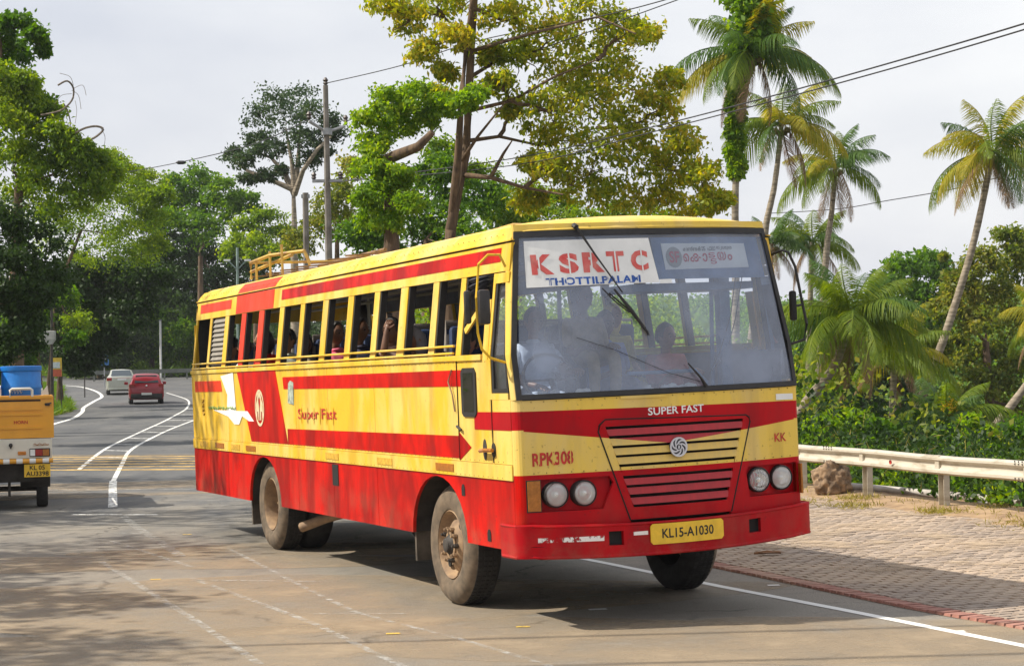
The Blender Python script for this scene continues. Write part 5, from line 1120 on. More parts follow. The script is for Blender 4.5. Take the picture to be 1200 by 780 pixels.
# --- the big golden-leaved tree behind the bus
def big_extra(mb, bo):
    D_ = 42
    def br(pts, r): mb.tube([P(a, b, D_ + dz) - bo for a, b, dz in pts], [r * (1 - .7 * i / (len(pts) - 1)) for i in range(len(pts))], 8, caps=False)
    br([(530, 250, 0), (537, 180, -.6), (541, 110, -.8), (546, 60, -.6), (552, 10, -.5), (560, -70, 0)], .10)
    br([(543, 205, 0), (575, 208, -.5), (615, 220, -1), (660, 228, -1.4)], .065); br([(550, 130, 0), (600, 118, -.4), (650, 90, -.8), (700, 70, -1)], .05)
    br([(549, 165, 0), (585, 160, .5), (630, 170, 1), (700, 150, 1.4)], .05); br([(552, 90, 0), (600, 60, 1), (660, 30, 1.5)], .05); br([(553, 50, 0), (520, 20, .4), (480, 10, .8)], .04)
    br([(553, 60, 0), (620, 40, -1), (700, 20, -1.6), (745, 40, -2)], .05); br([(575, 208, -.5), (590, 180, -.8), (600, 165, -1)], .05); br([(540, 190, 0), (560, 160, -.7), (592, 120, -.9)], .05)
big = [(455, 3, 26), (480, 25, 28), (512, 8, 34), (498, 62, 24), (530, 45, 26), (515, 118, 22), (560, -25, 50), (590, 25, 34), (610, 70, 34), (585, 100, 22), (640, -10, 45), (650, 45, 40), (690, 10, 42), (725, 40, 38), (755, 40, 24), (660, 95, 40), (640, 130, 34),
       (700, 80, 40), (735, 100, 38), (690, 125, 42), (735, 150, 40), (770, 130, 30), (800, 165, 28), (785, 95, 22), (655, 165, 38), (700, 180, 42), (750, 190, 40), (790, 200, 36), (825, 205, 28), (640, 200, 26), (680, 222, 34), (730, 232, 36), (780, 240, 32), (822, 240, 24), (622, 235, 22), (600, 128, 20), (845, 232, 14), (625, 190, 20), (575, 65, 20), (520, 85, 14)]
tree('tall tree with twin trunks and golden olive leaves rising behind the bus roof', 42, [(527, 300), (528, 270), (536, 225), (546, 180), (549, 120), (552, 60), (556, 0), (562, -70)], [(a, b, r * .86) for a, b, r in big], 'olive', .17, .09, 22, 22, .13, droop=.9, csize=.22, twigs=4, extra=big_extra, extra_nodes=[(541, 110, 41.2), (552, 10, 41.5), (575, 208, 41.5), (615, 220, 41), (660, 228, 40.6), (600, 118, 41.6), (650, 90, 41.2), (700, 70, 41), (585, 160, 42.5), (630, 170, 43), (700, 150, 43.4), (600, 60, 43), (660, 30, 43.5), (520, 20, 42.4), (480, 10, 42.8), (620, 40, 41), (700, 20, 40.4), (745, 40, 40)])
# --- stump smothered in vines
def stub(mb, bo):
    mb.tube([P(455, 205, 40) - bo, P(446, 190, 40) - bo, P(462, 183, 39.6) - bo, P(490, 172, 39.2) - bo, P(507, 155, 39) - bo], [.15, .14, .12, .10, .07], 9)
tree('vine covered old stump with a stub branch left of the twin trunk tree', 40, [(458, 320), (459, 280), (457, 240), (452, 200)], [(430, 145, 20), (455, 125, 24), (485, 118, 24), (440, 170, 18), (500, 140, 16), (470, 148, 18), (438, 200, 20), (432, 230, 16), (452, 225, 20), (470, 205, 16), (440, 255, 18), (455, 262, 16), (478, 240, 14), (520, 125, 18), (545, 120, 14), (560, 112, 12)], 'bright', .12, .085, 44, 20, .2, 'bark', droop=.8, limbs=False, extra=stub, csize=.24, twigs=0)
# --- trees between: behind the bus roof
tree('dense dark green tree close behind the luggage rack', 62, [(500, 330), (500, 280)], [(470, 250, 34), (505, 225, 34), (530, 255, 34), (565, 235, 28), (490, 285, 34), (545, 290, 36), (515, 200, 24), (420, 275, 26), (440, 290, 26)], 'mid', .2, .13, 30, 26, .2, csize=.22)
tree('olive bushy tree behind the right part of the bus roof', 66, [(610, 330), (610, 280)], [(585, 250, 30), (612, 235, 28), (600, 275, 34), (640, 262, 30), (680, 268, 32), (730, 262, 30), (780, 262, 26), (650, 240, 22), (520, 180, 22), (560, 210, 24)], 'yolive', .2, .12, 28, 26, .18, csize=.22)
tree('small rust tinted tree between the two slim poles', 70, [(395, 330), (395, 270)], [(398, 225, 22), (412, 200, 18), (385, 245, 22), (372, 268, 22), (400, 262, 24), (350, 285, 20)], 'brown', .18, .11, 26, 22, .14, csize=.22)
# --- distant umbrella shaped tree
def rt(mb, bo):
    for pts in ([(345, 228, 0), (335, 205, 1), (318, 185, 2), (300, 178, 2)], [(345, 228, 0), (355, 200, -1), (372, 175, -2), (388, 160, -2)], [(345, 225, 0), (342, 190, 0), (335, 150, 0)], [(346, 225, 0), (350, 180, 1), (352, 140, 1)], [(343, 222, 0), (320, 212, 0), (290, 200, 0), (272, 188, 1)]):
        mb.tube([P(a, b, 96 + c) - bo for a, b, c in pts], [.17 * (1 - .7 * i / (len(pts) - 1)) for i in range(len(pts))], 6, caps=False)
tree('distant umbrella shaped tree with pale trunk left of the concrete pole', 96, [(345, 300), (345, 262), (344, 228)], [(325, 122, 22), (350, 118, 22), (303, 140, 18), (335, 145, 24), (365, 135, 20), (385, 148, 16), (395, 158, 12), (272, 183, 12), (288, 190, 12), (305, 178, 14), (322, 175, 16), (300, 165, 14), (370, 165, 18), (350, 165, 18), (290, 212, 10), (310, 205, 12), (360, 190, 14), (380, 180, 12), (330, 200, 8)], 'blue', .22, .14, 22, 17, .2, 'bark_pale', extra=rt, limbs=True, csize=.26, twigs=3)
# --- mid left, beyond the road bend
g = 'trees beyond the road bend'
tree('bright green rounded tree below the umbrella shaped tree', 125, [(235, 400), (235, 300)], [(205, 222, 20), (232, 215, 24), (262, 225, 22), (220, 245, 24), (250, 250, 24), (285, 240, 18), (200, 262, 22), (240, 275, 26)], 'mid', .34, .22, 30, 24, .3, csize=.22, group=g)
tree('yellowish shrubby tree over the rear of the bus roof', 110, [(300, 400), (300, 320)], [(290, 270, 20), (312, 262, 20), (330, 280, 20), (300, 295, 22), (275, 292, 18), (325, 300, 18), (345, 295, 16)], 'yolive', .28, .18, 26, 24, .2, csize=.22, group=g)
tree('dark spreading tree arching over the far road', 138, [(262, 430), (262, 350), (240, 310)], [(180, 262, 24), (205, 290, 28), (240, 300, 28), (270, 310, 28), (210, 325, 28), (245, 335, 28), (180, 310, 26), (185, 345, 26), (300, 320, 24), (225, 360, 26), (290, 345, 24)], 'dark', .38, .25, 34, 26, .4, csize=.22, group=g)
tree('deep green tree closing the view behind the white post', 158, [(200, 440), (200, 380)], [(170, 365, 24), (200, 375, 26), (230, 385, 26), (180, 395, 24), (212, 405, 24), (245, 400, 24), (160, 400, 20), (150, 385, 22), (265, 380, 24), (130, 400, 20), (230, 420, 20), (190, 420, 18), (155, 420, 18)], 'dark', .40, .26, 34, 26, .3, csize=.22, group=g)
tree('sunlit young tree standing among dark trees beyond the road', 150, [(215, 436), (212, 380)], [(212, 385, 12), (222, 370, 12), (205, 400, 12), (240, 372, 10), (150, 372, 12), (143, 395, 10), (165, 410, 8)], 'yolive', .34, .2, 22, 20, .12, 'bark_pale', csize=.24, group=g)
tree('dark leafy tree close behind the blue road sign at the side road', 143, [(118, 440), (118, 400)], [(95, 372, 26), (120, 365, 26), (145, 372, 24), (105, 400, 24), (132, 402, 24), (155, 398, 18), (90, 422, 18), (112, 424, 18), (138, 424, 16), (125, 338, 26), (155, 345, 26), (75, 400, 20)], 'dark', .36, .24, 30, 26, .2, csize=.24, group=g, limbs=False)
tree('mid green bushy tree directly behind the two far cars', 146, [(178, 438), (178, 410)], [(165, 385, 20), (190, 378, 22), (212, 392, 20), (170, 410, 16), (200, 412, 16), (225, 405, 20), (240, 420, 18), (182, 350, 22)], 'mid', .36, .24, 30, 24, .2, csize=.24, group=g, limbs=False)
# --- left wall of trees
g = 'trees lining the left side of the road'
tree('tall tree at the top left corner with leafy blue green top', 60, [(-20, 440), (-18, 250), (0, 90)], [(30, 110, 24), (50, 128, 20), (0, 40, 22), (22, 32, 20), (42, 45, 14), (12, 62, 20), (-20, 60, 30), (2, 95, 24), (-15, 130, 34), (50, 60, 8)], 'mid', .22, .13, 28, 22, .3, csize=.2, group=g)
tree('vine hung yellowish tree sloping down from the top left corner', 58, [(20, 445), (18, 330), (22, 220)], [(25, 120, 26), (55, 135, 20), (10, 155, 34), (45, 165, 32), (80, 170, 22), (15, 200, 38), (60, 205, 36), (95, 195, 26), (115, 190, 16), (30, 240, 38), (80, 240, 34), (110, 225, 26), (5, 130, 26), (62, 158, 18), (88, 188, 22), (100, 178, 14), (125, 205, 18), (-10, 90, 24), (30, 95, 14)], 'yolive', .18, .10, 34, 28, .26, csize=.2, group=g, droop=.7)
tree('olive green tree with long drooping boughs above the roadside pole', 82, [(58, 447), (64, 350), (95, 270)], [(128, 190, 18), (150, 205, 20), (172, 212, 18), (192, 228, 12), (160, 228, 22), (130, 235, 30), (165, 245, 24), (100, 265, 32), (145, 275, 28), (92, 380, 18), (180, 262, 20), (178, 235, 14), (115, 300, 30), (70, 280, 30), (160, 300, 24), (185, 288, 14)], 'yolive', .17, .10, 30, 26, .13, csize=.22, group=g, twigs=3)
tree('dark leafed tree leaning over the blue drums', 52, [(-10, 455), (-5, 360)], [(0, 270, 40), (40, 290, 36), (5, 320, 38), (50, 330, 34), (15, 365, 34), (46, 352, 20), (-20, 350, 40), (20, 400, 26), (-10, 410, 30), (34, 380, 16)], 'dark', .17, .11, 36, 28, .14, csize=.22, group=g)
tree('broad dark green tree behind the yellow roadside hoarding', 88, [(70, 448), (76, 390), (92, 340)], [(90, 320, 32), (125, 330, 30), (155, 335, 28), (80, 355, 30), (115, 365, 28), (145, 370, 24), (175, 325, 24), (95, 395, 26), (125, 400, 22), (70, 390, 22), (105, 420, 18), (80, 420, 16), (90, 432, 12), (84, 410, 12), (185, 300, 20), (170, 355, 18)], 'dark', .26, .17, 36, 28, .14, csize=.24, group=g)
tree('half shaded green tree at the left verge near the roadside box', 75, [(45, 448), (42, 400)], [(30, 345, 24), (44, 368, 14), (30, 410, 16), (16, 425, 18), (88, 398, 12), (0, 395, 22), (75, 348, 16), (0, 440, 20), (26, 440, 12)], 'mid', .22, .14, 34, 26, .2, csize=.22, group=g)
# bare twisting vines against the sky, top left
mb = MB(); D0 = 57
for pts, r in (([(48, 135, 0), (70, 130, 0), (84, 118, .3), (86, 104, .3), (79, 95, 0), (68, 100, -.2)], .03), ([(90, 170, 0), (110, 162, 0), (121, 152, 0), (113, 148, 0), (100, 150, 0), (88, 156, 0)], .035), ([(70, 165, 0), (82, 150, .2), (80, 132, .2), (75, 122, .1)], .02), ([(84, 106, 0), (92, 112, 0), (95, 128, 0)], .008), ([(86, 104, 0), (97, 100, 0), (101, 112, 0)], .008), ([(86, 100, 0), (82, 90, 0), (70, 86, 0)], .008), ([(118, 150, 0), (123, 160, 0), (122, 172, 0)], .008), ([(84, 110, 0), (72, 112, 0), (64, 122, 0)], .008), ([(88, 118, 0), (90, 130, 0), (88, 145, 0)], .007)):
    q = [P(a, b, D0 + c) for a, b, c in pts]; q2 = []
    for i in range(len(q) - 1):
        p0, p1, p2, p3 = q[max(0, i - 1)], q[i], q[i + 1], q[min(len(q) - 1, i + 2)]
        for k in range(4): t = k / 4; q2.append(.5 * ((2 * p1) + (p2 - p0) * t + (2 * p0 - 5 * p1 + 4 * p2 - p3) * t * t + (-p0 + 3 * p1 - 3 * p2 + p3) * t ** 3))
    q2.append(q[-1]); mb.tube(q2, r, 5, caps=False)
tag(mb.build('bare_vine', M['bark_grey'], smooth=True), 'bare twisting vine stems curling against the sky at the upper left', 'vine')

# --- off to the left of the picture: roadside trees that shade the near road
g = 'roadside trees throwing shade on the near road'
def wtree(x, y, h, r, mat, label, nl=9, per=24, seed=1, L=.2, off=(0, 0)):
    rr = random.Random(seed); t = thing('tree', label, 'tree', (x, y, H(x, y) - .05), 0, g)
    LB = [(Vector((off[0] + rr.uniform(-r, r), off[1] + rr.uniform(-r, r), h + rr.uniform(-.35, .35) * r)), (r * .42, r * .42, r * .3)) for _ in range(nl)]
    mb = MB(); mb.tube([(0, 0, 0), (.1, .1, h * .4), (off[0] * .6, off[1] * .6, h * .7)], [.3, .22, .16], 9)
    for c, q in LB: mb.tube(wiggle((off[0] * .4, off[1] * .4, h * .55), c, 4, .06), [.1, .08, .06, .04, .02], 5, caps=False)
    mb.build('trunk', M['bark'], t, True); pts = lobe_points([(tuple(c), q) for c, q in LB], per, 26, csize=.24); V, Q = leaves(pts, L, L * .6, .3); fast_mesh('crown', V, Q, LM[mat], t)
SHADE_LABELS = ['broad leafy tree on the left verge nearest the pickup truck', 'dark crowned tree on the left verge beyond the pickup truck', 'small yellow green tree on the left verge before the pickup truck', 'tall green tree farthest along the left verge outside the view', 'round green tree on the left verge beside the near road', 'leafy tree on the verge closest to the camera at left', 'thin crowned tree leaning over the left lane beside the bus']
SHADE = [(-15.5, 23, 8.5, 3.6, 'mid', 1), (-19, 30.5, 9.5, 3.8, 'dark', 2), (-12.2, 16.2, 7.2, 2.0, 'yolive', 3), (-21.5, 38.5, 9, 4.0, 'mid', 4), (-13.6, 12.0, 7.5, 2.6, 'mid', 5), (-12.4, 7.2, 7.5, 2.4, 'mid', 6), (-14.2, 26.5, 9.6, 2.6, 'yolive', 7)]
for k, (x, y, h, r, mt, sd_) in enumerate(SHADE): wtree(x, y, h, r, mt, SHADE_LABELS[k], 10 if r > 3 else 7, 26 if k < 6 else 9, sd_, off=(0, 0) if k < 5 else ((1.8, 0) if k == 5 else (3.4, -.8)))

# --- undergrowth
def mass(name, region, n, L, Wd, mat, hfun, droop=-.6):
    pts = []
    while len(pts) < n:
        x, y = region(); h = hfun(x, y)
        if h <= .02: continue
        pts.append((x, y, H(x, y) + h * rnd.random() ** .6))
    V, Q = leaves(np.array(pts), L, Wd, droop); return tag(fast_mesh(name, V, Q, LM[mat]), kind='stuff')
def rgn_rail():
    y = 16 + 42 * rnd.random() ** .8; d = .55 + 7 * rnd.random() ** 1.2; return itp(XRAIL, y) + d, y
def hf(x, y):
    d = x - itp(XRAIL, y); n_ = noise.noise(Vector((x * .9, y * .9, 4))) + .5 * noise.noise(Vector((x * 2.3, y * 2.3, 7))); return max(0, (.22 + .38 * sst(.4, 2.0, d)) * (.8 + 1.0 * n_) + .05 * max(0, d - 2)) * (1.15 if n_ > -.4 else 0)
mass('undergrowth', rgn_rail, 34000, .10, .065, 'mid', hf)
mass('dark_undergrowth', rgn_rail, 46000, .11, .07, 'dark', lambda x, y: hf(x, y) * 1.3)
mass('dry_stems', rgn_rail, 2500, .35, .015, 'dry', lambda x, y: hf(x, y) * 1.2, -.9)
mass('creeper_undergrowth', rgn_rail, 24000, .095, .07, 'bright', lambda x, y: hf(x, y) * .98 if noise.noise(Vector((x * .7, y * .7, 12))) > .12 else 0)
def rgn_slope():
    y = 36 + 60 * rnd.random(); return itp(XRAIL, y) + 3 + 30 * rnd.random(), y
mass('slope_scrub', rgn_slope, 80000, .16, .11, 'dark', lambda x, y: max(0, 1.6 + 2.2 * noise.noise(Vector((x * .25, y * .25, 3)))))
mass('slope_scrub', rgn_slope, 36000, .15, .10, 'brown', lambda x, y: max(0, 2.0 + 2.4 * noise.noise(Vector((x * .25, y * .25, 5)))))
# weeds in the paving
def rgn_w():
    k = rnd.choice([(6.35, 24.5, .14), (6.2, 22.1, .3), (4.6, 25.4, .18), (3.9, 26.2, .18), (6.9, 22.6, .25), (5.5, 24.2, .15), (4.9, 26.7, .2)]); return k[0] + rnd.gauss(0, k[2]), k[1] + rnd.gauss(0, k[2])
pts = [(*rgn_w(), .04) for _ in range(1500)]; V, Q = leaves(np.array(pts), .09, .014, -1.0); tag(fast_mesh('weeds', V, Q, LM['dry']), kind='stuff')
pts = [(itp(XRAIL, y) - .05 + rnd.gauss(0, .22), y, .03) for y in [14 + 18 * rnd.random() for _ in range(900)]]; V, Q = leaves(np.array(pts), .10, .012, -1.0); tag(fast_mesh('grass_fringe', V, Q, LM['dry']), kind='stuff')
# grass verge on the left, bank beyond the bend
def rgn_l():
    y = 34 + 107 * rnd.random() ** .7; return itp(XL, y) - .1 - 7 * rnd.random() ** 1.5, y
mass('verge_grass', rgn_l, 36000, .42, .05, 'grass', lambda x, y: .12 + .3 * sst(1, 6, itp(XL, y) - x), -1.2)
def rgn_l2():
    y = 52 + 107 * rnd.random(); return itp(XL, y) - 2.5 - 22 * rnd.random(), y
mass('verge_shrubs', rgn_l2, 40000, .34, .2, 'mid', lambda x, y: max(0, (1.9 + 2.6 * noise.noise(Vector((x * .3, y * .3, 8)))) * sst(2, 7, itp(XL, y) - x)))
def rgn_b():
    x = -62 + 48 * rnd.random(); return x, 141 + 22 * rnd.random()
mass('bank_grass', rgn_b, 26000, .6, .09, 'grass', lambda x, y: .5 + .9 * max(0, noise.noise(Vector((x * .2, y * .2, 3)))), -1.0)
mass('bank_shrubs', lambda: (-70 + 76 * rnd.random(), 147 + 22 * rnd.random()), 46000, .5, .3, 'dark', lambda x, y: max(0, 4.5 + 5 * noise.noise(Vector((x * .12, y * .12, 9)))))
mass('roadside_thicket', lambda: ((lambda y: (itp(XR, y) + 1.5 + (itp(XRAIL, y) - itp(XR, y) + 8) * rnd.random(), y))(50 + 36 * rnd.random())), 60000, .17, .11, 'yolive', lambda x, y: max(0, 3.6 + 3.0 * noise.noise(Vector((x * .22, y * .22, 31)))) * sst(.6, 3, x - itp(XR, y)))
def rgn_m(): y = 44 + 80 * rnd.random(); return itp(XR, y) + .4 + (itp(XRAIL, y) - itp(XR, y) + 3) * rnd.random(), y
mass('verge_shrubs', rgn_m, 16000, .3, .18, 'mid', lambda x, y: max(0, .7 + 1.3 * noise.noise(Vector((x * .3, y * .3, 18)))) * sst(.3, 2, x - itp(XR, y)))
# far wooded hillsides: canopy as one mass
def canopy(name, n, reg, r0, r1, leaf, mat, per=46):
    C = []
    for _ in range(n):
        x, y = reg(); r = rnd.uniform(r0, r1); C.append(((x, y, H(x, y) + r * .7), (r, r, r * .75)))
    pts = lobe_points(C, per / 10, 12, csize=.26, shell=.8); V, Q = leaves(pts, leaf, leaf * .7, .1); return tag(fast_mesh(name, V, Q, LM[mat]), kind='stuff')
canopy('far_forest', 2600, lambda: ((lambda y: (y * (.04 + .36 * rnd.random()), y))(200 + 260 * rnd.random() ** .8)), 2.6, 5, .8, 'mid', 70)
canopy('far_forest', 900, lambda: ((lambda y: (y * (.04 + .36 * rnd.random()), y))(190 + 250 * rnd.random() ** .8)), 2.4, 4.6, .75, 'yolive', 70)
canopy('valley_forest', 420, lambda: ((lambda y: (itp(XRAIL, min(y, 160)) + 22 + 70 * rnd.random(), y))(85 + 110 * rnd.random())), 2.2, 4.2, .7, 'dark', 90)
canopy('valley_forest', 200, lambda: ((lambda y: (itp(XRAIL, min(y, 160)) + 22 + 70 * rnd.random(), y))(85 + 110 * rnd.random())), 2.2, 3.8, .6, 'yolive', 90)
canopy('left_forest', 300, lambda: (-150 + 160 * rnd.random(), 175 + 40 * rnd.random()), 3.5, 6, .8, 'dark', 80)
# --- right side trees
g = 'trees on the slope to the right'
tree('large brownish olive tree at the right edge behind the leaning palms', 78, [(1165, 560), (1160, 470), (1155, 400)], [(1180, 285, 24), (1150, 312, 24), (1190, 320, 28), (1125, 335, 22), (1165, 350, 28), (1110, 362, 20), (1140, 380, 28), (1185, 385, 28), (1160, 420, 28), (1120, 412, 24), (1190, 440, 30), (1145, 455, 26), (1205, 480, 30), (1095, 400, 14), (1105, 300, 0)], 'brown', .26, .16, 30, 26, .28, csize=.22, group=g)
tree('rounded dark green tree between the middle palm and the leaning palm', 105, [(1070, 520), (1070, 420)], [(1060, 318, 24), (1090, 312, 22), (1040, 335, 20), (1075, 350, 26), (1110, 330, 20), (1050, 375, 24), (1090, 385, 24), (1110, 360, 18), (1030, 355, 18), (1070, 410, 24), (1105, 425, 22)], 'mid', .34, .22, 30, 24, .25, csize=.22, group=g)
tree('dark tree behind the small palm below the barrier line', 90, [(1000, 560), (1000, 480)], [(1000, 440, 26), (970, 455, 26), (1040, 445, 24), (1010, 480, 26), (955, 490, 24), (1070, 470, 24), (1100, 480, 22), (1150, 500, 24), (960, 420, 22), (945, 440, 22)], 'dark', .3, .2, 30, 24, .25, csize=.22, group=g)
for k, (lb, dp, lo, mt) in enumerate((('yellow green bush at the left end of the visible barrier', 36, [(955, 505, 14), (975, 495, 12), (1000, 492, 12), (960, 520, 12)], 'bright'), ('broad leafy bush above the barrier left of the leaning trunk', 38, [(1010, 515, 15), (1035, 508, 14), (1020, 498, 10), (995, 520, 12)], 'mid'),
    ('fresh green bush above the barrier between two leaning trunks', 40, [(1120, 515, 16), (1145, 508, 14), (1165, 515, 14), (1135, 495, 10)], 'bright'), ('dark bush at the right edge above the barrier', 40, [(1190, 510, 18), (1175, 525, 14), (1208, 500, 18)], 'mid'))):
    tree(lb, dp, [(lo[0][0], 600), (lo[0][0], 540)], lo, mt, .14, .10, 26, 20, .04, cat='bush', name='bush', csize=.26, twigs=1, dj=.3)

# --- coconut palms
def frond_mesh(kind, seed):
    rr = random.Random(seed); V, Fc = [], []
    e0, e1 = {'up': (62, -5), 'mid': (38, -48), 'low': (5, -78), 'dead': (-45, -88)}[kind]; n = 40; p = Vector((0, 0, 0)); pts, dirs = [p.copy()], []
    tw = rr.uniform(-.25, .25)
    for i in range(n):
        t = i / (n - 1); e = R(e0 + (e1 - e0) * t ** 1.1); d = Vector((math.cos(e), math.sin(tw) * t * .3, math.sin(e))).normalized(); dirs.append(d); p = p + d / n; pts.append(p.copy())
    dirs.append(dirs[-1])
    for i in range(0, n, 3):      # rachis, three-sided
        a, b = pts[i], pts[min(n, i + 3)]; w = .014 * (1 - .8 * i / n); k = len(V)
        for q in (a, b): V += [(q.x, q.y - w, q.z), (q.x, q.y + w, q.z), (q.x, q.y, q.z - w * 1.3)]
        Fc += [(k, k + 1, k + 4, k + 3), (k + 1, k + 2, k + 5, k + 4), (k + 2, k, k + 3, k + 5)]
    for i in range(5, n + 1):
        t = i / n; L = .31 * math.sin(math.pi * min(1, .12 + t * .86)) ** .7 * (1.0 if kind != 'dead' else .7)
        for j in (0, .5):
            q = pts[i] * (1 - j) + pts[max(0, i - 1)] * j; d = dirs[min(i, n - 1)]
            for s in (-1, 1):
                if rr.random() < .07: continue
                sag = rr.uniform(.3, 1.0) + (.6 if kind in ('low', 'dead') else .15); side = Vector((0, s, 0)); v = (side * 1.0 + d * rr.uniform(.55, .85) + Vector((0, 0, -sag))).normalized()
                w = d * .0068 * (1.2 - t * .4); m_ = q + v * L * .55 + Vector((0, 0, .015)); e_ = q + v * L + Vector((0, 0, -L * .3)); k = len(V)
                V += [tuple(q - w * .6), tuple(q + w * .6), tuple(m_ + w), tuple(m_ - w), tuple(e_)]; Fc += [(k, k + 1, k + 2, k + 3), (k + 3, k + 2, k + 4)]
    me = bpy.data.meshes.new('frond'); me.from_pydata(V, [], Fc); return me
FR = {}
for kd in ('up', 'mid', 'low', 'dead'):
    for mt in ('frond', 'frond_y', 'frond_d', 'frond_b'):
        for v in range(2): me = frond_mesh(kd, hash((len(kd), v)) % 97 + v); me.materials.append(LM[mt]); FR[kd, mt, v] = me
def palm(label, depth, trunk, r_px, n=30, seed=1, tones=('frond', 'frond_y', 'frond_d'), tr=.115, tilt=0, vines=None, flower=False, group='coconut palms on the slope to the right', low=.35):
    rr = random.Random(seed); tp = [P(a, b, depth) for a, b in trunk]; gz = H(tp[0].x, depth)
    if tp[0].z > gz: d = (tp[0] - tp[1]).normalized(); b0 = tp[0] + d * ((tp[0].z - gz) / max(.25, -d.z)) ; b0.z = gz - .1; tp = [b0] + tp
    base = tp[0].copy(); t = thing('coconut_palm', label, 'palm', tuple(base), 0, group)
    q = []
    for i in range(len(tp) - 1):
        p0, p1, p2, p3 = tp[max(0, i - 1)], tp[i], tp[i + 1], tp[min(len(tp) - 1, i + 2)]
        for k in range(6): u = k / 6; q.append(.5 * ((2 * p1) + (p2 - p0) * u + (2 * p0 - 5 * p1 + 4 * p2 - p3) * u * u + (-p0 + 3 * p1 - 3 * p2 + p3) * u ** 3))
    q.append(tp[-1]); mb = MB(); m_ = len(q)
    mb.tube([a - base for a in q], [tr * (1.25 - .55 * i / (m_ - 1)) * (1 + .05 * (i % 2)) for i in range(m_)], 9); mb.build('trunk', M['bark_pale'], t, True, angle=60)
    top = q[-1] - base; Lf = r_px * pxm(depth) * 1.08; n = int(n * 1.0)
    for i in range(n):
        u = i / (n - 1); az = i * 2.39996 + rr.uniform(-.3, .3)
        kd = 'up' if u < .28 else ('mid' if u < 1 - low else 'low'); mt = tones[0] if rr.random() < .45 else (tones[2] if rr.random() < .45 else tones[1])
        if u > .8 and rr.random() < .5: mt = tones[1]
        if u > .88: kd, mt = 'dead', 'frond_b'
        o = bpy.data.objects.new('frond', FR[kd, mt, i % 2]); COL.objects.link(o); o.parent = t
        o.location = top + Vector((math.cos(az), math.sin(az), 0)) * .08; o.rotation_euler = (rr.uniform(-.35, .35), rr.uniform(-.28, .2) + (-.35 if u < .1 else 0), az)
        s = Lf * rr.uniform(.88, 1.15) * (.85 if kd == 'up' else 1) * (1.15 if kd == 'low' else 1); o.scale = (s, s, s)
    mb = MB()
    for k in range(7): a = k * .9; c = top + Vector((math.cos(a) * .22, math.sin(a) * .22, -.22 - .06 * (k % 3))); mb.lathe([(.001, -.12), (.08, -.07), (.1, 0), (.07, .07), (.001, .1)], 'z', c, 7)
    mb.build('coconuts', simple('coconut_husk', (0.16, 0.13, 0.03), .6, var=.3) if 'coconut_husk' not in bpy.data.materials else bpy.data.materials['coconut_husk'], t, True)['kind'] = 'stuff'
    if vines: pts = lobe_points([(tuple(P(a, b, depth) - base), (r * pxm(depth),) * 3) for a, b, r in vines], 60, 26, csize=.3); V, Q = leaves(pts, .2, .15, .8); fast_mesh('vine_cover', V, Q, LM['bright'], t)
    if flower: V, Q = leaves(np.array(top) + rg.normal(size=(120, 3)) * .12 + (.05, -.35, .35), .08, .05, 0); fast_mesh('flower_spray', V, Q, M_fl, t, 'stuff')
    return t
M_fl = leafmat('flower_yellow', [(0.55, 0.36, 0.02), (0.65, 0.45, 0.03)], .2)
palm('vine smothered palm tallest of all above the right end of the bus roof', 58, [(862, 330), (862, 220), (870, 130), (882, 62)], 88, 24, 3, tr=.11, vines=[(880, 2, 22), (886, 18, 20), (890, 34, 18), (880, 48, 16), (902, 50, 12), (872, 64, 12), (868, 76, 10), (866, 88, 9)] + [(862 + 3 * math.sin(k * 1.7), 98 + 8 * k, 5) for k in range(14)], low=.5)
palm('palm with yellowing fronds and curved trunk just right of the vine smothered palm', 64, [(893, 300), (898, 262), (908, 215), (916, 145)], 72, 22, 5, low=.4)
palm('upright slim palm standing free against the sky right of the yellowing one', 70, [(962, 400), (968, 300), (975, 245), (979, 195)], 66, 21, 8, tr=.12)
palm('half hidden palm low behind the upright slim palm', 76, [(948, 420), (950, 340), (952, 282)], 62, 20, 9, ('frond', 'frond', 'frond_d'), tr=.12)
palm('dark palm top peeping out beside the windscreen corner', 74, [(902, 420), (903, 340), (904, 285)], 48, 18, 10, ('frond_d', 'frond', 'frond_d'))
palm('big spreading palm with low crown right of the bus windscreen', 46, [(925, 500), (950, 465), (978, 428), (998, 372)], 92, 34, 14, ('frond', 'frond', 'frond_d'), tr=.13, low=.45)
palm('feathery palm fronds hanging low behind the big spreading palm', 54, [(1045, 560), (1046, 480), (1048, 415)], 68, 20, 15, ('frond_y', 'frond', 'frond'), low=.5)
palm('tall palm with long leaning pale trunk at the right', 55, [(1042, 580), (1075, 480), (1110, 385), (1142, 280), (1163, 178)], 82, 26, 21, tr=.125, low=.5)
palm('short dark palm with yellow flower spray over the barrier', 48, [(1104, 580), (1106, 530), (1108, 492)], 72, 22, 25, ('frond_d', 'frond', 'frond_d'), tr=.12, flower=True)
palm('leaning palm entering from the right edge over the barrier', 50, [(1130, 540), (1165, 500), (1215, 435), (1290, 330)], 80, 18, 31, tr=.12)
palm('palm with drooping fronds cut by the right edge', 62, [(1215, 560), (1222, 450), (1228, 372)], 62, 18, 33, ('frond_y', 'frond', 'frond'), tr=.13)
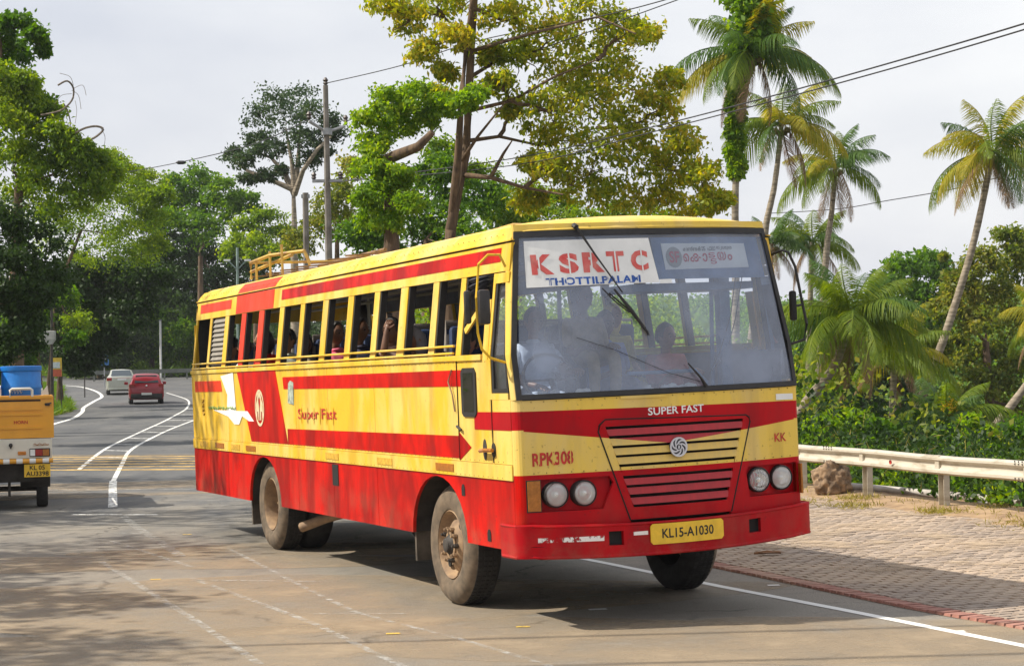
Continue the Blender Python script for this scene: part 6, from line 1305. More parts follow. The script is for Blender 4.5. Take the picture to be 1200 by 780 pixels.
# ================================================================ ROADSIDE THINGS
def utility_pole():
    D = 50; b = P(386, 300, D); b.z = H(b.x, D); t = thing('utility_pole', 'tall concrete power pole with two crossarms rising behind the bus', 'utility pole', tuple(b))
    top = P(381.5, 100, D) - b; mb = MB(); mb.tube([(0, 0, -.3), tuple(top * .5), tuple(top)], [.12, .10, .07], 8); mb.build('pole', simple('concrete_pole', (0.22, 0.20, 0.18), .9, col2=(0.12, 0.105, 0.09), scale=3), t, True)
    J = P(383, 155, D) - b; mb = MB()
    mb.tube([P(362, 142, D - .3) - b, J, P(404, 148, D + .3) - b], .045, 6); mb.tube([J + Vector((0, 0, -.08)), J + Vector((0, 0, .1))], .15, 8); mb.build('crossarm', M['grey'], t)
    K = P(383.5, 212, D) - b; mb = MB(); mb.box((K.x - .40, K.y - .05, K.z - .04), (K.x + .40, K.y + .05, K.z + .04)); mb.build('crossarm', M['grey'], t)
    for q in (P(362, 138, D - .3) - b, P(405, 142, D + .3) - b, P(381.5, 98, D) - b, K + Vector((-.36, 0, .08)), K + Vector((.36, 0, .08))):
        mb = MB(); mb.lathe([(.02, -.05), (.07, 0), (.05, .05), (.075, .09), (.03, .16), (.001, .17)], 'z', tuple(q), 8); mb.build('insulator', simple('insulator_brown', (0.05, 0.03, 0.025), .3) if 'insulator_brown' not in bpy.data.materials else bpy.data.materials['insulator_brown'], t)
    return b
UP = utility_pole()
b = P(358, 300, 54); b.z = H(b.x, 54); t = thing('short_pole', 'short grey pole beside the tall concrete power pole', 'pole', tuple(b)); mb = MB(); mb.tube([(0, 0, -.2), P(358, 226, 54) - b], .09, 8); mb.build('pole', bpy.data.materials['concrete_pole'], t, True); mb = MB(); q = P(358, 230, 54) - b; mb.box((q.x - .12, q.y - .06, q.z - .05), (q.x + .12, q.y + .06, q.z + .05)); mb.build('pole_bracket', M['grey'], t)
M['lamp_green'] = simple('pale_green_steel', (0.25, 0.33, 0.30), .5)
b = P(278, 400, 72); b.z = H(b.x, 72); t = thing('street_lamp', 'slim pale green street lamp with twin arms behind the roof rack', 'street lamp', tuple(b)); mb = MB(); mb.tube([(0, 0, -.2), P(278, 290, 72) - b], .05, 8); mb.build('pole', M['lamp_green'], t)
for s in (-1, 1):
    mb = MB(); mb.tube([P(278, 316, 72) - b, P(278 + 9 * s, 307, 72) - b, P(278 + 12 * s, 305, 72) - b], .028, 6); a_ = mb.build('lamp_arm', M['lamp_green'], t); mb = MB(); q = P(278 + 12 * s, 305, 72) - b; mb.box((q.x - .12, q.y - .06, q.z - .03), (q.x + .12, q.y + .06, q.z + .04)); mb.build('lamp_head', M['white'], a_)
# wires
M['wire'] = simple('black_wire', (0.02, 0.02, 0.022), .6)
def wire(label, a, b, sag, r=.014, grp=None):
    a, b = Vector(a), Vector(b); n = 24; pts = [a + (b - a) * (i / n) + Vector((0, 0, -4 * sag * (i / n) * (1 - i / n))) for i in range(n + 1)]
    mb = MB(); mb.tube(pts, r, 5); return tag(mb.build('overhead_wire', M['wire'], smooth=True), label, 'wire', grp)
A = P(404, 146, 50.3); B = Vector((16.0, 8.0, 7.9)); G1 = 'overhead power lines'
def wire_px(label, pts, r=.014):
    """wire hung through known sightings (px, py, distance)"""
    q = [P(*p_) for p_ in pts]; q2 = []
    for i in range(len(q) - 1):
        p0, p1, p2, p3 = q[max(0, i - 1)], q[i], q[i + 1], q[min(len(q) - 1, i + 2)]
        for k in range(8): u = k / 8; q2.append(.5 * ((2 * p1) + (p2 - p0) * u + (2 * p0 - 5 * p1 + 4 * p2 - p3) * u * u + (-p0 + 3 * p1 - 3 * p2 + p3) * u ** 3))
    q2.append(q[-1]); mb = MB(); mb.tube(q2, r, 5); return tag(mb.build('overhead_wire', M['wire'], smooth=True), label, 'wire', G1)
wire_px('upper of the two thick wires crossing the sky at top right', [(404, 212, 50), (600, 186, 40), (760, 150, 34), (900, 114, 29), (1050, 72, 25.5), (1200, 28, 22.5), (1330, -15, 20)], .012)
wire_px('lower of the two thick wires crossing the sky at top right', [(384, 214, 50), (600, 194, 40), (760, 156, 34), (900, 120, 29), (1050, 79, 25.5), (1200, 35, 22.5), (1330, -6, 20)], .011)
wire_px('thin wire running up from the pole top into the tall tree', [(381, 98, 50), (470, 77, 47), (560, 48, 44), (700, 20, 40), (780, 0, 38), (860, -25, 36)], .013)
wire_px('middle thin wire from the crossarm into the vine covered stump', [(404, 143, 50), (470, 118, 47), (560, 84, 44), (700, 34, 40), (800, -2, 38), (880, -30, 36)], .012)
wire_px('thin wire from the left crossarm insulator away to the trees at left', [(362, 140, 50), (300, 168, 58), (230, 186, 66), (165, 199, 76), (120, 206, 84)], .016)
wire_px('faint wire low in the sky left of the tall leaning palm', [(1180, 205, 66), (1115, 222, 68), (1040, 235, 72), (980, 245, 76), (900, 250, 82)], .018)
mb = MB(); q = P(212, 190.5, 68); mb.lathe([(.02, -.18), (.07, -.1), (.07, .1), (.02, .18)], 'x', tuple(q), 8); tag(mb.build('wire_joint', M['wire']), 'small dark joint sleeve hanging on the thin wire at upper left', 'wire joint')
for y0, y1, z in ((11.8, 14.8, 8.2), (10.9, 13.2, 8.0)): wire('power line strung high across the road, %s the camera' % ('farther from' if y0 > 11.5 else 'nearer to'), (-34, y0, z), (12, y1, z), .7, .032, 'power lines high over the near road')
# far crash barrier at the bend
t = thing('guard_rail', 'distant grey crash barrier at the far bend of the road', 'guard rail', (-24, 138, hroad(138)))
mb = MB(); pts = [(-31, 135.2), (-27, 137), (-22, 138), (-17, 137.6), (-11, 136)]
q = [(a + 24, b - 138, hroad(b) - hroad(138) + .62) for a, b in pts]; mb.add([(x, y, z - .15) for x, y, z in q] + [(x, y, z + .15) for x, y, z in q] + [(x, y + .05, z - .15) for x, y, z in q] + [(x, y + .05, z + .15) for x, y, z in q], [f for i in range(4) for f in ((i, i + 1, i + 6, i + 5), (i + 10, i + 15, i + 16, i + 11), (i + 5, i + 6, i + 16, i + 15))])
mb.build('rail_beam', simple('dull_grey_rail', (0.16, 0.17, 0.15), .6), t)
for i in range(13):
    x = -30.5 + i * 1.6; y = np.interp(x, [a for a, _ in pts], [b_ for _, b_ in pts]); mb = MB(); mb.box((-.06, .05, -.1), (.06, .13, .75)); mb.build('rail_post', bpy.data.materials['dull_grey_rail'], t).location = (x + 24, y - 138, hroad(y) - hroad(138))
# pole with a metal box, hoarding, small signs, white post
D = 72; b = P(60, 446, D); b.z = H(b.x, D); t = thing('roadside_pole', 'dark roadside pole carrying a grey metal box at the left verge', 'pole', tuple(b))
mb = MB(); mb.tube([(0, 0, -.1), P(60.5, 345, D) - b], .05, 8); mb.build('pole', M['iron'], t)
mb = MB(); q = P(60, 395, D) - b; mb.bbox((q.x - .2, q.y - .3, q.z - .10), (q.x + .2, q.y - .06, q.z + .24), .02); mb.prism([(-.2 + q.x, q.z - .10), (.2 + q.x, q.z - .10), (.08 + q.x, q.z - .27), (-.08 + q.x, q.z - .27)], q.y - .28, q.y - .08, 'y'); mb.build('metal_box', simple('grey_box', (0.38, 0.38, 0.36), .5), t)
D = 80; c = P(66.5, 430, D); t = thing('hoarding', 'small upright yellow and red advertisement board behind the roadside pole', 'sign', (c.x, D, H(c.x, D)))
h0, h1 = P(66, 441, D).z - t.location.z, P(66, 419, D).z - t.location.z
mb = MB(); mb.box((-.21, 0, h0), (.21, .04, h1)); mb.build('board', simple('hoarding_yellow', (0.65, 0.45, 0.05), .6), t)
mb = MB(); mb.box((-.21, -.006, h0), (.21, -.001, h0 + .30)); mb.build('red_strip', simple('hoarding_red', (0.5, 0.10, 0.05), .6), t)
mb = MB(); mb.box((-.16, -.008, h0 + .36), (.14, -.002, h0 + .62)); mb.build('picture_panel', simple('hoarding_picture', (0.3, 0.42, 0.55), .6, col2=(0.7, 0.7, 0.65), scale=9), t)
mb = MB(); mb.box((-.19, .045, 0), (-.15, .08, h1)); mb.box((.15, .045, 0), (.19, .08, h1)); mb.build('board_legs', M['iron'], t)
D = 104; c = P(98.5, 419, D); t = thing('warning_sign', 'small red bordered triangular warning sign on the left verge', 'road sign', (c.x, D, H(c.x, D))); zc = c.z - t.location.z
mb = MB(); mb.prism([(-.32, zc - .2), (.32, zc - .2), (0, zc + .36)], 0, .02, 'y'); mb.build('sign_plate', simple('sign_red', (0.5, 0.09, 0.07), .5), t); mb = MB(); mb.prism([(-.2, zc - .13), (.2, zc - .13), (0, zc + .22)], -.008, -.002, 'y'); mb.build('sign_face', M['white'], t); mb = MB(); mb.tube([(0, .05, 0), (0, .05, zc)], .035, 6); mb.build('sign_post', M['iron'], t)
D = 122; c = P(122, 422, D); t = thing('info_sign', 'small blue road sign at the mouth of the side road', 'road sign', (c.x, D, H(c.x, D))); zc = c.z - t.location.z
mb = MB(); mb.box((-.30, 0, zc - .32), (.30, .03, zc + .36)); mb.build('sign_plate', simple('sign_blue', (0.04, 0.16, 0.42), .5), t); mb = MB(); mb.box((-.13, -.008, zc - .05), (.13, -.002, zc + .22)); mb.build('sign_symbol', M['white'], t); mb = MB(); mb.tube([(0, .05, 0), (0, .05, zc)], .04, 6); mb.build('sign_post', M['grey'], t)
D = 141; b = P(188.5, 428, D); z0 = H(b.x, D); t = thing('marker_post', 'tall thin white post standing before the dark trees', 'post', (b.x, D, z0)); mb = MB(); mb.tube([(0, 0, 0), (0, 0, P(188, 376, D).z - z0)], .085, 8); mb.build('post', M['white'], t); mb = MB(); mb.tube([(0, 0, P(188, 376, D).z - z0), (0, 0, P(188, 376, D).z - z0 + .12)], .1, 8); mb.build('post_cap', M['grey'], t)

# ================================================================ OTHER VEHICLES
def small_wheel(par, x, y, r, w, rimmat):
    e = empty('wheel', (x, y, r), 0, par); s = 1 if x > 0 else -1
    mb = MB(); mb.lathe([(r * .62, -w / 2), (r * .93, -w / 2), (r, -w / 2 + .03), (r, w / 2 - .03), (r * .93, w / 2), (r * .62, w / 2)], 'x', (0, 0, 0), 24); mb.build('tyre', M['tread'], e, True)
    mb = MB(); mb.lathe([(r * .62, s * w / 2), (r * .5, s * w * .3), (r * .2, s * w * .42), (.001, s * w * .42)], 'x', (0, 0, 0), 16); mb.build('rim', rimmat, e, True)
def car_body(sec, mat, t, name='body', cabin=None):
    """loft of cross-sections along y: (y, half width, z bottom, z shoulder, z top, half width top)"""
    mb = MB(); V = []; n = 0
    for (y, w, zb, zs, zt, wt) in sec:
        prof = [(-w * .94, zb), (-w, zb + .12), (-w * 1.0, (zb + zs) / 2), (-w * .98, zs), (-wt - (w - wt) * .25, zs + (zt - zs) * .5), (-wt, zt - .04), (-wt * .8, zt), (0, zt + .02)]
        prof = prof + [(-a, b) for a, b in prof[-2::-1]]; n = len(prof); V += [(a, y, b) for a, b in prof]
    F = [(i * n + k, i * n + (k + 1) % n, (i + 1) * n + (k + 1) % n, (i + 1) * n + k) for i in range(len(sec) - 1) for k in range(n)]
    F += [tuple(range(n))[::-1], tuple(range((len(sec) - 1) * n, len(sec) * n))]; mb.add(V, F); return mb.build(name, mat, t, True, angle=35)
def paintcar(name, col, metal=.3): return simple(name, col, .3, metal=metal, var=.04, coat=.6)
def car(px, py, depth, L, w, h, kind, colr, label):
    b = P(px, py, depth); b.z = hroad(depth) + .002; hd = math.atan2(-b.x, depth) + R(1.5)
    t = thing('hatchback_car' if kind == 'hatch' else 'sedan_car', label, 'car', tuple(b), hd); m_ = paintcar(label.split()[0] + '_car_paint', colr); hw_ = w / 2
    if kind == 'hatch': sec = [(-.02, hw_ * .90, .30, .62, .66, hw_ * .8), (.04, hw_, .26, .95, 1.0, hw_ * .88), (.22, hw_, .24, .98, 1.30, hw_ * .78), (.55, hw_, .22, .98, h - .02, hw_ * .74), (1.6, hw_, .2, .95, h, hw_ * .74), (2.4, hw_, .2, .92, h - .06, hw_ * .72), (3.1, hw_, .2, .90, .98, hw_ * .8), (L - .1, hw_ * .92, .22, .68, .74, hw_ * .8), (L, hw_ * .8, .3, .5, .55, hw_ * .7)]
    else: sec = [(-.02, hw_ * .90, .32, .70, .74, hw_ * .8), (.05, hw_ * .97, .28, .98, 1.02, hw_ * .86), (.65, hw_, .24, 1.0, 1.05, hw_ * .86), (1.25, hw_, .22, .98, h - .05, hw_ * .70), (2.0, hw_, .2, .95, h, hw_ * .70), (2.7, hw_, .2, .92, h - .05, hw_ * .68), (3.5, hw_, .2, .9, .96, hw_ * .8), (L - .1, hw_ * .92, .22, .68, .74, hw_ * .8), (L, hw_ * .8, .3, .5, .55, hw_ * .7)]
    body = car_body(sec, m_, t)
    dg = M['dark_glass']; mb = MB()
    if kind == 'hatch': mb.add([(-hw_ * .70, .10, 1.04), (hw_ * .70, .10, 1.04), (hw_ * .60, .40, h - .10), (-hw_ * .60, .40, h - .10)], [(0, 1, 2, 3)]); ry = (.215, .50)
    else: mb.add([(-hw_ * .70, .70, 1.075), (hw_ * .70, .70, 1.075), (hw_ * .60, 1.20, h - .07), (-hw_ * .60, 1.20, h - .07)], [(0, 1, 2, 3)])
    for v in range(len(mb.v)): x, y, z = mb.v[v]; mb.v[v] = (x, y - (.05 if kind == 'hatch' else .03), z + .02)
    mb.build('rear_window', M['car_glass'], t)
    for s in (-1, 1):
        mb = MB()
        if kind == 'hatch': mb.bbox((min(s * hw_ * .70, s * hw_ * 1.0), -.01, .84), (max(s * hw_ * .70, s * hw_), .12, 1.0), .02)
        else: mb.bbox((min(s * hw_ * .66, s * hw_ * .99), -.01, .82), (max(s * hw_ * .66, s * hw_ * .99), .2, 1.0), .02)
        mb.build('tail_light', M['tail_red'], t); mb = MB(); mb.bbox((s * (hw_ + .02) if s > 0 else -hw_ - .2, 2.35, .95), (hw_ + .2 if s > 0 else -hw_ - .02, 2.5, 1.1), .03); mb.build('wing_mirror', M['rubber'] if kind != 'hatch' else m_, t, True)
    for x in (-hw_ + .1, hw_ - .1):
        for y in (.75, L - .8): small_wheel(t, x, y, .30, .19, M['grey'])
    mb = MB(); mb.bbox((-hw_ * .92, -.05, .28 if kind == 'hatch' else .30), (hw_ * .92, .1, .52 if kind == 'hatch' else .40), .03); mb.build('bumper_skirt', M['rubber'] if kind == 'hatch' else m_, t, True)
    mb = MB(); z_ = .46 if kind == 'hatch' else .84; mb.box((-.25, -.065, z_), (.25, -.052, z_ + .11)); mb.build('number_plate', M['white'], t)
    mb = MB(); mb.lathe([(.05, -.04), (.001, -.05)], 'y', (0, .0, .90), 10); mb.build('badge', M['chrome'], t)
    mb = MB(); mb.box((-hw_ * .55, -.032 if kind == 'hatch' else -.032, .70 if kind == 'hatch' else .96), (hw_ * .55, -.015, .72 if kind == 'hatch' else .985)); mb.build('trim_strip', M['chrome'] if kind != 'hatch' else m_, t)
    return t
M['tail_red'] = simple('tail_lens', (0.35, 0.02, 0.015), .2); M['car_glass'] = simple('tinted_car_glass', (0.04, 0.055, 0.065), .05, spec=1.0, var=.05)
car(172, 473, 91, 3.7, 1.66, 1.50, 'hatch', (0.30, 0.012, 0.022), 'red hatchback driving away beside the lane marking')
car(143, 462, 107, 4.2, 1.70, 1.47, 'sedan', (0.48, 0.49, 0.42), 'silver sedan driving away ahead of the red hatchback')

# pickup with drums, seen from behind
PD = 27.8; pk = thing('pickup_truck', 'yellow and white small pickup truck carrying blue drums at the left edge', 'pickup truck', (-7.69, PD, 0), R(14.5))
M['pk_y'] = simple('pickup_yellow', (0.80, 0.36, 0.02), .35, var=.06, scale=2, coat=.3); M['pk_w'] = simple('pickup_cream', (0.72, 0.68, 0.58), .4, var=.05)
W2 = .77
mb = MB(); mb.box((-W2, 0, 1.08), (W2, .04, 1.69)); pg = mb.build('tailgate', M['pk_y'], pk)
for z in (1.22, 1.42, 1.50): mb = MB(); mb.box((-W2 + .14, -.018, z), (W2 - .14, -.001, z + .03)); mb.build('tailgate_rib', M['pk_y'], pg)
mb = MB(); mb.bbox((-W2 - .01, -.02, 1.665), (W2 + .01, .06, 1.72), .01); mb.build('tailgate_rim', M['pk_y'], pg)
mb = MB(); mb.box((-W2 + .14, -.006, 1.63), (W2 - .16, -.001, 1.655)); mb.build('tailgate_slot', M['black'], pg)
for s in (-1, 1):
    mb = MB(); mb.box((min(s * W2, s * (W2 + .03)), 0, 1.08), (max(s * W2, s * (W2 + .03)), 2.3, 1.70)); mb.build('side_board', M['pk_y'], pk)
    mb = MB(); mb.box((s * (W2 - .06) - .035, -.035, 1.56), (s * (W2 - .06) + .035, -.005, 1.60)); mb.tube([(s * (W2 - .1), -.03, 1.58), (s * (W2 + .0), -.03, 1.60)], .012, 5); mb.build('latch', M['iron'], pk)
    mb = MB(); mb.bbox((s * .59 - .15, -.02, .80), (s * .59 + .15, .02, .925), .01); tl = mb.build('tail_lamp', M['rubber'], pk)
    for k, (a, b_, mt) in enumerate(((-.14, -.07, 'white'), (-.065, .04, 'tail_red'), (.045, .135, 'amber_dark'))):
        mb = MB(); x0, x1 = (s * .59 + a, s * .59 + b_); mb.box((x0, -.03, .815), (x1, -.019, .91)); mb.build('lamp_lens', M[mt], tl)
    small_wheel(pk, s * .62, .75, .29, .17, M['white']); small_wheel(pk, s * .62, 2.9, .28, .16, M['white'])
    mb = MB(); mb.bbox((s * .33 - .06, -.02, .83), (s * .33 + .06, .01, .885), .01); mb.build('reversing_lamp', M['amber'] , pk)
    mb = MB(); mb.prism([(s * (W2 - .02), 1.70), (s * (W2 - .16), 1.70), (s * (W2 - .04), 1.85)], 2.2, 2.26, 'y'); mb.build('cab_guard', M['pk_w'], pk)
mb = MB(); mb.box((-W2, .0, .78), (W2, .05, 1.07)); mb.build('rear_apron', M['pk_w'], pk)
mb = MB(); mb.tube([(-W2 - .01, -.05, .74), (W2 + .01, -.05, .74)], .037, 10); bp_ = mb.build('bumper_bar', M['pk_y'], pk, True)
for k in range(8): x = -.70 + k * .19; mb = MB(); mb.tube([(x, -.05, .74), (x + .09, -.05, .74)], .039, 10); mb.build('bumper_band', M['white'], bp_, True)
mb = MB(); mb.box((.36, -.06, .50), (.74, -.045, .69)); np_ = mb.build('number_plate', M['plate_y'], pk)
mb = MB(); put_text(mb, 'KL 05', (.44, .605, .66, .675), lambda a, b_, o: (a, -.062 - o, b_), .001, bold=.02); put_text(mb, 'AU3398', (.385, .515, .715, .585), lambda a, b_, o: (a, -.062 - o, b_), .001, bold=.02); mb.build('plate_lettering', M['lettering_black'], np_)
mb = MB(); put_text(mb, 'HORN', (.22, 1.295, .42, 1.345), lambda a, b_, o: (a, -.002 - o, b_), .002, bold=.02); mb.build('tailgate_lettering', M['lettering_red'], pg)
mb = MB(); mb.tube([(.50 + k * .022, -.006, .985 + .014 * math.sin(k * 1.9)) for k in range(11)], .004, 4); mb.tube([(.50, -.006, .966), (.72, -.006, .972)], .003, 4); mb.build('apron_script', M['amber_dark'], pk)
mb = MB(); mb.lathe([(.03, 0), (.03, -.05), (.001, -.06)], 'y', (.17, 0, .98), 10); mb.prism([(.14, .98), (.20, .98), (.17, .92)], -.04, -.01, 'y'); mb.build('tow_hook', M['iron'], pk)
mb = MB(); mb.box((-.6, .1, .42), (.6, 3.2, .75)); mb.box((-.75, .3, .40), (-.1, .34, .78)); mb.box((.30, .28, .33), (.74, .31, .70)); mb.tube([(-.7, .7, .29), (.7, .7, .29)], .04, 8); mb.box((.12, .2, .2), (.16, .25, .5)); mb.build('underframe', M['underbody'], pk)
mb = MB(); mb.tube([(.17, -.01, 1.70), (.17, -.01, 1.80), (.20, -.01, 1.82), (.46, -.01, 1.82), (.49, -.01, 1.80), (.49, -.01, 1.70)], .02, 8); mb.build('grab_handle', M['pk_w'], pk, True)
mb = MB(); mb.box((-W2 + .02, .06, 1.02), (W2 - .02, 2.3, 1.07)); mb.build('load_bed', M['grey'], pk)
sec = [(2.35, .74, .7, 1.25, 1.80, .62), (2.9, .76, .5, 1.25, 1.84, .66), (3.5, .74, .4, 1.2, 1.5, .62), (3.75, .70, .4, .9, 1.0, .6)]; car_body(sec, M['pk_w'], pk, 'cab')
M['drum'] = simple('blue_plastic_drum', (0.015, 0.20, 0.62), .4, col2=(0.01, 0.14, 0.48), scale=4)
def drum(x, y, lb):
    p0 = pk.matrix_basis @ Vector((x, y, 1.075)) if False else Matrix.Rotation(R(14.5), 4, 'Z') @ Vector((x, y, 1.075)) + Vector((-7.69, PD, 0))
    t = thing('plastic_drum', lb, 'drum', tuple(p0), 0, 'blue plastic drums in the pickup'); t.scale = (1.1, 1.1, 1.1)
    mb = MB(); mb.lathe([(.001, 0), (.24, 0), (.262, .04), (.268, .25), (.278, .27), (.278, .30), (.268, .32), (.268, .66), (.278, .68), (.278, .71), (.268, .73), (.265, .90), (.255, .93), (.22, .945)], 'z', (0, 0, 0), 32); mb.build('drum_body', M['drum'], t, True)
    mb = MB(); mb.lathe([(.275, .92), (.28, .94), (.278, .985), (.25, .99), (.20, .965), (.001, .965)], 'z', (0, 0, 0), 32); mb.build('drum_lid', M['drum'], t, True)
    mb = MB(); mb.tube([(.272 * math.sin(a_), -.272 * math.cos(a_), .64 + .035 * math.sin(k_ * 2.1)) for k_, a_ in enumerate([-.3 + .05 * q_ for q_ in range(13)])], .006, 4); mb.build('drum_marking', simple('faded_white_print', (0.45, 0.5, 0.6), .7, var=.3, scale=30) if 'faded_white_print' not in bpy.data.materials else bpy.data.materials['faded_white_print'], t)
drum(.33, .46, 'blue plastic drum nearest the right side of the pickup bed'); drum(-.30, .48, 'blue plastic drum cut by the left edge of the photo')
# ================================================================ PEOPLE ON THE BUS
SKIN = {'d': simple('skin_dark', (0.16, 0.075, 0.042), .5, var=.08), 'm': simple('skin_brown', (0.30, 0.15, 0.085), .5, var=.08), 'l': simple('skin_light_brown', (0.40, 0.22, 0.13), .5, var=.08)}
HAIR = simple('black_hair', (0.012, 0.010, 0.010), .45, var=.3, scale=30, stretch=(4, 4, 1), bump=.5)
CLOTH = {}
def cloth(c):
    if c not in CLOTH: CLOTH[c] = simple('cloth', c, .85, var=.12, scale=12, bump=.3)
    return CLOTH[c]
def skinmesh(name, chains, mat, parent, levels=1):
    """chains: lists of (x,y,z,r); first point of a later chain may repeat an earlier one to branch"""
    V, E, Rr = [], [], []; idx = {}
    for ch in chains:
        prev = None
        for x, y, z, r in ch:
            k = (round(x, 4), round(y, 4), round(z, 4))
            if k not in idx: idx[k] = len(V); V.append((x, y, z)); Rr.append(r)
            if prev is not None and prev != idx[k]: E.append((prev, idx[k]))
            prev = idx[k]
    me = bpy.data.meshes.new(name); me.from_pydata(V, E, []); o = bpy.data.objects.new(name, me); COL.objects.link(o)
    s = o.modifiers.new('s', 'SKIN'); s.use_smooth_shade = True
    sv = me.skin_vertices[0].data
    for i, r in enumerate(Rr): sv[i].radius = (r, r) if not isinstance(r, tuple) else r; sv[i].use_root = (i == 0)
    ss = o.modifiers.new('b', 'SUBSURF'); ss.levels = levels; ss.render_levels = levels
    bpy.context.view_layer.update(); m2 = bpy.data.meshes.new_from_object(o.evaluated_get(bpy.context.evaluated_depsgraph_get()))
    bpy.data.objects.remove(o); bpy.data.meshes.remove(me); m2.name = name; m2.materials.clear(); m2.polygons.foreach_set('use_smooth', [True] * len(m2.polygons))
    return link(name, m2, parent, mats=mat)
def head_mesh(parent, c, yaw, tilt, skin, hair, style, mask=None):
    """face towards +x before turning. one mesh for the head with nose, brow, lips, ears"""
    bm = bmesh.new(); bmesh.ops.create_icosphere(bm, subdivisions=4, radius=1)
    for v in bm.verts:
        x, y, z = v.co; w = 1 - .30 * max(0, -z) ** 1.3; X = x * .094 * (1 - .10 * max(0, -z)); Y = y * .074 * w; Z = z * .118
        if x > .2:
            g = lambda cy, cz, sy, sz: math.exp(-((y - cy) / sy) ** 2 - ((z - cz) / sz) ** 2)
            X += .026 * g(0, -.14, .13, .14) + .012 * g(0, .02, .09, .2) + .010 * g(0, -.47, .25, .07) + .008 * g(0, -.60, .22, .06) + .010 * g(0, -.85, .3, .15) - .012 * (g(.36, .02, .2, .12) + g(-.36, .02, .2, .12)) + .007 * g(0, .20, .7, .09)
        for s in (-1, 1):
            e = math.exp(-((x + .02) / .16) ** 2 - ((z + .05) / .24) ** 2) * (1 if s * y > .85 else 0); Y += s * .020 * e; X -= .006 * e
        v.co = (X, Y, Z)
    Rm = Matrix.Translation(c) @ Matrix.Rotation(yaw, 4, 'Z') @ Matrix.Rotation(tilt, 4, 'Y')
    bmesh.ops.transform(bm, matrix=Rm, verts=bm.verts); mb = MB(); mb.addbm(bm); h = mb.build('head', skin, parent, True, angle=180)
    for s in (-1, 1):
        mb = MB(); q = Rm @ Vector((.083, s * .028, .004)); mb.lathe([(.001, -.009), (.007, -.006), (.009, 0), (.007, .006), (.001, .009)], 'z', tuple(q), 8); mb.build('eye', EYE, h, True)
        mb = MB(); mb.tube([Rm @ Vector((.092, s * .014, .026)), Rm @ Vector((.090, s * .03, .032)), Rm @ Vector((.078, s * .048, .026))], .0035, 5); mb.build('eyebrow', HAIR, h)
    mb = MB(); mb.tube([Rm @ Vector((.098, -.02, -.058)), Rm @ Vector((.106, 0, -.057)), Rm @ Vector((.098, .02, -.058))], .004, 5); mb.build('lips', LIP, h, True)
    bm = bmesh.new(); bmesh.ops.create_icosphere(bm, subdivisions=3, radius=1)
    for v in bm.verts:
        x, y, z = v.co; k = 1 + .04 * noise.noise(v.co * 5); X, Y, Z = x * .105 * k - .010, y * .086 * k, z * .128 * k + .008
        if style == 'long' and z < 0: Z *= 1.6; X -= .02; Y *= 1.05
        if x > .15 and z < .42 + .25 * (1 - abs(y)): X = .03 + (X - .03) * .2     # hairline
        if style == 'short' and z < -.05 and x > -.25: Y *= .75; 
        if style == 'short' and z < -.45: Z = -.05; X *= .8
        v.co = (X, Y, Z)
    bmesh.ops.transform(bm, matrix=Rm, verts=bm.verts); mb = MB(); mb.addbm(bm); mb.build('hair' if hair is HAIR else 'head_scarf', hair, parent, True, angle=180)
    if mask:
        bm = bmesh.new(); bmesh.ops.create_icosphere(bm, subdivisions=3, radius=1)
        for v in list(bm.verts):
            x, y, z = v.co; v.co = (x * .108 + .004, y * .080 * (1 - .2 * max(0, -z)), z * .06 - .055)
        bmesh.ops.delete(bm, geom=[v for v in bm.verts if v.co.x < .03], context='VERTS'); bmesh.ops.transform(bm, matrix=Rm, verts=bm.verts); mb = MB(); mb.addbm(bm); mb.build('face_mask', mask, parent, True, angle=180)
    return h
EYE = simple('eye_dark', (0.02, 0.012, 0.01), .2); LIP = simple('lip_brown', (0.22, 0.07, 0.06), .5)
def hand_chains(w, d, up, s, curl=.35, L=.085):
    """wrist w, pointing d, back of hand up; palm plus five fingers of their own lengths and bends"""
    w, d, up = Vector(w), Vector(d).normalized(), Vector(up); side = d.cross(up).normalized(); up = side.cross(d).normalized(); ch = []
    palm = w + d * .045
    for k, (off, ln) in enumerate(((-.030, .066), (-.010, .078), (.010, .074), (.028, .058))):
        a = w + d * .075 + side * off; c1 = curl * (1 + .1 * k); p1 = a + (d * math.cos(c1) - up * math.sin(c1)) * ln * .45; p2 = p1 + (d * math.cos(2.1 * c1) - up * math.sin(2.1 * c1)) * ln * .33; p3 = p2 + (d * math.cos(3 * c1) - up * math.sin(3 * c1)) * ln * .22
        ch.append([(*palm, .020), (*a, .0105), (*p1, .0092), (*p2, .0085), (*p3, .007)])
    a = w + d * .028 - side * .024 * s; p1 = a + (d * .6 - side * s * .7 - up * .25).normalized() * .034; p2 = p1 + (d * .85 - side * s * .3 - up * .3).normalized() * .028
    ch.append([(*palm, .020), (*a, .013), (*p1, .0105), (*p2, .008)])
    return ch
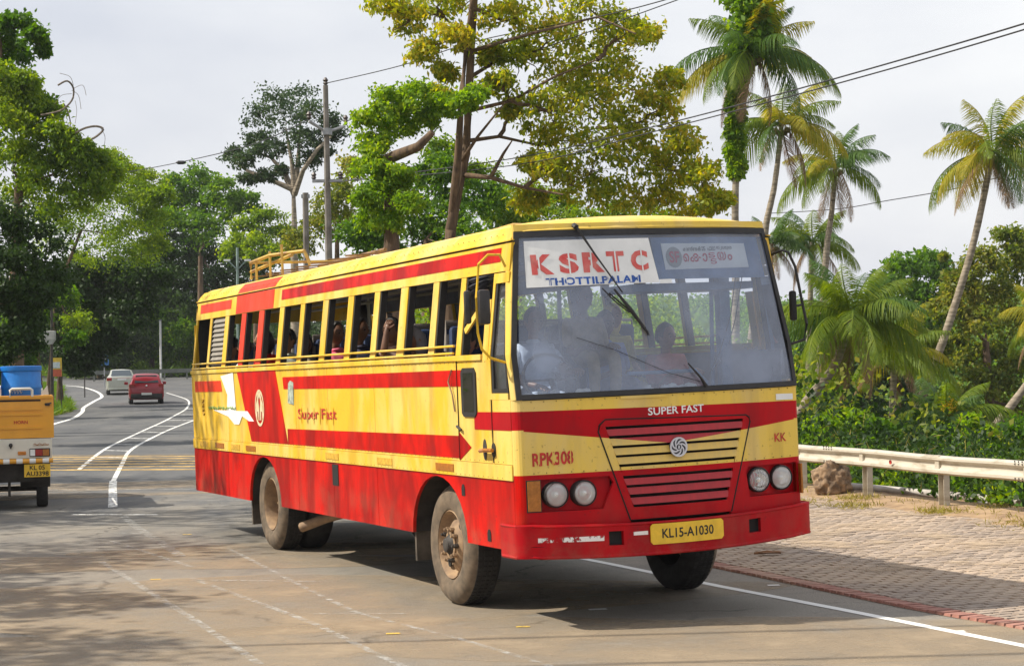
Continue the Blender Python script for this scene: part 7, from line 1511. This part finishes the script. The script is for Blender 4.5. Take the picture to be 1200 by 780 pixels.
def person(label, x, y, headz, yaw, skin, shirt, style='short', hairm=None, lean=0.0, side=0.0, arm=None, hyaw=0.0, htilt=0.0, mask=None, seat=1.30, cat='person', base=None):
    if y < -.9 and side == 0: side = -.155
    """seated adult; local +x is the bus's forward direction; headz = height of head centre above the ground"""
    org = Vector(bxf(x, y, seat + .48)); rm = Matrix.Rotation(BYAW, 4, 'Z'); wp = Vector((BX, BY, 0)) + rm.to_3x3() @ org
    t = thing('person', label, cat, tuple(wp), BYAW, None); sk = SKIN[skin]; sh = cloth(shirt)
    hz = headz - (seat + .48); n0 = hz - .15; lx, ly = lean, side; hyaw = hyaw + yaw; yaw = 0.0; cy, sy = 1.0, 0.0
    def T(a, b, c): return (a * cy - b * sy, a * sy + b * cy, c)
    body = [[(*T(0, 0, .08), .15), (*T(lx * .3, ly * .3, n0 * .35), .135), (*T(lx * .7, ly * .7, n0 * .72), .145), (*T(lx * .9, ly * .9, n0 * .92), .09), (*T(lx, ly, n0 + .02), .055)]]
    sho = []
    for s in (-1, 1):
        S_ = T(lx * .85, ly * .85 + s * (.155 if s > 0 or y > -.9 else .09), n0 * .86); sho.append(S_); body.append([(*T(lx * .7, ly * .7, n0 * .72), .145), (*S_, .062), (*((Vector(S_) + Vector(T(.07, -.02, -.22) if s < 0 else T(.07, .02, -.22)))), .05)])
        body.append([(*T(0, 0, .08), .15), (*T(.12, s * .09, .07), .095), (*T(.40, s * .10, .08), .07), (*T(.43, s * .10, -.02), .06), (*T(.42, s * .10, -.38), .045)])
    skinmesh('clothing', body, sh, t)
    skinmesh('neck', [[(*T(lx, ly, n0 - .04), .050), (*T(lx, ly, n0 + .05), .048), (*T(lx + .005, ly, n0 + .10), .050)]], sk, t)
    hc = Vector(T(lx + .02, ly, hz)); head_mesh(t, hc, yaw + hyaw, htilt, sk, hairm or HAIR, style, mask)
    for i, s in enumerate((-1, 1)):
        E0 = Vector(sho[i]) + Vector(T(.07, -.02, -.22) if s < 0 else T(.07, .02, -.22))
        if arm and arm[0] == s:
            el = hc + Vector(T(*arm[1])); wr = hc + Vector(T(*arm[2])); dr = Vector(T(*arm[3])); up = Vector(T(*arm[4])); E0 = Vector(sho[i]) * .35 + el * .65
            skinmesh('sleeve', [[(*sho[i], .06), (*(Vector(sho[i]) * .6 + el * .4), .055), (*E0, .05)]], sh, t)
            ch = [[(*E0, .042), (*el, .038), (*((el + wr) / 2), .034), (*wr, .024), (*(wr + dr.normalized() * .045), .020)]] + hand_chains(wr, dr, up, s, arm[5] if len(arm) > 5 else .3)
        else:
            el = E0 + Vector(T(.02, 0, -.04)); wr = T(.34, s * .10, .18); dr = Vector(T(1, 0, -.1)); ch = [[(*E0, .042), (*(E0 + Vector(T(.10, 0, -.06))), .038), (*wr, .024), (*(Vector(wr) + dr.normalized() * .045), .020)]] + hand_chains(wr, dr, (0, 0, 1), s, .2)
        skinmesh('arm', ch, sk, t)
    return t
g = None
WY = -.97
person('passenger at the rear window with sunlit face and dark hair', -7.40, WY, 2.42, -.6, 'm', (0.35, 0.36, 0.36), hyaw=-.5)
person('passenger in a white shirt between the two red window pillars', -6.80, WY, 2.40, -.3, 'd', (0.75, 0.75, 0.76))
person('woman in a bright red dress looking out of the window', -5.85, WY - .03, 2.47, -.9, 'm', (0.62, 0.02, 0.02), 'long', hyaw=-.5)
person('passenger in a pale green top behind the woman in red', -4.95, WY, 2.44, -.4, 'm', (0.55, 0.6, 0.52), hyaw=-.6)
person('dark haired passenger bowing her head by the window', -4.38, WY, 2.38, -.2, 'd', (0.5, 0.45, 0.3), 'long', lean=.08, htilt=.5)
person('passenger wearing pink turned away in a blue seat', -3.35, WY + .05, 2.46, .1, 'd', (0.80, 0.16, 0.26), hyaw=.3)
person('passenger in a patterned dark shirt seated before the raised hand', -2.58, WY + .05, 2.47, .2, 'd', (0.06, 0.06, 0.10), hyaw=.4)
person('passenger resting a raised hand against his forehead', -1.50, WY, 2.43, -.5, 'd', (0.40, 0.26, 0.22), arm=(-1, (.12, -.12, -.20), (.12, -.09, .0), (-.15, .35, 1.0), (.6, -.8, 0), .45), hyaw=-.4)
person('passenger in a grey scarf leaning her cheek towards the window rail', -0.92, WY - .02, 2.33, -.7, 'm', (0.25, 0.25, 0.28), 'long', cloth((0.32, 0.31, 0.32)), side=-.13, hyaw=-.5, htilt=.35)
person('passenger whose hand rests on the front window rail', -0.40, WY + .16, 2.36, -.1, 'd', (0.10, 0.10, 0.16), arm=(-1, (.14, -.12, -.22), (.42, -.13, -.10), (1, -.02, .0), (0, 0, 1), .3))
person('masked man in a red shirt looking out beside the driver door', .33, WY + .03, 2.28, -.6, 'm', (0.55, 0.06, 0.04), hyaw=-.4, mask=cloth((0.10, 0.10, 0.12)))
# others, seen through the windscreen
person('bus driver in a pale blue shirt at the steering wheel', .62, -.60, 2.42, 0, 'd', (0.42, 0.50, 0.66), arm=(1, (.16, .22, -.42), (.40, .18, -.42), (1, 0, .2), (0, 0, 1), .7), seat=1.22)
person('passenger in a blue shirt in the front seat left of the aisle', -.35, .55, 2.40, .1, 'd', (0.22, 0.28, 0.50))
person('standing conductor in a khaki shirt leaning near the front', .25, .05, 2.62, .2, 'd', (0.40, 0.32, 0.20), seat=1.55)
person('passenger with a yellow head scarf on the far side of the bus', -1.0, .95, 2.48, .3, 'm', (0.55, 0.48, 0.10), 'long', cloth((0.62, 0.48, 0.08)))
person('passenger with covered red shoulder behind the front hand rail', .35, .80, 2.25, .3, 'm', (0.5, 0.15, 0.12), 'short')

# ================================================================ HAZE
HZ = bpy.data.materials.new('haze'); HZ.use_nodes = True; nt = HZ.node_tree; nt.nodes.clear()
o_ = nt.nodes.new('ShaderNodeOutputMaterial'); v_ = nt.nodes.new('ShaderNodeVolumePrincipled'); v_.inputs['Density'].default_value = .0002; v_.inputs['Color'].default_value = (.90, .94, 1.0, 1); v_.inputs['Anisotropy'].default_value = .1
nt.links.new(v_.outputs[0], o_.inputs['Volume'])
mb = MB(); mb.box((-320, -70, -19), (540, 780, 40)); tag(mb.build('haze', HZ), kind='stuff')
SC.cycles.volume_bounces = 0
